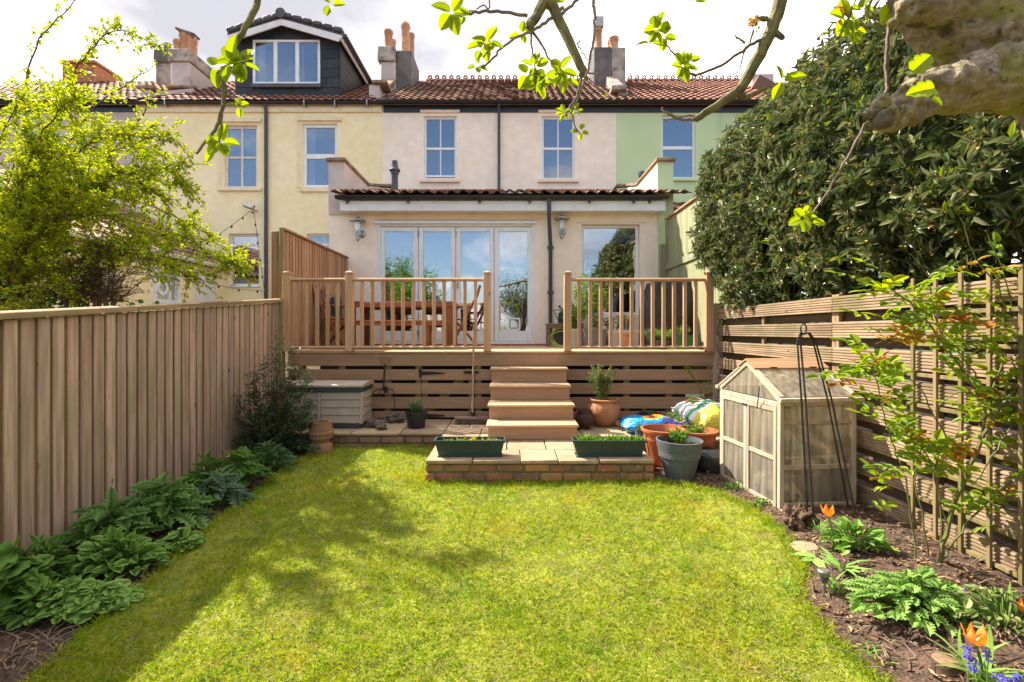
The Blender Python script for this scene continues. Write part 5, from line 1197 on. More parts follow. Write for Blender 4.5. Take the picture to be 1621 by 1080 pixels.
for i in range(10):
    xx = X(704 + i*9.4, 4.2) + rnd.uniform(-.01, .01)
    c = (xx, 4.21, ZP+.11)
    a = npr.uniform(0, 6.28, 9); leaves('seedling', M['leaf_yellow'] if i % 3 else M['leaf_bright'], t, T_OVAL, np.tile(c, (9, 1)) + npr.normal(0, .006, (9, 3)), np.stack([np.cos(a), np.sin(a), npr.uniform(.5, 1.6, 9)], 1), rand_dirs(9, 1), npr.uniform(.04, .075, 9), .024, kind=None)
t = trough('dark green trough full of green shoots on the platform, beside the terracotta tubs', X(907, ya), X(1025, ya), ya, ZP)
for i in range(22):
    xx = X(917 + i*4.6, 4.2) if i < 9 else X(966 + (i-9)*3.9, 4.2)
    c = (xx, 4.21 + rnd.uniform(-.03, .03), ZP+.11); n_ = 12
    a = npr.uniform(0, 6.28, n_); leaves('shoot', M['leaf_bright'], t, T_BLADE if i % 2 else T_OVAL, np.tile(c, (n_, 1)) + npr.normal(0, .01, (n_, 3)), np.stack([np.cos(a), np.sin(a), npr.uniform(.8, 2.4, n_)], 1), rand_dirs(n_, 1), npr.uniform(.05, .10 if i != 3 else .14, n_), .013, kind=None)

# grey speckled tub
def G2(px, py, z):
    y_ = (1.5 - z) * F / (py - 525); return Vector((X(px, y_), y_, z))
yg = 4.02; cgx = X(1085, yg+.02); gzz = .17
t = pot_thing('garden_tub', 'tall speckled charcoal tub standing on the lawn edge in front of the terracotta tubs', 'plant pot', cgx, yg+.17, gzz)
hh = Z(703, yg) - gzz + .0
round_pot(t, [(.118, 0), (.125, .012), (.165, hh*.55), (.192, hh*.85), (.202, hh), (.190, hh+.002), (.183, hh-.06), (.178, hh*.6)], 'pot_grey', hh-.05, .184, (cgx, yg+.17, gzz))
plant_tuft('plant', t, M['leaf_bright'], (cgx+.0, yg+.15, gzz+hh-.05), 26, .15, .10, L=.05, W=.024)
plant_tuft('plant', t, M['leaf_greygreen'], (cgx+.12, yg+.14, gzz+hh-.05), 6, .05, .05, L=.03, W=.016)
MB().box(cgx-.12, cgx-.06, yg+.13, yg+.135, gzz+hh-.06, gzz+hh+.02).build('plant_label', M['pot_black'], t)

def tub(lab, px, ptop, pbot, y, r, zb, seedling):
    c = X(px, y); ht = Z(ptop, y) - zb
    t = pot_thing('terracotta_tub', lab, 'plant pot', c, y, zb, 'round terracotta-coloured tubs')
    prof = [(r*.62, 0), (r*.64, .01), (r*.70, ht*.2), (r*.90, ht*.88), (r*.93, ht*.9), (r*1.0, ht*.93), (r*1.02, ht), (r*.93, ht+.002), (r*.88, ht-.05), (r*.86, ht*.7)]
    o = round_pot(t, prof, 'terracotta', ht-.06, r*.87, (c, y, zb))
    for q in range(8):
        a = q*math.pi/4+.2; m = MB(); m.beam((c+math.cos(a)*r*.66, y+math.sin(a)*r*.66, zb+.02), (c+math.cos(a)*r*.895, y+math.sin(a)*r*.895, zb+ht*.86), .02, .012, up=(math.cos(a), math.sin(a), 0)); m.build('flute', M['terracotta'], t)
    if seedling: plant_tuft('plant', t, M[seedling[0]], (c+seedling[3], y, zb+ht-.06), seedling[1], seedling[2], r*.55, L=.05, W=.02)
    return t
tub('empty terracotta tub with a saucer, its rim touching the trough of green shoots', 1049, 678, 735, 4.55, .205, .22, None)
tub('terracotta tub of lettuce seedlings in front of the greenhouse corner', 1101, 680, 720, 4.60, .205, .22, ('leaf_bright', 26, .12, .01))
tub('wide terracotta tub of sprouting onions, furthest back beside the printed bags', 1078, 668, 690, 5.15, .215, .30, ('leaf_bright', 14, .18, -.06))
MB().lathe([(.16, 0), (.2, .01), (.205, .03), (.195, .03), (.19, .015)], 28, (X(1049, 4.55), 4.55, .205), True, False)
s_ = MB().lathe([(.16, 0), (.2, .01), (.21, .035), (.2, .035), (.19, .015)], 28, (X(1049, 4.55), 4.55, .19), True, False)
tt = thing('pot_saucer', 'pale terracotta saucer under the empty tub', 'saucer', (X(1049, 4.55), 4.55, .19)); s_.build('dish', M['terracotta_old'], tt)
# black grow bag
gb = thing('grow_bag', 'black plastic grow bag slumped between the platform and the grey tub', 'grow bag', (1.55, 4.4, .17))
m = MB(); m.lathe([(.17, 0), (.2, .04), (.205, .14), (.18, .2), (.1, .22), (0.01, .2)], 18, (1.55, 4.62, .17), True, False); m.lathe([(.14, 0), (.17, .05), (.165, .17), (.1, .2), (.01, .19)], 16, (1.83, 4.35, .2), True, False)
o = m.build('bag', M['pot_black'], gb)
for v in o.data.vertices: v.co += Vector((noise.noise(v.co*9), noise.noise(v.co*9+Vector((5,0,0))), noise.noise(v.co*9+Vector((0,5,0))))) * .03

# terracotta urn with shrub
c = (X(956, 5.55), 5.55, ZP); t = pot_thing('terracotta_urn', 'bulbous orange terracotta urn holding a sparse variegated shrub beside the steps', 'plant pot', *c)
round_pot(t, [(.10, 0), (.115, .012), (.165, .08), (.195, .16), (.185, .23), (.155, .275), (.15, .29), (.168, .30), (.17, .315), (.155, .32), (.14, .29)], 'terracotta_old', .27, .145, c)
for q in range(9):
    a = -2.6 + q*.32; m = MB(); m.tube([(c[0]+.168*math.cos(a-.02*(1 if q % 2 else -1)), c[1]+.168*math.sin(a), ZP+.255), (c[0]+.187*math.cos(a+.05), c[1]+.187*math.sin(a+.05), ZP+.225)], .006, 5); m.build('moulding', M['terracotta_old'], t)
plant_tuft('shrub', t, M['leaf_variegated'], (c[0]-.02, c[1], c[2]+.28), 46, .46, .17, L=.036, W=.02)
# brown cauldron pot
c = (X(925, 5.38), 5.36, ZP+.03); t = pot_thing('cauldron_pot', 'small dark brown ribbed cauldron pot on three feet beside the lowest steps', 'plant pot', c[0], c[1], ZP)
round_pot(t, [(.055, 0), (.085, .015), (.108, .06), (.105, .075), (.11, .085), (.105, .125), (.085, .15), (.082, .17), (.10, .178), (.098, .188), (.08, .185), (.078, .15)], 'dark_clay', .15, .08, c)
for q in range(3):
    a = q*2.09+.5; MB().tube([(c[0]+.05*math.cos(a), c[1]+.05*math.sin(a), ZP+.045), (c[0]+.062*math.cos(a), c[1]+.062*math.sin(a), ZP)], [.014, .01], 6).build('foot', M['dark_clay'], t)
# black bowl pot
c = (X(1028, 5.6), 5.6, ZP); t = pot_thing('pot', 'short black pot of dark-leaved plants behind the blue printed bag', 'plant pot', *c)
round_pot(t, [(.09, 0), (.12, .10), (.125, .105), (.15, .11), (.152, .13), (.13, .132), (.12, .1)], 'pot_black', .105, .12, c)
plant_tuft('plant', t, M['leaf_dark'], (c[0], c[1], c[2]+.1), 16, .09, .1, L=.045, W=.024)
# black pot by the gate
c = (X(659, 5.45), 5.45, ZP); t = pot_thing('pot', 'round black plastic pot with a bushy grey-green plant in front of the deck gate', 'plant pot', *c)
round_pot(t, [(.095, 0), (.1, .01), (.118, .16), (.128, .165), (.13, .19), (.12, .192), (.11, .16)], 'pot_black', .165, .112, c)
plant_tuft('plant', t, M['leaf_greygreen'], (c[0], c[1], c[2]+.17), 34, .15, .13, L=.035, W=.016)
m = MB()
for i in range(5): m.tube([(c[0]-.02+.01*i, c[1], c[2]+.17), (c[0]-.07+.04*i, c[1], c[2]+.27), (c[0]-.10+.06*i, c[1], c[2]+.36+.02*(i % 3))], [.003, .002, .001], 4)
m.build('bare_stems', M['bark_purple'], t, normals=False)
# old chimney pot used as ornament
c = (X(507, 5.0), 5.02, gz(-2, 5.0)-.01); t = pot_thing('chimney_pot_ornament', 'squat old clay chimney pot standing at the end of the brick ledge', 'ornament', *c)
hh = Z(668, 5.0) - c[2]
MB().lathe([(.115, 0), (.118, .08), (.112, .10), (.085, .11), (.085, .125), (.10, .14), (.12, .17), (.118, .19), (.125, .20), (.128, .225), (.118, .24), (.12, .26), (.105, hh-.01), (.108, hh), (.085, hh), (.08, hh-.12), (.08, .1)], 28, c, True, False).build('body', M['stoneware'], t)
for q in range(10):
    a = q*.628; MB().box(-.012, .012, -.006, .006, -.02, .02, .003, Matrix.Translation((c[0]+.118*math.cos(a), c[1]+.118*math.sin(a), c[2]+.222)) @ Matrix.Rotation(a+1.57, 4, 'Z')).build('rib', M['stoneware'], t)
# rocks on the ledge
for px, py, r, lab in ((594, 672, .085, 'dark jagged rock nearest the storage box on the brick ledge'), (626, 664, .10, 'dark mossy rock beside the black plastic pot on the ledge'), (604, 676, .05, 'smallest flat stone lying in front of the two ledge rocks')):
    c = G2(px, py+4, ZP); bm = bmesh.new(); bmesh.ops.create_icosphere(bm, subdivisions=4, radius=r)
    sd = Vector((px, 0, 0))
    for v in bm.verts: v.co *= 1 + .6 * noise.noise(v.co * 11 + sd) + .35 * noise.noise(v.co * 28 + sd); v.co.z *= .62; v.co.x *= 1.15
    me = bpy.data.meshes.new('rock'); bm.to_mesh(me); bm.free(); me.materials.append(M['rock'])
    o = newobj('rock', me, None, (c.x, c.y, ZP + r*.45)); tag(o, lab, 'rock', 'rocks on the brick ledge')

# hand tools
yb = 5.93
t = thing('garden_cultivator', 'long-handled fork with a loop grip leaning on the deck skirt', 'garden tool', (X(610, yb), 5.85, ZP))
m = MB(); gx_ = X(610, yb); m.tube([(gx_-.065, yb-.01, Z(566, yb)), (gx_-.07, yb-.01, Z(568, yb)), (gx_-.05, yb-.012, Z(573, yb)), (gx_, yb-.015, Z(577, yb)), (gx_+.05, yb-.012, Z(573, yb)), (gx_+.07, yb-.01, Z(568, yb)), (gx_+.065, yb-.01, Z(566, yb)), (gx_-.065, yb-.01, Z(566, yb))], .008, 6); m.build('grip', M['grey_wood'], t)
MB().tube([(gx_, yb-.02, Z(577, yb)), (gx_+.0, 5.84, Z(618, 5.84))], .012, 8).build('handle', M['metal_black'], t)
m = MB(); y_ = 5.82; m.lathe([(.02, 0), (.024, .08)], 8, (X(610, y_), y_, Z(622, y_)), True, True)
for s in (-1, -.4, .4, 1):
    m.tube([(X(610, y_), y_, Z(617, y_)), (X(610, y_)+s*.09, y_-.02, Z(616, y_)+.02*(1-abs(s))), (X(610, y_)+s*.13, y_-.08, Z(620, y_)), (X(610, y_)+s*.13+.01, y_-.1, Z(627 if s < 1 else 660, y_))], .006, 5)
m.build('tines', M['metal_black'], t)
t = thing('broom', 'wide yard broom with a pale wooden handle leaning against the deck rail', 'broom', (X(748, 5.6), 5.6, ZP))
hb = (X(748, 5.62), 5.62, ZP+.07)
MB().tube([(X(750.5, 5.90), 5.865, Z(512, 5.87)), (X(749.5, 5.8), 5.76, Z(590, 5.8)), (X(748, 5.62), 5.62, ZP+.1)], .0135, 10).build('handle', M['broom_stick'], t)
MB().tube([(X(750.5, 5.90), 5.862, Z(530, 5.87)), (X(750.5, 5.90), 5.865, Z(511, 5.87))], .0145, 8).build('grip', M['metal_black'], t)
MB().box(hb[0]-.215, hb[0]+.215, hb[1]-.03, hb[1]+.03, ZP+.055, ZP+.095, .008).build('head', M['grey_wood'], t)
m = MB()
for i in range(42):
    for j in range(4):
        bx_, by_ = hb[0]-.205+i*.01, hb[1]-.026+j*.017; m.tube([(bx_, by_, ZP+.056), (bx_+rnd.gauss(0, .004), by_+(j-1.5)*.006, ZP+.004)], .0032, 3, False)
m.build('bristles', M['bark'], t, normals=False)['kind'] = 'stuff'
m = MB(); m.tube([(hb[0], hb[1], ZP+.09), (hb[0]+.002, hb[1]+.012, ZP+.14)], .022, 8); m.tube([(hb[0]-.06, hb[1]+.01, ZP+.09), (hb[0]-.01, hb[1]+.02, ZP+.16)], .006, 5); m.tube([(hb[0]+.06, hb[1]+.01, ZP+.09), (hb[0]+.01, hb[1]+.02, ZP+.16)], .006, 5); m.build('socket', M['metal_black'], t)

# printed bags
def bag(lab, c, sx, sy, sz, rot, mat, seed, tilt=0):
    bm = bmesh.new(); bmesh.ops.create_cube(bm, size=2); bmesh.ops.subdivide_edges(bm, edges=bm.edges, cuts=13, use_grid_fill=True)
    for v in bm.verts:
        x, y_, z_ = v.co; ex_ = (1-abs(x)**3)*(1-abs(y_)**3)
        v.co = Vector((x*(1+.05*math.sin(y_*5+seed)), y_*(1+.06*math.sin(x*4+seed)), z_*(.12+.88*max(0, ex_)**.45)))
        nn = noise.noise(Vector((x*2.2, y_*2.2, seed))) * .28 + noise.noise(Vector((x*6, y_*6, seed)))*.10
        if v.co.z > 0: v.co.z *= 1 + nn*1.2
        v.co.x += noise.noise(Vector((y_*4, z_, seed)))*.06
        v.co = Vector((v.co.x*sx, v.co.y*sy, v.co.z*sz))
    me = bpy.data.meshes.new('bag'); bm.to_mesh(me); bm.free(); me.materials.append(M[mat]); me.polygons.foreach_set('use_smooth', [True]*len(me.polygons))
    o = newobj('compost_bag', me, None, c); o.rotation_euler = (tilt, 0, rot); tag(o, lab, 'compost bag'); return o
bag('glossy blue compost bag printed with an orange flower, slumped behind the terracotta tubs', (X(1035, 5.25), 5.22, ZP+.07), .35, .20, .10, -.12, 'bag_blue', 3.1)
bag('white and green printed sack lying against the greenhouse end', (X(1118, 5.35), 5.35, ZP+.14), .26, .30, .16, .3, 'bag_white', 8.4, R(12))
t = thing('watering_jug', 'small grey green-rimmed pot of seedlings in front of the blue bag', 'plant pot', (X(1012, 4.95), 4.95, ZP-.02))
c = (X(1013, 4.95), 4.97, ZP-.02); round_pot(t, [(.035, 0), (.05, .10), (.054, .1), (.05, .09)], 'pot_grey', .085, .048, c); plant_tuft('plant', t, M['leaf_green'], (c[0], c[1], c[2]+.08), 6, .09, .05, L=.04, W=.015)
# spindly rose in the corner by the white sack
t = thing('young_rose', 'spindly young rose with few leaves growing against the deck skirt behind the white sack', 'plant', (X(1105, 5.7), 5.7, ZP))
m = MB(); stems_ = [[(1118, 640), (1105, 610), (1092, 590), (1082, 576)], [(1112, 640), (1108, 622), (1120, 606), (1125, 618)], [(1118, 640), (1122, 625), (1125, 618)], [(1105, 610), (1100, 600), (1090, 586), (1078, 574)]]
LP_ = []
for s in stems_:
    pts = [P(a, b, 5.75-.05*i) for i, (a, b) in enumerate(s)]; m.tube(pts, [.005, .004, .003, .002][:len(pts)], 5)
    for a, b in zip(pts[1:], pts[2:]):
        for f in (.2, .6, .95): LP_.append(a.lerp(b, f))
m.build('stem', M['rose_stem'], t)
for q in LP_:
    for _ in range(4): a = rnd.uniform(0, 6.28); one_leaf('leaf', M['leaf_rose'], t, T_OVAL, q + Vector((math.cos(a), math.sin(a), 0))*.015, (math.cos(a), math.sin(a), .2), (0, -.3, 1), rnd.uniform(.03, .05), .022)

# ------------------------------------------------------------------ mini greenhouse
gh = thing('mini_greenhouse', 'bleached timber mini greenhouse with fluted plastic panes beside the slat fence', 'greenhouse', (0, 0, 0))
gw_, gl_, he, hr = .60, .81, .81, 1.045; fw = .035
ghparts = gh
def ghb(name, mat, *a, **k): return MB().box(*a, **k).build(name, M[mat], gh)
# local frame: x from the door gable towards the fence, y away from the camera
# legs
for xx in (0, gw_-fw):
    for yy in (0, gl_-fw): ghb('corner_post', 'frame_wood', xx, xx+fw, yy, yy+fw, 0, he-.001, .004)
for yy, nm in ((0, 'front'), (gl_-.02, 'rear')):
    for zz_, h_ in ((.02, .04), (.30, .035), (.63, .03), (he-.045, .04)):
        ghb('rail', 'frame_wood', fw+.001, gw_-fw-.001, yy+.004, yy+.018, zz_, zz_+h_, .003)
    ghb('side_panel', 'poly', fw-.01, gw_-fw+.01, yy+.009, yy+.0115, .05, he-.02)
for xx in (gw_-.02,):
    for zz_ in (.02, .37, he-.045): ghb('rail', 'frame_wood', xx, xx+.018, fw+.001, gl_-fw-.001, zz_, zz_+.04, .003)
    ghb('side_panel', 'poly', xx+.006, xx+.009, fw, gl_-fw, .05, he-.02)
# door gable
ghb('header', 'frame_wood', .0, .03, fw+.001, gl_-fw-.001, he-.06, he-.02, .003)
for d0, d1 in ((fw+.003, gl_/2-.003), (gl_/2+.003, gl_-fw-.003)):
    m = MB(); s = .032; z0_, z1_ = .015, he-.063
    m.box(-.006, .016, d0, d0+s, z0_, z1_, .003); m.box(-.006, .016, d1-s, d1, z0_, z1_, .003)
    for zz_ in (z0_, .355, z1_-s): m.box(-.005, .015, d0+s, d1-s, zz_, zz_+s, .003)
    d_ = m.build('door', M['frame_wood'], gh)
    for za, zb in ((z0_+s, .355), (.355+s, z1_-s)): MB().box(.004, .007, d0+s-.004, d1-s+.004, za-.003, zb+.003).build('pane', M['poly'], d_, smooth=False)
MB().box(-.014, -.007, gl_/2-.02, gl_/2+.05, he-.10, he-.088, .001).build('latch', M['metal_black'], gh)
# gable triangles
ym = gl_/2
for xx, nm in ((0, 'gable'), (gw_-.022, 'gable')):
    for s in (-1, 1):
        ye = ym + s*(gl_/2+.015)
        MB().beam((xx+.011, ye, he-.015), (xx+.011, ym, hr+.005), .026, .034, b=.003).build('rafter', M['frame_wood'], gh)
    MB().prism([(xx+.008, .03, he-.01), (xx+.008, gl_-.03, he-.01), (xx+.008, ym, hr-.02)], (.003, 0, 0)).build('gable_panel', M['poly'], gh, smooth=False)
for s in (-1, 1):
    ye = ym + s*(gl_/2+.02)
    def rp(t_, off=0): return Vector((0, ye + (ym-ye)*t_, he-.01 + (hr+.012-he)*t_ + off))
    a, b = rp(.04, .02), rp(.74, .02)
    MB().prism([(.03, a.y, a.z), (.03, b.y, b.z), (.03, b.y, b.z+.004), (.03, a.y, a.z+.004)], (gw_-.06, 0, 0)).build('roof_panel', M['poly'], gh, smooth=False)
    MB().beam((-.02, rp(0, .01).y, rp(0, .01).z), (gw_+.03, rp(0, .01).y, rp(0, .01).z), .04, .03, b=.003).build('eave_rail', M['frame_wood'], gh)
    for xx in (0.01, gw_-.01): MB().beam(Vector((xx, *rp(.03, .02)[1:])), Vector((xx, *rp(.78, .02)[1:])), .035, .018, b=.003).build('rafter', M['frame_wood'], gh)
    a, b = rp(.72, .028), rp(1.0, .028)
    MB().prism([(-.01, a.y, a.z), (-.01, b.y, b.z), (-.01, b.y, b.z+.014), (-.01, a.y, a.z+.014)], (gw_+.03, 0, 0)).build('ridge_board', M['frame_lid'], gh)
    for xx in (.12, .45): MB().box(xx, xx+.05, rp(.71).y-.012, rp(.71).y+.012, rp(.71, .045).z, rp(.71, .052).z, .001).build('hinge', M['metal_black'], gh)
for zz_ in (.36,):
    ghb('shelf', 'frame_wood', .03, gw_-.03, .05, gl_*.5, zz_, zz_+.012)
ghb('seed_tray', 'trough_bright', .1, .45, .12, .4, .372, .42)
ghb('seed_tray', 'terracotta', .08, .25, .45, .7, .33, .43, b=.02)
ghb('potted_soil_bag', 'pot_black', .25, .5, .5, .75, .03, .28, b=.05)
ghb('storage_sack', 'pot_white', .1, .4, .12, .5, .03, .16, b=.04)
MB().tube([(-.02, .21, he+.07), (-.03, .205, he+.0), (-.02, .24, he-.1)], .004, 4).build('stay', M['metal_black'], gh)
gh.location = (1.935, 3.375, .195); gh.rotation_euler = (0, 0, R(5.5))

# obelisk plant support
ob = thing('plant_obelisk', 'tall black metal plant obelisk with a ring on top in front of the greenhouse', 'plant support', (2.1, 3.15, .24))
top = P(1272, 529, 3.15)
hk = [top + Vector((.028*math.cos(a)*.7, 0, .035 + .035*math.sin(a))) for a in [math.pi*2*i/12 for i in range(13)]]
MB().tube(hk, .005, 6).build('hook', M['metal_black'], ob)
feet = [(1278, 804, 3.08, 1262), (1287, 806, 3.02, 1267), (1343, 798, 3.22, 1287), (1353, 803, 3.12, 1291)]
for px, py, y_, tx in feet:
    f_ = P(px, py, y_); sh = P(tx, 540, 3.15); MB().tube([top, P(tx*.5+1272*.5, 527, 3.15), sh, P(tx*.6+px*.4, 630, (3.15+y_)/2), f_ - Vector((0, 0, .03))], .0062, 6).build('leg', M['metal_black'], ob)

# ------------------------------------------------------------------ on the deck
yt = 7.0
tb = thing('dining_table', 'red-brown slatted timber dining table on the deck behind the balustrade', 'table', (-1.6, 7.1, ZD))
xa, xb = X(545, 6.9), X(717, 6.9); ztb = Z(477, 6.9)
for i in range(7): MB().box(xa, xb, 6.92+i*.122, 6.92+i*.122+.115, ztb-.022, ztb, .004).build('top_slat', M['table'], tb)
MB().box(xa+.02, xb-.02, 6.905, 6.93, ztb-.09, ztb-.0225, .003).build('apron', M['table'], tb); MB().box(xa+.02, xb-.02, 7.74, 7.765, ztb-.09, ztb-.0225, .003).build('apron', M['table'], tb)
for xx in (xa+.03, xb-.13):
    for yy in (6.935, 7.64): MB().box(xx, xx+.1, yy, yy+.1, ZD, ztb-.0225, .005).build('leg', M['table_leg'], tb)
bn = thing('bench', 'long red-brown timber bench tucked under the near side of the dining table', 'bench', (-1.7, 6.6, ZD))
xa, xb = X(522, 6.55), X(706, 6.55); zb2 = Z(507, 6.5)
for i in range(3): MB().box(xa, xb, 6.5+i*.112, 6.5+i*.112+.105, zb2-.022, zb2, .004).build('seat_slat', M['table'], bn)
MB().box(xa+.03, xb-.03, 6.51, 6.53, zb2-.075, zb2-.0225, .003).build('apron', M['table'], bn)
for xx in (xa+.2, xb-.32):
    for yy in (6.54, 6.72): MB().box(xx, xx+.08, yy, yy+.06, ZD, zb2-.023, .004).build('leg', M['table_leg'], bn)
def chair(lab, x, y, rot):
    t = thing('folding_chair', lab, 'chair', (0, 0, 0), 'red-brown timber chairs at the dining table')
    for s in (-1, 1):
        yy = s*.23
        MB().tube([(-.22, yy, 0), (-.10, yy, .22), (.0, yy, .42), (.10, yy, .62), (.2, yy, .80), (.24, yy, .95)], [.022]*6, 6).build('back_leg', M['table_leg'], t)
        MB().tube([(.22, yy*.9, 0), (.06, yy*.9, .2), (-.12, yy*.9, .40), (-.2, yy*.9, .46)], [.02]*4, 6).build('front_leg', M['table_leg'], t)
        MB().box(-.24, .14, yy-.025, yy+.025, .62, .645, .006).build('armrest', M['table'], t)
    for i in range(5): MB().box(-.22+i*.088, -.22+i*.088+.075, -.2, .2, .43, .448, .004).build('seat_slat', M['table'], t)
    for i in range(4): MB().box(-.009, .009, -.2+.11*i, -.2+.11*i+.07, .62, .9, .003, Matrix.Translation((.155, 0, 0)) @ Matrix.Translation((0, 0, .6)) @ Matrix.Rotation(R(12), 4, 'Y') @ Matrix.Translation((0, 0, -.6))).build('back_slat', M['table'], t)
    t.location = (x, y, ZD); t.rotation_euler = (0, 0, rot); return t
chair('red-brown folding chair at the table end nearest the door with the cat flap', X(733, 7.1), 7.25, 0.1)
chair('red-brown folding chair at the end of the table beside the privacy screen', X(535, 7.1)-.05, 7.1, math.pi)
cu = thing('seat_cushion', 'dark grey cushion hanging on the chair by the privacy screen', 'cushion', (X(526, 6.9), 6.9, 1.8))
MB().box(X(521.5, 6.9), X(530, 6.9), 6.93, 7.2, Z(501, 6.9), Z(469, 6.9), .02).build('pad', M['box_navy'], cu)

# barbecue
bq = thing('barbecue', 'barbecue under a creased black vinyl cover beside the green fence', 'barbecue', (2.4, 7.4, ZD))
bm = bmesh.new(); bmesh.ops.create_cube(bm, size=2); bmesh.ops.subdivide_edges(bm, edges=bm.edges, cuts=17, use_grid_fill=True)
x0, x1, zt_ = X(1022, 7.3), X(1104, 7.3)-.02, Z(441, 7.3)
for v in bm.verts:
    x, y_, z_ = v.co; u = (z_+1)/2
    prof = 1 - .50*max(0, u-.55)**1.2/.38*.55
    xx = x*prof*(1+.02*math.sin(9*y_)) ; yy = y_*(1-.35*max(0, u-.6)/.4)
    dome = (1 - .30*abs(x)**2.2*(1 if u > .95 else 0))
    fold = noise.noise(Vector((x*3.2, y_*3.2, u*1.3)))*.07 + .025*math.sin(x*11+y_*7+u*2)
    v.co = Vector(((x0+x1)/2 + xx*(x1-x0)/2*(1+fold*.6), 7.35 + yy*.3 + fold*.35, ZD+.02 + (zt_-ZD-.02)*u*(dome if u > .95 else 1)))
me = bpy.data.meshes.new('cover'); bm.to_mesh(me); bm.free(); me.materials.append(M['cover_black']); me.polygons.foreach_set('use_smooth', [True]*len(me.polygons)); newobj('cover', me, bq)
me.set_sharp_from_angle(angle=R(60))
m = MB(); m.tube([(x0+.02, 7.0, ZD+.45), (x0-.03, 6.98, ZD+.8), (x0+.0, 7.0, ZD+.25), (x0+.01, 6.99, ZD+.02)], .012, 6); m.build('strap', M['cover_black'], bq)

# side bench with watering can and hose
sb = thing('side_bench', 'small weathered timber bench holding the watering can beside the downpipe', 'bench', (X(890, 7.8), 7.8, ZD))
xa, xb, zs = X(865, 7.7), X(925, 7.7), Z(512, 7.7)
for i in range(3): MB().box(xa, xb, 7.68+i*.1, 7.68+i*.1+.09, zs-.022, zs, .004).build('top_slat', M['grey_wood'], sb)
MB().box(xa+.01, xb-.01, 7.69, 7.71, zs-.08, zs-.023, .003).build('apron', M['grey_wood'], sb)
for xx in (xa+.01, xb-.08):
    for yy in (7.715, 7.89): MB().box(xx, xx+.06, yy, yy+.05, ZD, zs-.023, .004).build('leg', M['grey_wood'], sb)
wc = thing('watering_can', 'dark green watering can on the small weathered bench', 'watering can', (X(890, 7.75), 7.77, zs))
cx_, cy_ = X(891, 7.75), 7.77
MB().lathe([(.075, 0), (.08, .01), (.072, .17), (.05, .185), (.04, .18)], 18, (cx_, cy_, zs), True, True).build('body', M['can'], wc)
MB().tube([(cx_-.07, cy_, zs+.04), (cx_-.10, cy_, zs+.11), (cx_-.155, cy_, zs+.22), (cx_-.06, cy_, zs+.225), (cx_-.02, cy_, zs+.18)], .009, 6).build('handle', M['can'], wc)
MB().tube([(cx_+.02, cy_-.02, zs+.16), (cx_-.02, cy_-.04, zs+.22), (cx_-.065, cy_-.06, zs+.29)], [.012, .012, .02], 8).build('spout', M['can'], wc)
hr_ = thing('hose_reel', 'grey hose reel with a looped yellow-green hose under the small bench', 'hose reel', (X(888, 7.8), 7.8, ZD))
hc = P(890, 534, 7.74); MB().lathe([(.16, -.03), (.16, -.015), (.08, -.01), (.08, .06), (.16, .065), (.16, .08)], 24, (0, 0, 0), True, True, Matrix.Translation(hc + Vector((0, .1, .02))) @ Matrix.Rotation(R(90), 4, 'X')).build('drum', M['rubber'], hr_)
for q, (ra, rb, o_) in enumerate(((.19, .15, 0), (.16, .17, .03), (.20, .13, -.03))):
    MB().tube([hc + Vector((ra*math.cos(a)*1.0, -.02+.02*math.sin(a*2+q), max(-.165, rb*math.sin(a)+o_))) for a in [math.pi*2*i/20 for i in range(21)]], .009, 6).build('hose', M['hose'], hr_)

def boxpot(name, lab, xa, xb, y, dep, z1, mat, taper=.02, cat='planter'):
    t = thing(name, lab, cat, ((xa+xb)/2, y+dep/2, ZD)); m = MB()
    def ring(i, z_): return [(xa+i, y+i, z_), (xb-i, y+i, z_), (xb-i, y+dep-i, z_), (xa+i, y+dep-i, z_)]
    rs = [ring(taper, ZD), ring(0, z1-.03), ring(-.008, z1-.03), ring(-.008, z1), ring(.012, z1), ring(.014, z1-.06)]
    m.add(sum(rs, []), [(3, 2, 1, 0)] + [(k_*4+q, k_*4+(q+1) % 4, k_*4+4+(q+1) % 4, k_*4+4+q) for k_ in range(5) for q in range(4)]); m.build('planter_box', M[mat], t)
    MB().box(xa+.015, xb-.015, y+.015, y+dep-.015, z1-.12, z1-.045).build('soil', M['compost'], t); return t
y_ = 6.85
t = boxpot('planter', 'square dark grey planter with the tall leafy shrub on the deck', X(925, y_), X(961, y_), y_, .3, Z(521, y_), 'pot_grey')
plant_tuft('shrub', t, M['leaf_bright'], (X(935, y_), y_+.15, Z(521, y_)-.04), 34, .85, .30, L=.08, W=.035)
plant_tuft('shrub', t, M['leaf_green'], (X(946, y_), y_+.1, Z(521, y_)-.04), 14, .22, .16, L=.06, W=.03)
t = boxpot('planter', 'low white planter of yellowish variegated shrubs on the deck', X(963, y_), X(1013, y_), y_+.06, .28, Z(523, y_), 'pot_white')
plant_tuft('shrub', t, M['leaf_green'], (X(974, y_), y_+.18, Z(523, y_)-.04), 18, .26, .16, L=.05, W=.028)
plant_tuft('shrub', t, M['leaf_yellow'], (X(998, y_), y_+.18, Z(523, y_)-.04), 30, .34, .19, L=.036, W=.022)
c = (X(991, 6.65), 6.68, ZD); t = pot_thing('pot', 'mossy pale clay pot standing in front of the white planter', 'plant pot', *c)
round_pot(t, [(.07, 0), (.11, .2), (.12, .205), (.12, .23), (.105, .23), (.1, .19)], 'stoneware', .19, .1, c)
c = (X(1044, 6.6), 6.6, ZD); t = pot_thing('pot', 'dark pot overflowing with lime green feathery foliage in front of the barbecue', 'plant pot', *c)
round_pot(t, [(.10, 0), (.145, .12), (.15, .125), (.14, .13), (.13, .1)], 'trough', .11, .13, c)
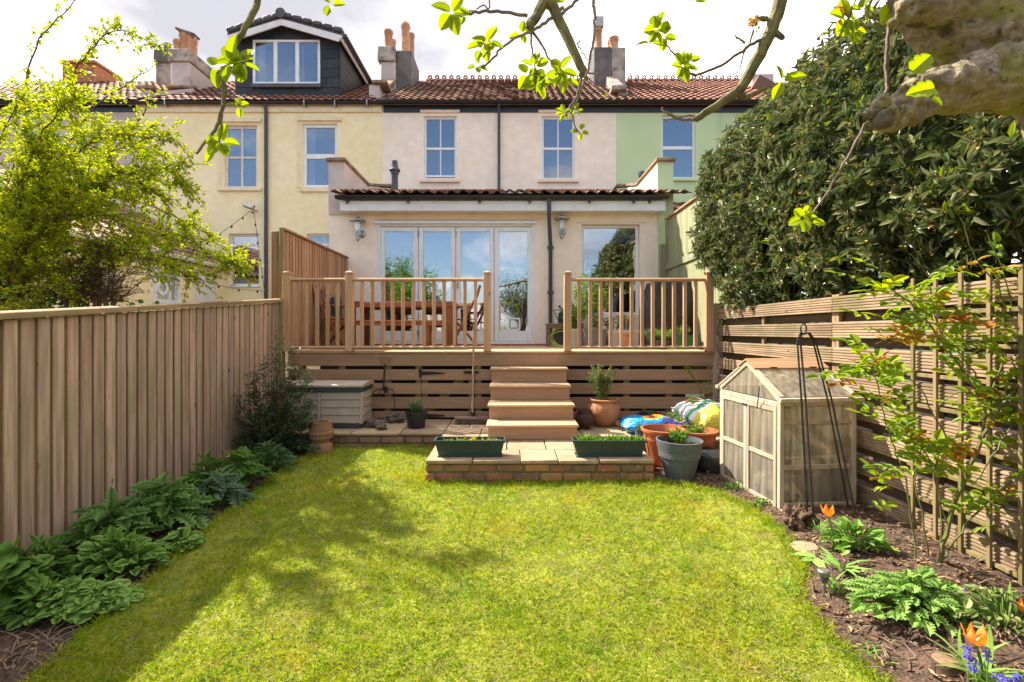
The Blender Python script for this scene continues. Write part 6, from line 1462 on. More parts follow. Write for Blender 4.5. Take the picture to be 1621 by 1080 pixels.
plant_tuft('plant', t, M['leaf_bright'], (c[0]+.04, c[1], c[2]+.11), 60, .20, .16, tmpl=T_BLADE, L=.07, W=.009)
plant_tuft('plant', t, M['leaf_greygreen'], (c[0]-.12, c[1], c[2]+.08), 24, .22, .12, tmpl=T_BLADE, L=.09, W=.006)
ya = 6.62
t = trough('bright green trough of pinkish sprigs in front of the barbecue', X(1069, ya), X(1101, ya)+.06, ya, ZD, 'trough_bright', .2, .2, group='planters on the deck')
plant_tuft('plant', t, M['leaf_variegated'], (X(1083, ya), ya+.1, ZD+.15), 26, .2, .15, L=.03, W=.014)
c = (X(912, 7.3), 7.35, ZD+.0); t = pot_thing('pot', 'white pot with a broad-leaved bushy plant beside the small bench', 'plant pot', *c)
round_pot(t, [(.09, 0), (.13, .26), (.14, .27), (.14, .29), (.12, .29), (.11, .24)], 'pot_white', .24, .115, c)
plant_tuft('plant', t, M['leaf_bright'], (c[0]-.04, c[1], c[2]+.25), 26, .42, .2, L=.10, W=.05)

# ------------------------------------------------------------------ trees and shrubs
def vnoise(p, s, seed=0.0): return noise.noise(Vector((p[0]*s+seed, p[1]*s, p[2]*s)))
def smooth_path(pts, k=4):
    """Catmull-Rom through the points"""
    pts = [Vector(p) for p in pts]; out = []
    for i in range(len(pts)-1):
        p0 = pts[max(0, i-1)]; p1 = pts[i]; p2 = pts[i+1]; p3 = pts[min(len(pts)-1, i+2)]
        for j in range(k):
            t = j/k; out.append(.5*((2*p1) + (p2-p0)*t + (2*p0-5*p1+4*p2-p3)*t*t + (3*p1-p0-3*p2+p3)*t**3))
    out.append(pts[-1]); return out
def branch(m, pts, r0, r1, n=6, k=4, kink=0.0):
    sp = smooth_path(pts, k)
    if kink: sp = [sp[0]] + [p + Vector((rnd.gauss(0, kink), rnd.gauss(0, kink), rnd.gauss(0, kink))) for p in sp[1:]]
    L = len(sp); m.tube(sp, [r0 + (r1-r0)*i/(L-1) for i in range(L)], n); return sp
def px_path(lst, y0, y1=None):
    y1 = y0 if y1 is None else y1; n = len(lst)
    return [P(a, b, y0 + (y1-y0)*i/max(1, n-1)) for i, (a, b) in enumerate(lst)]

# --- lime green shrub tree over the closeboard fence
lt = thing('lime_shrub_tree', 'tall lime green small-leaved shrub arching over the closeboard fence', 'tree', (-5.9, 5.5, .1))
wm = MB(); LPs, LDs = [], []
base = Vector((-5.9, 5.5, .1))
limbs = [  # pixel paths and depths
    ([(40, 420), (60, 260), (100, 150), (140, 80), (190, 48), (250, 75)], 4.4, 4.0), ([(50, 400), (40, 200), (50, 90), (90, 30), (130, -10)], 4.3, 4.0),
    ([(30, 440), (80, 300), (140, 230), (200, 215), (262, 222)], 4.3, 3.9), ([(30, 460), (110, 350), (200, 300), (270, 262), (285, 292)], 4.3, 3.8),
    ([(20, 450), (100, 400), (200, 385), (280, 372), (352, 414), (372, 412)], 4.2, 3.8), ([(20, 470), (110, 420), (170, 400), (245, 412), (300, 440)], 4.2, 3.7),
    ([(20, 440), (-20, 340), (-50, 260), (-20, 200)], 4.4, 4.0), ([(0, 460), (-40, 360), (-10, 240), (30, 160)], 4.0, 3.6), ([(10, 470), (50, 430), (80, 450), (30, 490)], 3.9, 3.6),
    ([(40, 420), (110, 330), (170, 250), (225, 185), (232, 150)], 4.6, 4.2), ([(30, 430), (150, 320), (250, 330), (330, 375)], 4.5, 4.2), ([(50, 380), (90, 260), (150, 170), (205, 130), (240, 108)], 4.8, 4.5),
    ([(10, 440), (0, 340), (30, 250), (80, 215)], 4.2, 3.9), ([(0, 440), (40, 330), (100, 260), (150, 300)], 4.0, 3.7), ([(0, 430), (20, 340), (70, 300), (60, 240)], 3.9, 3.6), ([(30, 420), (80, 330), (140, 300), (190, 275), (235, 300)], 3.8, 3.6),
    ([(40, 400), (30, 300), (80, 190), (120, 160)], 3.7, 3.4), ([(10, 440), (60, 370), (120, 340), (180, 350), (230, 385)], 3.7, 3.5), ([(0, 430), (-60, 400), (-120, 420)], 3.8, 3.8), ([(60, 380), (120, 290), (185, 235), (230, 240)], 5.0, 4.9)]
for li, (pp, ya_, yb_) in enumerate(limbs):
    ya_ *= 1.24; yb_ *= 1.24
    pts = [base + Vector((rnd.uniform(-.08, .08), 0, .3))] + px_path(pp, ya_, yb_)
    sp = branch(wm, pts, .017, .003, 5, 5, .008)
    n = len(sp)
    for i in range(int(n*.22), n):
        f = i/n; tg = (sp[min(n-1, i+1)] - sp[max(0, i-1)]).normalized()
        sparse = (li in (0,) and f > .45) or (li == 1 and f > .35) or (li in (9, 11, 12) and f > .5)
        for q in range(4 if not sparse else (3 if li == 0 else 1)):
            dv = (tg*rnd.uniform(.5, 1.2) + Vector((rnd.gauss(0, .7), rnd.gauss(0, .7), rnd.gauss(.1, .55)))).normalized()
            tl = rnd.uniform(.2, .52) * (1.15 - .5*f) * (.62 if sparse else 1)
            e1 = sp[i] + dv*tl*.5 + Vector((0, 0, .02)); e2 = sp[i] + dv*tl + Vector((0, 0, -.03))
            wm.tube([sp[i], e1, e2], [.004, .003, .0012], 3, False)
            nl = int(tl/.0125)
            for k_ in range(nl):
                g = (k_+.5)/nl; pt = sp[i].lerp(e1, g*2) if g < .5 else e1.lerp(e2, g*2-1)
                LPs.append(pt + Vector((rnd.gauss(0, .012), rnd.gauss(0, .012), rnd.gauss(0, .012)))); LDs.append(dv*.7 + Vector((rnd.gauss(0, .7), rnd.gauss(0, .7), rnd.gauss(0, .5))))
            if rnd.random() < .75*(1.3-f) and not sparse:   # side spray
                dv2 = (dv + Vector((rnd.gauss(0, .8), rnd.gauss(0, .8), rnd.gauss(0, .5)))).normalized(); s0 = e1; s1 = e1 + dv2*tl*.6
                wm.tube([s0, s1], [.002, .001], 3, False)
                for k_ in range(int(tl*.6/.0125)): LPs.append(s0.lerp(s1, rnd.random()) + Vector((rnd.gauss(0, .012), rnd.gauss(0, .012), rnd.gauss(0, .012)))); LDs.append(dv2 + Vector((rnd.gauss(0, .7), rnd.gauss(0, .7), rnd.gauss(0, .5))))
LPs = np.array([tuple(p) for p in LPs]); LDs = np.array([tuple(p) for p in LDs]); N = len(LPs)
print('lime leaves', N)
nr = npr.normal(0, .5, (N, 3)); nr[:, 2] += 1
big = npr.choice(N, 220, replace=False); msk = np.ones(N, bool); msk[big] = False
leaves('foliage', M['leaf_lime'], lt, T_SMALL, LPs[msk], LDs[msk], nr[msk], npr.uniform(.034, .062, N)[msk], npr.uniform(.019, .032, N)[msk])
wm.build('limbs', M['bark_purple'], lt, normals=False)['kind'] = 'stuff'
MB().tube([(-5.92, 5.52, -.1), (-5.9, 5.5, .45)], [.09, .06], 10).build('trunk', M['bark'], lt)

# --- bare many-stemmed shrub behind the fence
bs = thing('bare_shrub', 'leafless many-stemmed brown shrub between the closeboard fence and the yellow outhouse', 'shrub', (-4.2, 5, .2))
m = MB(); LPs, LDs = [], []
for i in range(34):
    bx_ = rnd.uniform(95, 185); a0 = P(bx_, 500, 4.9); b0 = Vector((a0.x*.98, 4.9 + rnd.uniform(-.2, .2), .2))
    dxp = rnd.uniform(-30, 75); top_ = P(bx_ + dxp, rnd.uniform(390, 440), 4.9)
    mid = P(bx_ + dxp*.3, 465, 4.9)
    sp = branch(m, [b0, a0, mid, top_], rnd.uniform(.01, .02), .002, 5, 4, .01)
    for j in range(5, len(sp)):
        for _ in range(2):
            dv = Vector((rnd.gauss(.2, .6), rnd.gauss(0, .5), rnd.uniform(0, .7))).normalized(); e = sp[j] + dv*rnd.uniform(.12, .3); m.tube([sp[j], sp[j].lerp(e, .5) + Vector((0, 0, .02)), e], [.004, .003, .0012], 3, False)
            for _ in range(3):
                q = sp[j].lerp(e, rnd.uniform(.4, 1)); d2 = Vector((rnd.gauss(0, .6), rnd.gauss(0, .6), rnd.uniform(0, .6))); m.tube([q, q + d2*.12], [.0022, .001], 3, False)
                LPs.append(q + d2*.12); LDs.append(d2)
m.build('stems', M['bark'], bs, normals=False)['kind'] = 'stuff'
leaves('buds', M['leaf_lime'], bs, T_SMALL, [tuple(p) for p in LPs], [tuple(d) for d in LDs], rand_dirs(len(LPs)), .018, .01)
iv = thing('ivy_bush', 'dark green ivy clump behind the closeboard fence under the lime shrub', 'shrub', (-5.4, 5.2, .2))
N = 1500; pp = np.stack([npr.normal(X(70, 5.2), .42, N), npr.normal(5.2, .25, N), npr.uniform(1.3, Z(455, 5.2), N)], 1)
leaves('foliage', M['leaf_ivy'], iv, T_ROUND, pp, rand_dirs(N, -.2), rand_dirs(N, .3), npr.uniform(.03, .06, N), npr.uniform(.03, .055, N))
MB().tube([(-5.4, 5.3, 0), (-5.3, 5.2, 1.4)], [.05, .02], 6).build('trunk', M['bark'], iv)

# --- the big bay hedge
bay = thing('bay_hedge', 'huge glossy dark bay hedge with orange flower buds bulging over the slat fence', 'hedge', (3.7, 4.4, .2))
E_ = [((3.62, 5.62, 3.0), (1.28, 1.25, 1.46)), ((3.95, 4.35, 3.05), (1.5, 1.45, 1.52)), ((4.15, 3.1, 3.0), (1.62, 1.35, 1.65)), ((4.1, 2.0, 2.9), (1.40, 1.2, 1.6)), ((4.3, .7, 3.0), (1.5, 1.4, 1.6)), ((3.0, 5.9, 2.75), (.62, .6, .75)), ((3.35, 3.9, 2.55), (.95, 1.1, .78)), ((2.98, 5.35, 2.2), (.55, .75, .60)), ((3.1, 4.4, 2.15), (.5, .9, .5)), ((3.4, 2.6, 2.5), (.85, .9, .72))]
def bay_pts(N, depth=(0, .22)):
    P_, Nn = [], []
    w = np.array([e[1][0]*e[1][2] for e in E_]); w = w/w.sum(); ei = npr.choice(len(E_), N*3, p=w)
    u = npr.normal(0, 1, (N*3, 3)); u /= np.linalg.norm(u, axis=1, keepdims=True)
    for k_, (e, d_) in enumerate(zip(ei, u)):
        c, r = E_[e]
        if d_[0] > .55 : continue
        lump = 1 + .10*vnoise(d_, 2.2, e*5.0) + .06*vnoise(d_, 6, e*3.0) + .03*vnoise(d_, 15)
        sc_ = lump - rnd.uniform(*depth)
        p = (c[0]+d_[0]*r[0]*sc_, c[1]+d_[1]*r[1]*sc_, c[2]+d_[2]*r[2]*sc_)
        if p[2] < 1.62 + .12*vnoise(p, 3) or (p[0] < 2.62 and p[1] > 5.95 and p[2] < 1.6): continue
        inside = False
        for j, (c2, r2) in enumerate(E_):
            if j != e and sum(((p[i]-c2[i])/r2[i])**2 for i in range(3)) < .80: inside = True; break
        if inside: continue
        n = Vector((d_[0]/r[0], d_[1]/r[1], d_[2]/r[2])).normalized()
        P_.append(p); Nn.append(tuple(n))
        if len(P_) >= N: break
    return np.array(P_), np.array(Nn)
wp, wnrm = bay_pts(9500, (-.03, .20))
print('bay whorls', len(wp))
K = 8; Nw = len(wp)
ax = wnrm + npr.normal(0, .35, (Nw, 3)); ax[:, 2] += .35; ax /= np.linalg.norm(ax, axis=1, keepdims=True)
t1 = np.cross(ax, npr.normal(0, 1, (Nw, 3))); t1 /= np.linalg.norm(t1, axis=1, keepdims=True); t2 = np.cross(ax, t1)
PP, DD, NN, ID = [], [], [], []
for k_ in range(K):
    a = 2*np.pi*k_*.382 + npr.uniform(-.3, .3, Nw); rad = np.cos(a)[:, None]*t1 + np.sin(a)[:, None]*t2
    up_ = npr.uniform(.25, 1.1, Nw)[:, None]; PP.append(wp + ax*(npr.uniform(-.05, .03, Nw)[:, None])); DD.append(rad + ax*up_); NN.append(ax - rad*.5)
PP = np.concatenate(PP); DD = np.concatenate(DD); NN = np.concatenate(NN); N = len(PP); L_ = npr.uniform(.065, .115, N); isn = npr.uniform(0, 1, N) < .05 + .10*(PP[:, 2] > 3.9)
dist = np.linalg.norm(PP - np.array([0, 0, 1.5]), axis=1); vis = (NN[:, 1] < .3) & (PP[:, 1] < 6.2) & (PP[:, 1] > 2.6) & (PP[:, 0]/PP[:, 1] < 1.05)
cand = np.nonzero(vis & ~isn)[0]; cand = cand[np.argsort(dist[cand] + npr.uniform(0, 1.2, len(cand)))][:260]
msk = ~isn; msk[cand] = False
leaves('foliage', M['leaf_laurel'], bay, T_LANCE, PP[msk], DD[msk], NN[msk], L_[msk], L_[msk]*.34)
leaves('young_foliage', M['leaf_laurel_new'], bay, T_LANCE, PP[isn], DD[isn], NN[isn], L_[isn]*.85, L_[isn]*.28)
lm = pm('single_bay_leaf', (.09, .12, .035), (.06, .09, .03), .34, 9, obj_cols=[(.10, .13, .035), (.07, .10, .03), (.15, .17, .05), (.05, .075, .025)], transl=.18, spec=.6)
for k_ in cand: one_leaf('leaf', lm, bay, T_LANCE, PP[k_], DD[k_], NN[k_], L_[k_]*1.1, L_[k_]*.38)
# inner leaves that close the hedge, and its wood
ip, inn_ = bay_pts(9000, (.18, .50)); N = len(ip)
leaves('inner_foliage', M['leaf_laurel'], bay, T_OVAL, ip, rand_dirs(N), rand_dirs(N, .4), npr.uniform(.09, .15, N), npr.uniform(.05, .09, N))
fl_ = npr.choice(Nw, 3400, replace=False); Q = []
for k_ in fl_:
    for _ in range(6): Q.append(wp[k_] + ax[k_]*rnd.uniform(-.02, .06) + npr.normal(0, .010, 3))
Q = np.array(Q); leaves('flower_buds', M['bay_flower'], bay, T_SMALL, Q, rand_dirs(len(Q), .3), rand_dirs(len(Q)), npr.uniform(.013, .028, len(Q)), npr.uniform(.010, .018, len(Q)))
m = MB()
for i in range(26):
    b0 = Vector((rnd.uniform(3.3, 4.0), rnd.uniform(1.2, 6.0), .1)); t_ = b0 + Vector((rnd.uniform(-.7, .7), rnd.uniform(-.6, .6), rnd.uniform(2.2, 3.6))); branch(m, [b0, b0.lerp(t_, .4) + Vector((rnd.gauss(0, .1), rnd.gauss(0, .1), 0)), t_], .04, .01, 6, 4)
m.build('limbs', M['bark'], bay, normals=False)['kind'] = 'stuff'
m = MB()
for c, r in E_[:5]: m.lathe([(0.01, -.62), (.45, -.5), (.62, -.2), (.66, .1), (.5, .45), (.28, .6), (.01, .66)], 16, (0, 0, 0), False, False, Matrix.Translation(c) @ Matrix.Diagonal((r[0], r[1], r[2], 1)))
m.build('dark_core', M['leaf_dark'], bay)  # solid dark core added under the leaves, stands in for inner shade

# --- dark laurel by the deck corner
ls = thing('dark_shrub', 'dark-leaved upright shrub in the bed at the corner of the deck', 'shrub', (-2.55, 5.1, .2))
m = MB(); LPs, LDs = [], []
tips = [(440, 540), (425, 562), (468, 552), (480, 600), (490, 640), (400, 590), (375, 640), (355, 650), (410, 640), (455, 610), (495, 665), (430, 610), (465, 585), (385, 680), (365, 690), (500, 690), (440, 660), (470, 650), (410, 690), (450, 700), (480, 700), (395, 620), (420, 660), (488, 620), (460, 680)]
for i, (a, b) in enumerate(tips*2):
    yy = 4.95 + rnd.uniform(-.25, .2); tip = P(a + rnd.gauss(0, 6), b + rnd.gauss(0, 6) + (10 if i > 24 else 0), yy); b0 = Vector((X(430, 5.05) + rnd.gauss(0, .06), 5.05, .16))
    sp = branch(m, [b0, b0.lerp(tip, .5) + Vector((rnd.gauss(0, .03), 0, .05)), tip], .007, .002, 4, 5)
    for j in range(3, len(sp)):
        for _ in range(9 if i < 3 else 13):
            q = sp[j] + Vector((rnd.gauss(0, .03), rnd.gauss(0, .03), rnd.gauss(0, .03))); aa = rnd.uniform(0, 6.28); LPs.append(q); LDs.append((math.cos(aa), math.sin(aa), rnd.uniform(-.2, .9)))
N = len(LPs); nr = npr.normal(0, .4, (N, 3)); nr[:, 2] += 1
leaves('foliage', M['leaf_dark'], ls, T_OVAL, [tuple(p) for p in LPs], LDs, nr, npr.uniform(.035, .062, N), npr.uniform(.016, .026, N))
m.build('stems', M['bark'], ls, normals=False)['kind'] = 'stuff'

# --- perennials
def clump(name, lab, cat, c, n, rx, ry, h, tmpl, mat, L, W, up=.35, arch=True, group=None, wind=1.0, each=False, z0=None):
    """broad leaves on stalks radiating from a centre"""
    c = Vector(c); t = thing(name, lab, cat, tuple(c), group); m = MB(); P_, D_, N_, S_ = [], [], [], []
    for i in range(n):
        a = rnd.uniform(0, 6.283); rr_ = rnd.random() ** .55; hh_ = h * (1 - .75*rr_**1.6) * rnd.uniform(.7, 1.05)
        q = Vector((c.x + rx*rr_*math.cos(a), c.y + ry*rr_*math.sin(a), c.z + hh_)); b0 = c + Vector((rx*.35*rr_*math.cos(a), ry*.35*rr_*math.sin(a), 0))
        od = Vector((math.cos(a), math.sin(a), 0))
        m.tube([b0, b0.lerp(q, .55) + Vector((0, 0, .12*h)), q], [.004, .003, .002], 4, False)
        P_.append(q - od*L*.25); D_.append(od*(.4 + rr_) + Vector((rnd.gauss(0, .5), rnd.gauss(0, .5), up*(1.2-rr_)+rnd.gauss(0, .25)))); N_.append(Vector((rnd.gauss(0, .25), rnd.gauss(0, .25) - .25, 1)) + od*.25); S_.append(rnd.uniform(.4, 1.2))
    if each:
        for p_, d_, n_, s_ in zip(P_, D_, N_, S_): one_leaf('leaf', M[mat], t, tmpl, p_, d_, n_, L*s_, W*s_)
    else:
        s_ = np.array(S_); leaves('foliage', M[mat], t, tmpl, [tuple(p) for p in P_], [tuple(p) for p in D_], [tuple(p) for p in N_], L*s_, W*s_)
    m.build('stalks', M['stem_green'], t, normals=False)['kind'] = 'stuff'; return t
def omat(k):   # a copy of a leaf material that varies by object
    cols = {'leaf_acanthus': [(.15, .29, .07), (.19, .34, .085), (.12, .24, .055), (.25, .39, .11)], 'leaf_green': [(.13, .26, .045), (.17, .31, .05), (.09, .20, .035)], 'leaf_bright': [(.28, .46, .09), (.21, .38, .07), (.35, .53, .13), (.16, .31, .06)],
            'leaf_greygreen': [(.17, .25, .15), (.13, .21, .12), (.21, .30, .19)]}[k]
    M[k+'_single'] = pm('single_' + k, cols[0], cols[1], .62, 14, obj_cols=cols, spec=.25, transl=.25, bump=.4, bscale=60)
for k_ in ('leaf_acanthus', 'leaf_green', 'leaf_bright', 'leaf_greygreen'): omat(k_)
def gp(px, py): return G(px, py)
clump('feathery_plant', 'feathery dark green perennial in the fence bed nearest the old chimney pot', 'plant', G(425, 745), 230, .26, .22, .26, T_JAG, 'leaf_acanthus', .075, .04)
clump('poppy_plant', 'jagged mid green perennial in the fence bed behind the acanthus', 'plant', G(372, 772), 110, .27, .20, .30, T_JAG, 'leaf_green_single', .15, .085, each=True)
clump('silver_thistle', 'grey-green jagged-leaved plant spilling towards the lawn beside the acanthus', 'plant', G(345, 800), 56, .22, .16, .22, T_JAG, 'leaf_greygreen_single', .17, .11, each=True)
clump('acanthus', 'large dark glossy jagged acanthus in the middle of the fence bed', 'plant', G(250, 836), 150, .28, .18, .31, T_JAG, 'leaf_acanthus_single', .19, .11, each=True)
clump('acanthus', 'smaller dark acanthus against the fence boards, behind the pale oval-leaved plant', 'plant', G(178, 862), 110, .24, .14, .28, T_JAG, 'leaf_acanthus_single', .17, .10, each=True)
clump('comfrey', 'pale green oval-leaved clump in the fence bed between the acanthus and the mallow', 'plant', G(185, 905), 280, .26, .15, .21, T_OVATE, 'leaf_bright_single', .075, .05, up=.8, each=True)
clump('mallow', 'low bright green round-lobed mallow clump in the fence bed', 'plant', G(100, 968), 280, .28, .14, .15, T_LOBE, 'leaf_bright_single', .058, .062, up=.2, each=True)
clump('strawberry_plant', 'low light green ground-cover plant filling the bed between the mallow and the comfrey', 'plant', G(165, 955), 120, .17, .11, .10, T_LOBE, 'leaf_bright_single', .05, .05, up=.2, each=True)
clump('hellebore', 'mid green leafy perennial against the fence boards behind the mallow', 'plant', G(60, 925), 110, .20, .13, .26, T_OVATE, 'leaf_green_single', .09, .045, up=.5, each=True)
clump('cranesbill', 'small bright green cranesbill between the comfrey and the grey-green plant', 'plant', G(285, 868), 70, .14, .10, .12, T_LOBE, 'leaf_bright_single', .05, .05, up=.3, each=True)
clump('dock_plant', 'upright mid green plant at the fence foot behind the poppy leaves', 'plant', G(330, 778), 70, .16, .12, .30, T_OVATE, 'leaf_green_single', .10, .045, up=.8, each=True)
clump('mallow', 'taller dark-stemmed mallow at the near end of the fence bed', 'plant', G(20, 975), 60, .22, .15, .34, T_LOBE, 'leaf_green_single', .12, .125, up=.1, each=True)
bl = thing('broad_leaf', 'single broad strap leaf lying on the bed edge below the acanthus', 'leaf', G(318, 838)); one_leaf('blade', M['leaf_bright_single'], bl, T_STRAP, G(312, 822) + Vector((0, 0, .04)), (.25, -.35, .02), (0, -.3, 1), .14, .05)
# right bed
clump('strap_plant', 'bright green leafy clump behind the small orange tulip', 'plant', G(1355, 868), 90, .17, .14, .13, T_OVAL, 'leaf_bright_single', .095, .042, up=.9, each=True)
clump('geranium', 'bushy jagged-leaved green geranium in the middle of the rose bed', 'plant', G(1448, 968), 270, .27, .17, .17, T_JAG, 'leaf_bright_single', .075, .06, up=.35, each=True)
clump('variegated_plant', 'low cream-edged variegated plant beside the large orange tulip', 'plant', G(1590, 985), 120, .22, .2, .13, T_OVAL, 'leaf_variegated', .055, .03)
clump('weed_tuft', 'low dark weeds at the foot of the greenhouse corner', 'plant', G(1165, 775), 40, .14, .1, .06, T_OVAL, 'leaf_green', .03, .02)
clump('weed_tuft', 'small seedlings between the lawn and the greenhouse door', 'plant', G(1200, 800), 24, .1, .06, .05, T_ROUND, 'leaf_bright', .03, .025)
clump('sprout', 'young light green sprout at the near greenhouse post', 'plant', G(1248, 800), 14, .05, .05, .16, T_OVAL, 'leaf_bright', .05, .028)
def strap_clump(lab, c, n, L, W, name='bulb_leaves', mat='leaf_bright_single', up=.8):
    t = thing(name, lab, 'plant', tuple(c))
    for i in range(n):
        a = rnd.uniform(0, 6.283); one_leaf('leaf', M[mat], t, T_STRAP, c + Vector((rnd.gauss(0, .02), rnd.gauss(0, .02), 0)), (math.cos(a), math.sin(a), up*rnd.uniform(.6, 1.5)), (rnd.gauss(0, .2), rnd.gauss(0, .2), 1), L*rnd.uniform(.6, 1.1), W)
    return t
strap_clump('arching strap leaves beside the garden stake light', G(1338, 905), 14, .17, .022)
strap_clump('two broad tulip leaves behind the stake light, lying over the flat stone', G(1292, 885), 5, .15, .05, up=.4)
strap_clump('fresh bulb leaves beside the stake light post', G(1322, 935), 16, .12, .010, up=1.8)
strap_clump('bluebell leaves round the large orange tulip', G(1545, 1075), 22, .18, .012, up=1.0)
strap_clump('bluebell leaves in the near corner of the rose bed', G(1590, 1105), 22, .16, .013, up=1.0)
for px, py, lab in ((1300, 838, 'thin upright grassy weed behind the rotten stump'), (1250, 935, 'grassy weeds along the lawn edge beside the stake light'), (1385, 1040, 'grassy weeds along the lawn edge beside the cut log')): strap_clump(lab, G(px, py), 22, .09, .005, name='grassy_weed', up=1.3)

def tulip(lab, px, py, base_px, y, s=1.0):
    b = Vector((X(base_px[0], y), y + .02, gz(X(base_px[0], y), y))); top_ = P(px, py, y); t = thing('tulip', lab, 'flower', tuple(b), 'orange tulips in the rose bed')
    branch(MB(), [b, b.lerp(top_, .5) + Vector((.01, 0, 0)), top_], .004, .004) ; m = MB(); branch(m, [b, b.lerp(top_, .5) + Vector((.012, 0, 0)), top_ + Vector((0, 0, .002))], .005*s, .004*s, 6); m.build('stem', M['stem_green'], t)
    for i in range(6):
        a = i*1.047 + .3; inner = i % 2; vs = []; fs = []; nu, nv = 5, 6; H = .062*s*(1 if inner else .96); R0 = (.024 if inner else .028)*s
        for v_ in range(nv+1):
            f = v_/nv; r_ = R0*(math.sin(min(1, f*1.5)*math.pi/2)**.8)*(1 - .22*max(0, f-.55)/.45) + .002 + (.010*s*max(0, f-.7)/.3 if not inner else 0); hw = .62*math.sin(math.pi*(.12+.88*f)**.9)**.7 if f < 1 else .05
            for u_ in range(nu+1):
                g = (u_/nu-.5)*2; aa = a + g*hw*.85; vs.append(top_ + Vector((r_*math.cos(aa), r_*math.sin(aa), H*f - .004*s*abs(g)**2*f*3)))
        for v_ in range(nv):
            for u_ in range(nu): k_ = v_*(nu+1)+u_; fs.append((k_, k_+1, k_+nu+2, k_+nu+1))
        m = MB(); m.add(vs, fs); m.build('petal', M['petal'], t, normals=False)
    for i in range(2):
        a = i*2.6+.4; one_leaf('leaf', M['leaf_bright_single'], t, T_STRAP, b, (math.cos(a), math.sin(a), 1.3), (math.cos(a), math.sin(a), .6), .17*s, .03)
tulip('smaller orange tulip in bloom in front of the black obelisk', 1311, 818, (1322, 850), 2.75, 1.15)
tulip('large orange tulip nearest the camera above the bluebells', 1545, 1022, (1560, 1180), 1.78, 1.25)
tulip('orange tulip cut off by the picture edge beside the variegated plant', 1623, 972, (1630, 1060), 2.02, 1.0)
def bluebell(lab, px, py, y, h=None):
    top_ = P(px, py, y); b = Vector((top_.x, y, gz(top_.x, y))); t = thing('bluebell', lab, 'flower', tuple(b), 'bluebells in the rose bed'); m = MB(); m.tube([b, b.lerp(top_, .6), top_ + Vector((.01, 0, .01))], [.003, .0025, .0015], 5, False); m.build('stem', M['stem_green'], t, normals=False)
    P_, D_ = [], []
    for i in range(11):
        f = i/11; q = top_ + Vector((rnd.gauss(0, .006), rnd.gauss(0, .006), -.05*f+.008))
        for k_ in range(5): a = k_*1.257+i; P_.append(q); D_.append((math.cos(a), math.sin(a), -.4))
    leaves('blossom', M['bluebell'], t, T_OVAL, [tuple(p) for p in P_], D_, rand_dirs(len(P_), .3), 0.014, .0065, kind=None)
for px, py, y_, lab in ((1478, 908, 2.42, 'bluebell in bloom in front of the rose stems'), (1549, 910, 2.45, 'bluebell in bloom beside the trellis foot'), (1519, 934, 2.25, 'bluebell in bloom at the edge of the geranium'), (1533, 1028, 1.75, 'bluebell in bloom just under the large tulip'), (1541, 1045, 1.74, 'second bluebell under the large tulip, lower and bending'),
                        (1563, 1030, 1.76, 'bluebell in bloom on the far side of the large tulip'), (1585, 1072, 1.62, 'bluebell at the bottom edge of the rose bed'), (1608, 1070, 1.62, 'bluebell in the near corner beside the cut-off tulip'), (1598, 1078, 1.58, 'lowest bluebell at the bottom edge of the bed')): bluebell(lab, px, py, y_)
# dandelions on the lawn
for px, py, lab in ((712, 803, 'dandelion in the lawn just in front of the brick platform, nearest the planted trough'), (733, 900, 'dandelion in the middle of the lawn'), (866, 929, 'dandelion in the lawn below the brick platform centre'), (900, 801, 'dandelion close to the brick platform front')):
    c = G(px, py); t = thing('dandelion', lab, 'flower', tuple(c), 'dandelions in the lawn'); N = 26; leaves('blossom', M['dandelion'], t, T_SMALL, np.tile((c.x, c.y, c.z+.035), (N, 1)), rand_dirs(N, .4), rand_dirs(N), .013, .006, kind=None)
    MB().tube([c, c + Vector((0, 0, .035))], .002, 4).build('stem', M['stem_green'], t)

# stake light, stones, stumps
c = G(1304, 942); t = thing('stake_light', 'small grey solar stake light at the lawn edge', 'light', tuple(c)); hh = .135
MB().tube([c, c + Vector((0, 0, hh*.55))], .009, 8).build('stake', M['metal_grey'], t)
MB().lathe([(.012, hh*.5), (.022, hh*.62), (.022, hh*.72), (.026, hh*.74)], 14, tuple(c), True, True).build('lamp_body', M['pot_grey'], t)
MB().lathe([(.024, hh*.745), (.030, hh*.8), (.031, hh*.95), (.026, hh)], 14, tuple(c), True, True).build('lamp_cap', M['metal_grey'], t)
def rock(name, lab, cat, c, sx, sy, sz, mat, seed, rough=.4):
    bm = bmesh.new(); bmesh.ops.create_icosphere(bm, subdivisions=4, radius=1)
    for v in bm.verts:
        v.co *= 1 + rough*noise.noise(v.co*1.8 + Vector((seed, 0, 0))) + rough*.35*noise.noise(v.co*6 + Vector((seed, 0, 0))); v.co = Vector((v.co.x*sx, v.co.y*sy, v.co.z*sz))
    me = bpy.data.meshes.new(name); bm.to_mesh(me); bm.free(); me.materials.append(M[mat]); o = newobj(name, me, None, c); tag(o, lab, cat); return o
c = G(1277, 868); rock('stepping_stone', 'flat grey stone set in the bed beside the lawn', 'stone', (c.x, c.y, c.z+.005), .085, .07, .018, 'slab', 2.0, .2)
c = G(1255, 832); rock('rotten_stump', 'rotten dark wood stump beside the greenhouse corner', 'stump', (c.x, c.y, c.z+.045), .055, .06, .075, 'log', 5.0, .8)
c = G(1277, 828); rock('rotten_stump', 'low rotten bark lump behind the dark stump', 'stump', (c.x+.02, c.y+.05, c.z+.04), .06, .05, .05, 'log', 9.0, .8)
c = G(1497, 1058); t = thing('cut_log', 'short cut log standing in the bark near the bluebells', 'log', tuple(c)); MB().lathe([(.045, -.03), (.047, .02), (.044, .032)], 18, tuple(c), True, False).build('bark', M['log'], t); MB().lathe([(.001, .036), (.03, .036), (.044, .0325)], 18, tuple(c), False, False).build('cut_face', M['log_end'], t)
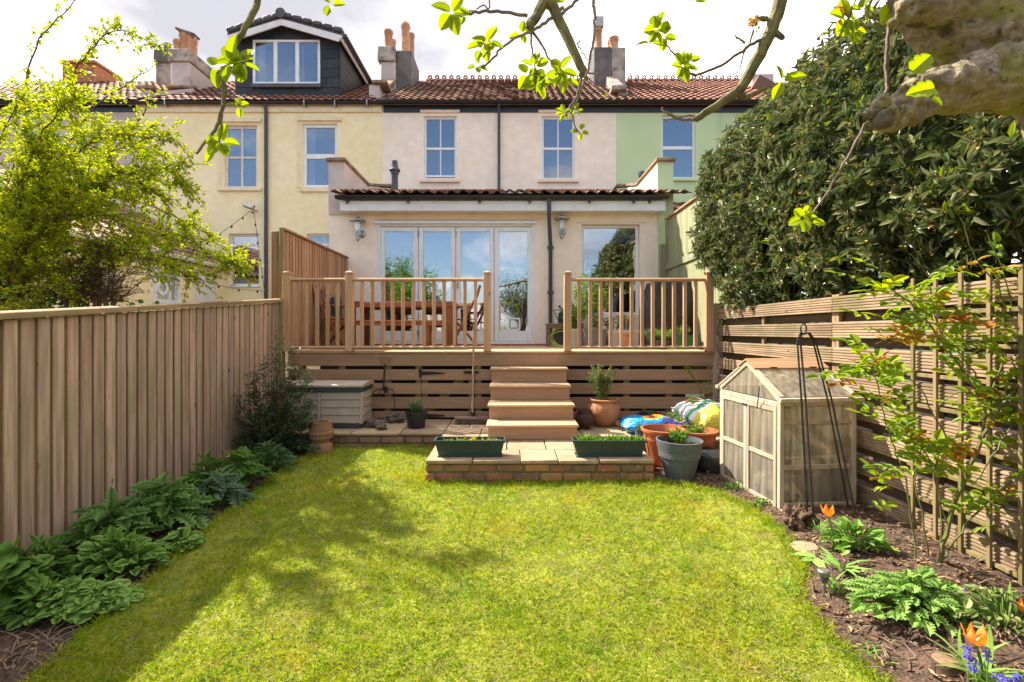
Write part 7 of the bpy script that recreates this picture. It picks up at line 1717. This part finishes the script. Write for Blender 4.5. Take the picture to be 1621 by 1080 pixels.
# fallen twigs
tw = MB()
for i in range(120):
    px = rnd.choice([rnd.uniform(1280, 1600), rnd.uniform(1380, 1621), rnd.uniform(0, 90)]); py = rnd.uniform(860, 1075) if px > 200 else rnd.uniform(1000, 1075)
    c = G(px, py); a = rnd.uniform(0, 3.14); l = rnd.uniform(.04, .16); d_ = Vector((math.cos(a), math.sin(a), rnd.uniform(0, .25)))*l
    if in_poly(c.x, c.y): continue
    tw.tube([c + Vector((0, 0, .012)), c + d_*.5 + Vector((0, 0, .02)), c + d_ + Vector((0, 0, .012))], [.003, .0025, .001], 4)
tag(tw.build('fallen_twigs', M['bark_apple_twig'], None, normals=False), 'pale dry twigs lying on the bark of the rose bed', 'twigs', kind='stuff')

# --- climbing rose
rs = thing('climbing_rose', 'climbing rose with green and bronze young leaves trained over the slat fence and trellis', 'rose', (2.2, 2.55, .24))
m = MB(); C_ = []
rp_ = [([(1487, 892), (1500, 830), (1545, 715), (1575, 660), (1621, 600), (1680, 540)], 2.55, 2.35, .013, .007), ([(1452, 892), (1440, 800), (1425, 735), (1402, 670), (1388, 605), (1380, 580)], 2.6, 2.5, .006, .002),
       ([(1485, 890), (1490, 790), (1472, 730), (1450, 690)], 2.58, 2.5, .006, .002), ([(1492, 885), (1530, 830), (1585, 775), (1650, 720)], 2.55, 2.4, .006, .004),
       ([(1545, 715), (1558, 650), (1505, 560), (1450, 490), (1400, 452), (1352, 436)], 2.5, 2.45, .008, .002), ([(1558, 650), (1590, 560), (1585, 470), (1540, 400), (1522, 345)], 2.5, 2.4, .007, .002),
       ([(1585, 640), (1610, 540), (1590, 440), (1558, 362)], 2.45, 2.4, .006, .002), ([(1545, 600), (1500, 540), (1450, 530), (1385, 545)], 2.5, 2.45, .004, .002), ([(1610, 560), (1640, 450), (1630, 370)], 2.45, 2.4, .005, .002),
       ([(1500, 830), (1480, 760), (1500, 700), (1540, 690)], 2.5, 2.4, .004, .002), ([(1500, 560), (1480, 500), (1470, 440), (1440, 400)], 2.5, 2.45, .004, .002), ([(1520, 735), (1470, 640), (1440, 600), (1400, 610)], 2.48, 2.4, .004, .002),
       ([(1600, 700), (1560, 640), (1520, 620), (1480, 650)], 2.45, 2.35, .004, .002), ([(1470, 880), (1450, 760), (1460, 700)], 2.6, 2.55, .005, .003), ([(1621, 640), (1590, 690), (1560, 740), (1540, 770)], 2.4, 2.35, .004, .002)]
for pp, ya_, yb_, r0, r1 in rp_:
    sp = branch(m, px_path(pp, ya_, yb_), r0, r1, 6, 5, .004); n = len(sp)
    low = pp[0][1] > 850
    for i in range(int(n*(.5 if low else .18)), n): C_.append((sp[i], (sp[min(n-1, i+1)]-sp[i-1]).normalized(), i >= n-2))
m.build('stems', M['rose_stem'], rs, normals=False)
def compound(name='leaf'):
    vs, fs = [], []; off = 0
    for x_, ang, s in ((.30, 70, .62), (.30, -70, .62), (.58, 55, .75), (.58, -55, .75), (.80, 0, 1.0)):
        tv, tf = T_ROUND; a = R(ang)
        for v in tv:
            lx, ly = v[0]*.42*s, v[1]*.30*s; vs.append((x_ + lx*math.cos(a) - ly*math.sin(a), lx*math.sin(a) + ly*math.cos(a), v[2]*.42*s - .10*x_*x_))
        fs += [tuple(int(i)+off for i in f) for f in tf]; off += len(tv)
    vs += [(0, .008, 0), (0, -.008, 0), (.85, 0, -.07)]; fs.append((off, off+1, off+2)); return (np.array(vs), fs)
T_ROSE = compound()
n_rose = 0
for q, tg, tip in C_:
    for _ in range(4 if tip else 3):
        if n_rose > 180: break
        a = rnd.uniform(0, 6.28); d_ = Vector((math.cos(a)*1.0, math.sin(a)*.6 - .15, rnd.gauss(.15, .35))) + tg*.3
        mt = 'leaf_rose' if not tip else rnd.choice(['leaf_rose_red', 'leaf_rose_gold', 'leaf_rose'])
        if rnd.random() < .06: mt = 'leaf_rose_gold'
        s = rnd.uniform(.12, .19) if mt == 'leaf_rose' else rnd.uniform(.06, .10)
        one_leaf('leaf', M[mt], rs, T_ROSE, q, d_, (rnd.gauss(0, .25), rnd.gauss(-.45, .25), 1), s, s); n_rose += 1
for px, py in ((1405, 500), (1370, 440), (1440, 478), (1395, 470), (1460, 520), (1420, 520), (1480, 480), (1500, 510), (1530, 490), (1410, 545), (1550, 540), (1570, 500), (1600, 470), (1380, 530), (1350, 600), (1370, 595), (1440, 740), (1420, 740), (1410, 780), (1560, 700), (1600, 640), (1530, 440), (1575, 420), (1500, 430), (1550, 470), (1590, 510), (1520, 540), (1460, 560), (1600, 560), (1620, 600), (1590, 800), (1560, 820), (1500, 740)):
    for _ in range(3):
        q = P(px + rnd.gauss(0, 12), py + rnd.gauss(0, 8), 2.45); a = rnd.uniform(0, 6.28); s = rnd.uniform(.12, .18)
        one_leaf('leaf', M[rnd.choice(['leaf_rose']*9 + ['leaf_rose_gold', 'leaf_rose_red'])], rs, T_ROSE, q, (math.cos(a), math.sin(a)*.5, rnd.gauss(.1, .3)), (rnd.gauss(0, .25), rnd.gauss(-.45, .25), 1), s, s)

# --- apple tree: the gnarled limb top right and the boughs overhead
at = thing('apple_tree', 'old apple tree with gnarled pruned trunk at the picture edge and young-leaved boughs overhead', 'tree', (2.15, 1.25, 0))
tm = MB()
tm.tube([P(1790, 260, 1.22), P(1720, 130, 1.25), P(1640, 92, 1.3), P(1585, 82, 1.3), P(1530, 40, 1.3), P(1490, -10, 1.32), P(1470, -60, 1.36)], [.155, .140, .128, .118, .108, .112, .10], 20)
tm.tube([P(1620, 120, 1.28), P(1560, 125, 1.26), P(1500, 145, 1.24), P(1455, 160, 1.23), P(1425, 174, 1.22), P(1412, 182, 1.22)], [.10, .085, .055, .046, .044, .028], 16)
tm.tube([P(1530, 10, 1.28), P(1470, 6, 1.24), P(1445, 12, 1.22), P(1436, 16, 1.21)], [.07, .055, .04, .022], 14)
tm.tube([P(1540, 130, 1.22), P(1480, 128, 1.19), P(1452, 126, 1.18)], [.05, .032, .018], 10)
tm.tube([P(1600, 20, 1.25), P(1660, -30, 1.3), P(1700, -120, 1.35)], [.08, .07, .06], 12)
tm.tube([P(1450, 170, 1.215), P(1447, 190, 1.21), P(1444, 200, 1.21)], [.022, .014, .008], 8)
rk = random.Random(3)
for (px, py, yy, sp_, n_) in ((1420, 178, 1.21, 16, 26), (1447, 165, 1.19, 14, 12), (1440, 14, 1.2, 14, 16), (1452, 126, 1.17, 9, 8), (1590, 45, 1.2, 10, 6), (1500, 118, 1.18, 12, 7)):
    for _ in range(n_):
        c = P(px + rk.gauss(0, sp_), py + rk.gauss(0, sp_*.8), yy + rk.gauss(0, .012)); r = rk.uniform(.008, .017)
        tm.lathe([(.001, -r), (r*.7, -r*.7), (r, 0), (r*.7, r*.7), (.001, r)], 8, tuple(c), True, True)
me, org = tm.mesh('trunk'); me.materials.append(M['bark_apple'])
tob = newobj('trunk', me, at, org)
md = tob.modifiers.new('remesh', 'REMESH'); md.mode = 'VOXEL'; md.voxel_size = .006
bpy.context.view_layer.update()
dg = bpy.context.evaluated_depsgraph_get(); me2 = bpy.data.meshes.new_from_object(tob.evaluated_get(dg)); tob.modifiers.clear(); tob.data = me2; me2.name = 'trunk'
co = np.empty(len(me2.vertices)*3); me2.vertices.foreach_get('co', co); co = co.reshape(-1, 3); no = np.empty(len(co)*3); me2.vertices.foreach_get('normal', no); no = no.reshape(-1, 3)
knots = [P(1500, 130, 1.2) - org, P(1415, 180, 1.2) - org, P(1437, 15, 1.2) - org, P(1590, 60, 1.2) - org, P(1560, 105, 1.2) - org]
disp = np.zeros(len(co))
for i, p in enumerate(co):
    v = Vector(p); d_ = .010*noise.noise(v*9) + .007*noise.noise(v*24) + .005*noise.noise(Vector((v.x*30, v.y*70, v.z*70))) - .006*max(0, .2-abs(noise.noise(v*19))*1.6)*5*.35 - .008*max(0, .25-abs(noise.noise(v*7+Vector((4, 1, 2)))*2.4))
    for kk in knots: dd_ = (v-kk).length; d_ += .012*math.exp(-(dd_/.055)**2)*(.4+1.6*noise.noise(v*38))
    disp[i] = d_
co += no * disp[:, None]; me2.vertices.foreach_set('co', co.ravel()); me2.update(); me2.polygons.foreach_set('use_smooth', [True]*len(me2.polygons))
if not me2.materials: me2.materials.append(M['bark_apple'])
m = MB(); branch(m, [(2.25, 1.2, -.1), (2.2, 1.22, .9), P(1790, 260, 1.22) + Vector((.12, 0, 0)), P(1720, 130, 1.25)], .17, .14, 14, 5); m.build('lower_trunk', M['bark_apple'], at)
bm_ = MB(); tm_ = MB()
A0 = P(1470, -60, 1.36)
over = smooth_path([A0, Vector((1.25, 1.6, 3.0)), Vector((.9, 1.75, 3.15)), Vector((.4, 1.7, 3.15)), Vector((0, 1.65, 3.05)), Vector((-.5, 1.6, 2.98)), Vector((-.86, 1.6, 2.82))], 5)
bm_.tube(over, [.08 - .0022*i for i in range(len(over))], 10)
def bough(pp, y0, y1, r0, r1, start=None, mb=None, n=8, kink=.0015):
    pts = px_path(pp, y0, y1)
    if start is not None: pts = [Vector(start)] + pts
    return branch(mb or bm_, pts, r0, r1, n, 5, kink)
sR = bough([(1242, -15), (1222, 45), (1198, 95), (1172, 140), (1158, 152), (1128, 172), (1100, 190)], 1.8, 1.8, .030, .012, (1.12, 1.72, 3.06))
bough([(1165, 148), (1176, 152), (1188, 152), (1205, 142), (1232, 132)], 1.8, 1.78, .014, .003)
bough([(1222, 45), (1232, 56), (1240, 60)], 1.8, 1.78, .014, .009); bough([(1214, 30), (1200, 30), (1192, 36)], 1.8, 1.79, .010, .009)
bough([(1100, 190), (1075, 188), (1055, 178), (1048, 172)], 1.8, 1.8, .006, .004, mb=tm_); bough([(1098, 183), (1075, 186), (1052, 192)], 1.8, 1.8, .004, .002, mb=tm_)
bough([(1208, 62), (1195, 68), (1180, 76), (1150, 98), (1115, 115), (1098, 119), (1083, 112)], 1.8, 1.75, .007, .004, mb=tm_); bough([(1098, 119), (1080, 108), (1072, 92), (1058, 76), (1045, 62)], 1.76, 1.74, .005, .002, mb=tm_)
bough([(1193, 48), (1186, 70), (1178, 85), (1172, 105), (1164, 118)], 1.79, 1.79, .0045, .002, mb=tm_); bough([(1180, 68), (1170, 62), (1163, 57)], 1.79, 1.79, .005, .003, mb=tm_)
sC = bough([(868, -25), (880, 20), (900, 65), (922, 112), (921, 120)], 1.6, 1.6, .022, .013, (.2, 1.68, 3.1))
bough([(868, -10), (852, 20), (840, 40), (838, 44)], 1.6, 1.58, .020, .013)
bough([(921, 115), (945, 117), (968, 120)], 1.6, 1.58, .004, .001, mb=tm_); bough([(921, 118), (935, 128), (952, 145)], 1.6, 1.6, .004, .001, mb=tm_)
bough([(922, 118), (916, 140), (912, 155), (900, 172), (895, 182)], 1.6, 1.58, .004, .003, mb=tm_)
bough([(940, -20), (941, 20), (940, 60), (934, 95), (924, 130), (915, 155), (905, 176), (908, 190), (912, 205), (918, 212)], 1.55, 1.55, .0055, .002, (.3, 1.6, 3.0), mb=tm_)
bough([(835, 25), (800, 20), (770, 18), (740, 22), (722, 24)], 1.6, 1.55, .0055, .004, mb=tm_); bough([(892, 12), (868, 32), (845, 48), (815, 62), (792, 78), (775, 98), (760, 106)], 1.6, 1.56, .006, .003, mb=tm_)
bough([(930, -15), (905, 8), (885, 25)], 1.6, 1.6, .004, .006, mb=tm_); bough([(765, 90), (775, 76), (768, 68)], 1.56, 1.55, .003, .002, mb=tm_); bough([(840, 45), (842, 75), (846, 100), (850, 128)], 1.6, 1.58, .004, .0018, mb=tm_)
bough([(843, 50), (858, 72), (870, 95), (888, 122)], 1.6, 1.6, .005, .002, mb=tm_); bough([(775, 0), (765, 8), (755, 14)], 1.6, 1.58, .003, .002, (-.12, 1.6, 3.0), mb=tm_)
bough([(918, 65), (915, 72), (924, 85), (930, 95)], 1.56, 1.56, .0025, .0015, mb=tm_)
bough([(408, -8), (395, 30), (375, 68), (356, 112), (354, 130), (356, 150), (345, 195), (330, 220), (311, 244)], 1.6, 1.6, .0115, .004, (-.88, 1.6, 2.84))
bough([(354, 130), (352, 165), (350, 200), (348, 232)], 1.6, 1.6, .006, .0025, mb=tm_); bough([(356, 138), (366, 152), (380, 166)], 1.6, 1.58, .004, .002, mb=tm_); bough([(366, 90), (352, 108), (342, 116)], 1.6, 1.58, .004, .002, mb=tm_)
bough([(1412, -20), (1408, 40), (1403, 95), (1404, 140), (1385, 175), (1365, 205), (1340, 250), (1312, 300), (1285, 340)], 1.5, 1.5, .0075, .003, (1.3, 1.5, 2.9), mb=tm_, n=7)
bough([(1360, -10), (1345, 25), (1332, 45)], 1.9, 1.9, .004, .002, (1.5, 1.8, 3.1), mb=tm_); bough([(1375, 10), (1395, 32), (1425, 42), (1432, 58), (1442, 62)], 1.9, 1.85, .006, .004, (1.6, 1.8, 3.1), mb=tm_); bough([(1430, 38), (1400, 42), (1360, 40)], 1.9, 1.9, .003, .002, mb=tm_)
bm_.build('bough', M['bark_green'], at, normals=False); tm_.build('twigs', M['bark_apple_twig'], at, normals=False)['kind'] = 'stuff'
# leaves in rosettes, each its own object
def rosette(px, py, y, n, s, spread=.02, down=0):
    c = P(px, py, y)
    for i in range(n):
        a = 2*math.pi*i/n + rnd.uniform(-.4, .4); d_ = Vector((math.cos(a), rnd.uniform(-.5, .3), math.sin(a) - down)); nn_ = Vector((rnd.gauss(0, .35), -1, rnd.gauss(.35, .3)))
        one_leaf('leaf', M['leaf_apple_o'], at, T_ROUND, c + d_*.006, d_, nn_, s*rnd.uniform(.75, 1.15), s*rnd.uniform(.55, .75))
s_ = .068
for a in ((366, 100, 1.58, 6, .075), (345, 108, 1.6, 5, .06), (382, 100, 1.57, 4, .065), (379, 168, 1.58, 4, .035), (350, 225, 1.6, 5, .055), (340, 235, 1.6, 3, .05), (524, 8, 1.6, 3, .05), (512, -6, 1.6, 2, .04),
          (715, 20, 1.55, 5, .062), (735, 24, 1.56, 3, .03), (770, 68, 1.55, 5, .058), (763, 78, 1.55, 3, .045), (755, 104, 1.56, 4, .032), (826, 54, 1.6, 4, .038), (846, 105, 1.58, 4, .05), (835, 118, 1.58, 3, .05), (850, 132, 1.58, 5, .045), (864, 122, 1.58, 3, .045),
          (888, 112, 1.6, 6, .055), (895, 125, 1.59, 3, .045), (874, 2, 1.6, 3, .035), (893, 178, 1.58, 7, .024), (912, 176, 1.56, 6, .02), (919, 208, 1.55, 4, .03), (1038, 48, 1.73, 6, .06), (1050, 58, 1.74, 4, .05), (1030, 68, 1.74, 2, .05),
          (1080, 106, 1.75, 6, .052), (1090, 96, 1.75, 3, .04), (1098, 0, 1.75, 2, .04), (1238, 128, 1.78, 3, .07), (1270, 345, 1.5, 5, .05), (1283, 352, 1.5, 3, .04), (1338, 28, 1.9, 6, .075), (1352, 50, 1.9, 5, .06), (1365, 15, 1.9, 4, .06), (1345, 52, 1.9, 4, .05), (1410, 8, 1.4, 3, .07), (952, 150, 1.6, 1, .02)):
    rosette(*a)
def maple(px, py, y, ang, s): 
    one_leaf('leaf', M['leaf_apple_o'], at, T_LOBE, P(px, py, y), (math.cos(ang), -.1, math.sin(ang)), (0.1, -1, .35), s, s*.72)
maple(1446, 112, 1.13, .75, .062); maple(1478, 140, 1.10, 3.3, .062); maple(1476, 156, 1.10, -.5, .03)
c = P(1334, 15, 1.9); N = 26; leaves('blossom', M['pink_petal'], at, T_ROUND, np.tile(tuple(c), (N, 1)) + npr.normal(0, .012, (N, 3)), rand_dirs(N), rand_dirs(N), .022, .018, kind=None)
c = P(1193, 38, 1.78); N = 24; leaves('withered_bud', M['bay_flower'], at, T_OVAL, np.tile(tuple(c), (N, 1)) + npr.normal(0, .010, (N, 3)), rand_dirs(N), rand_dirs(N), .022, .014, kind=None)

# --- what the glazed doors reflect: garden trees beyond the camera
def back_tree(lab, x, y, h, r, mat, n, name='garden_tree', sz=.09):
    t = thing(name, lab, 'tree', (x, y, -.2)); m = MB(); tip = Vector((x, y, h*.55)); branch(m, [(x, y, -.4), (x+.1, y, h*.3), tip], .13, .07, 8, 4)
    pts = []
    for i in range(16):
        a = rnd.uniform(0, 6.28); e = Vector((x + r*.8*math.cos(a), y + r*.8*math.sin(a), h*rnd.uniform(.45, 1))); sp = branch(m, [Vector((x, y, h*rnd.uniform(.25, .5))), Vector((x, y, h*.5)).lerp(e, .5) + Vector((0, 0, .2)), e], .05, .01, 5, 4); pts += sp[3:]
    m.build('limbs', M['bark'], t, normals=False)['kind'] = 'stuff'
    q = np.array([tuple(pts[rnd.randrange(len(pts))]) for _ in range(n)]) + npr.normal(0, r*.16, (n, 3)); leaves('foliage', M[mat], t, T_OVAL, q, rand_dirs(n), rand_dirs(n), npr.uniform(.6, 1.2, n)*sz, sz*.5)
back_tree('bright green garden tree standing behind the photographer, seen reflected in the glazed doors', -4.9, -3.5, 4.7, 1.7, 'leaf_bright', 15000, sz=.11)
back_tree('half-bare garden tree behind the photographer, reflected beside the cat flap', 0.5, -4.8, 4.3, 1.9, 'leaf_dark', 15000, sz=.06)
back_tree('broad garden tree behind the photographer at the bottom of the plot', 5.5, -6.5, 5.0, 2.2, 'leaf_green', 7000)
bh = thing('back_hedge', 'clipped hedge across the bottom of the garden behind the photographer', 'hedge', (0, -5.5, -.3)); N = 14000
leaves('foliage', M['leaf_green'], bh, T_OVAL, np.stack([npr.uniform(-3.4, 3.4, N), npr.uniform(-5.9, -5.1, N), npr.uniform(-.3, 1.35, N)], 1), rand_dirs(N), rand_dirs(N), .07, .04)
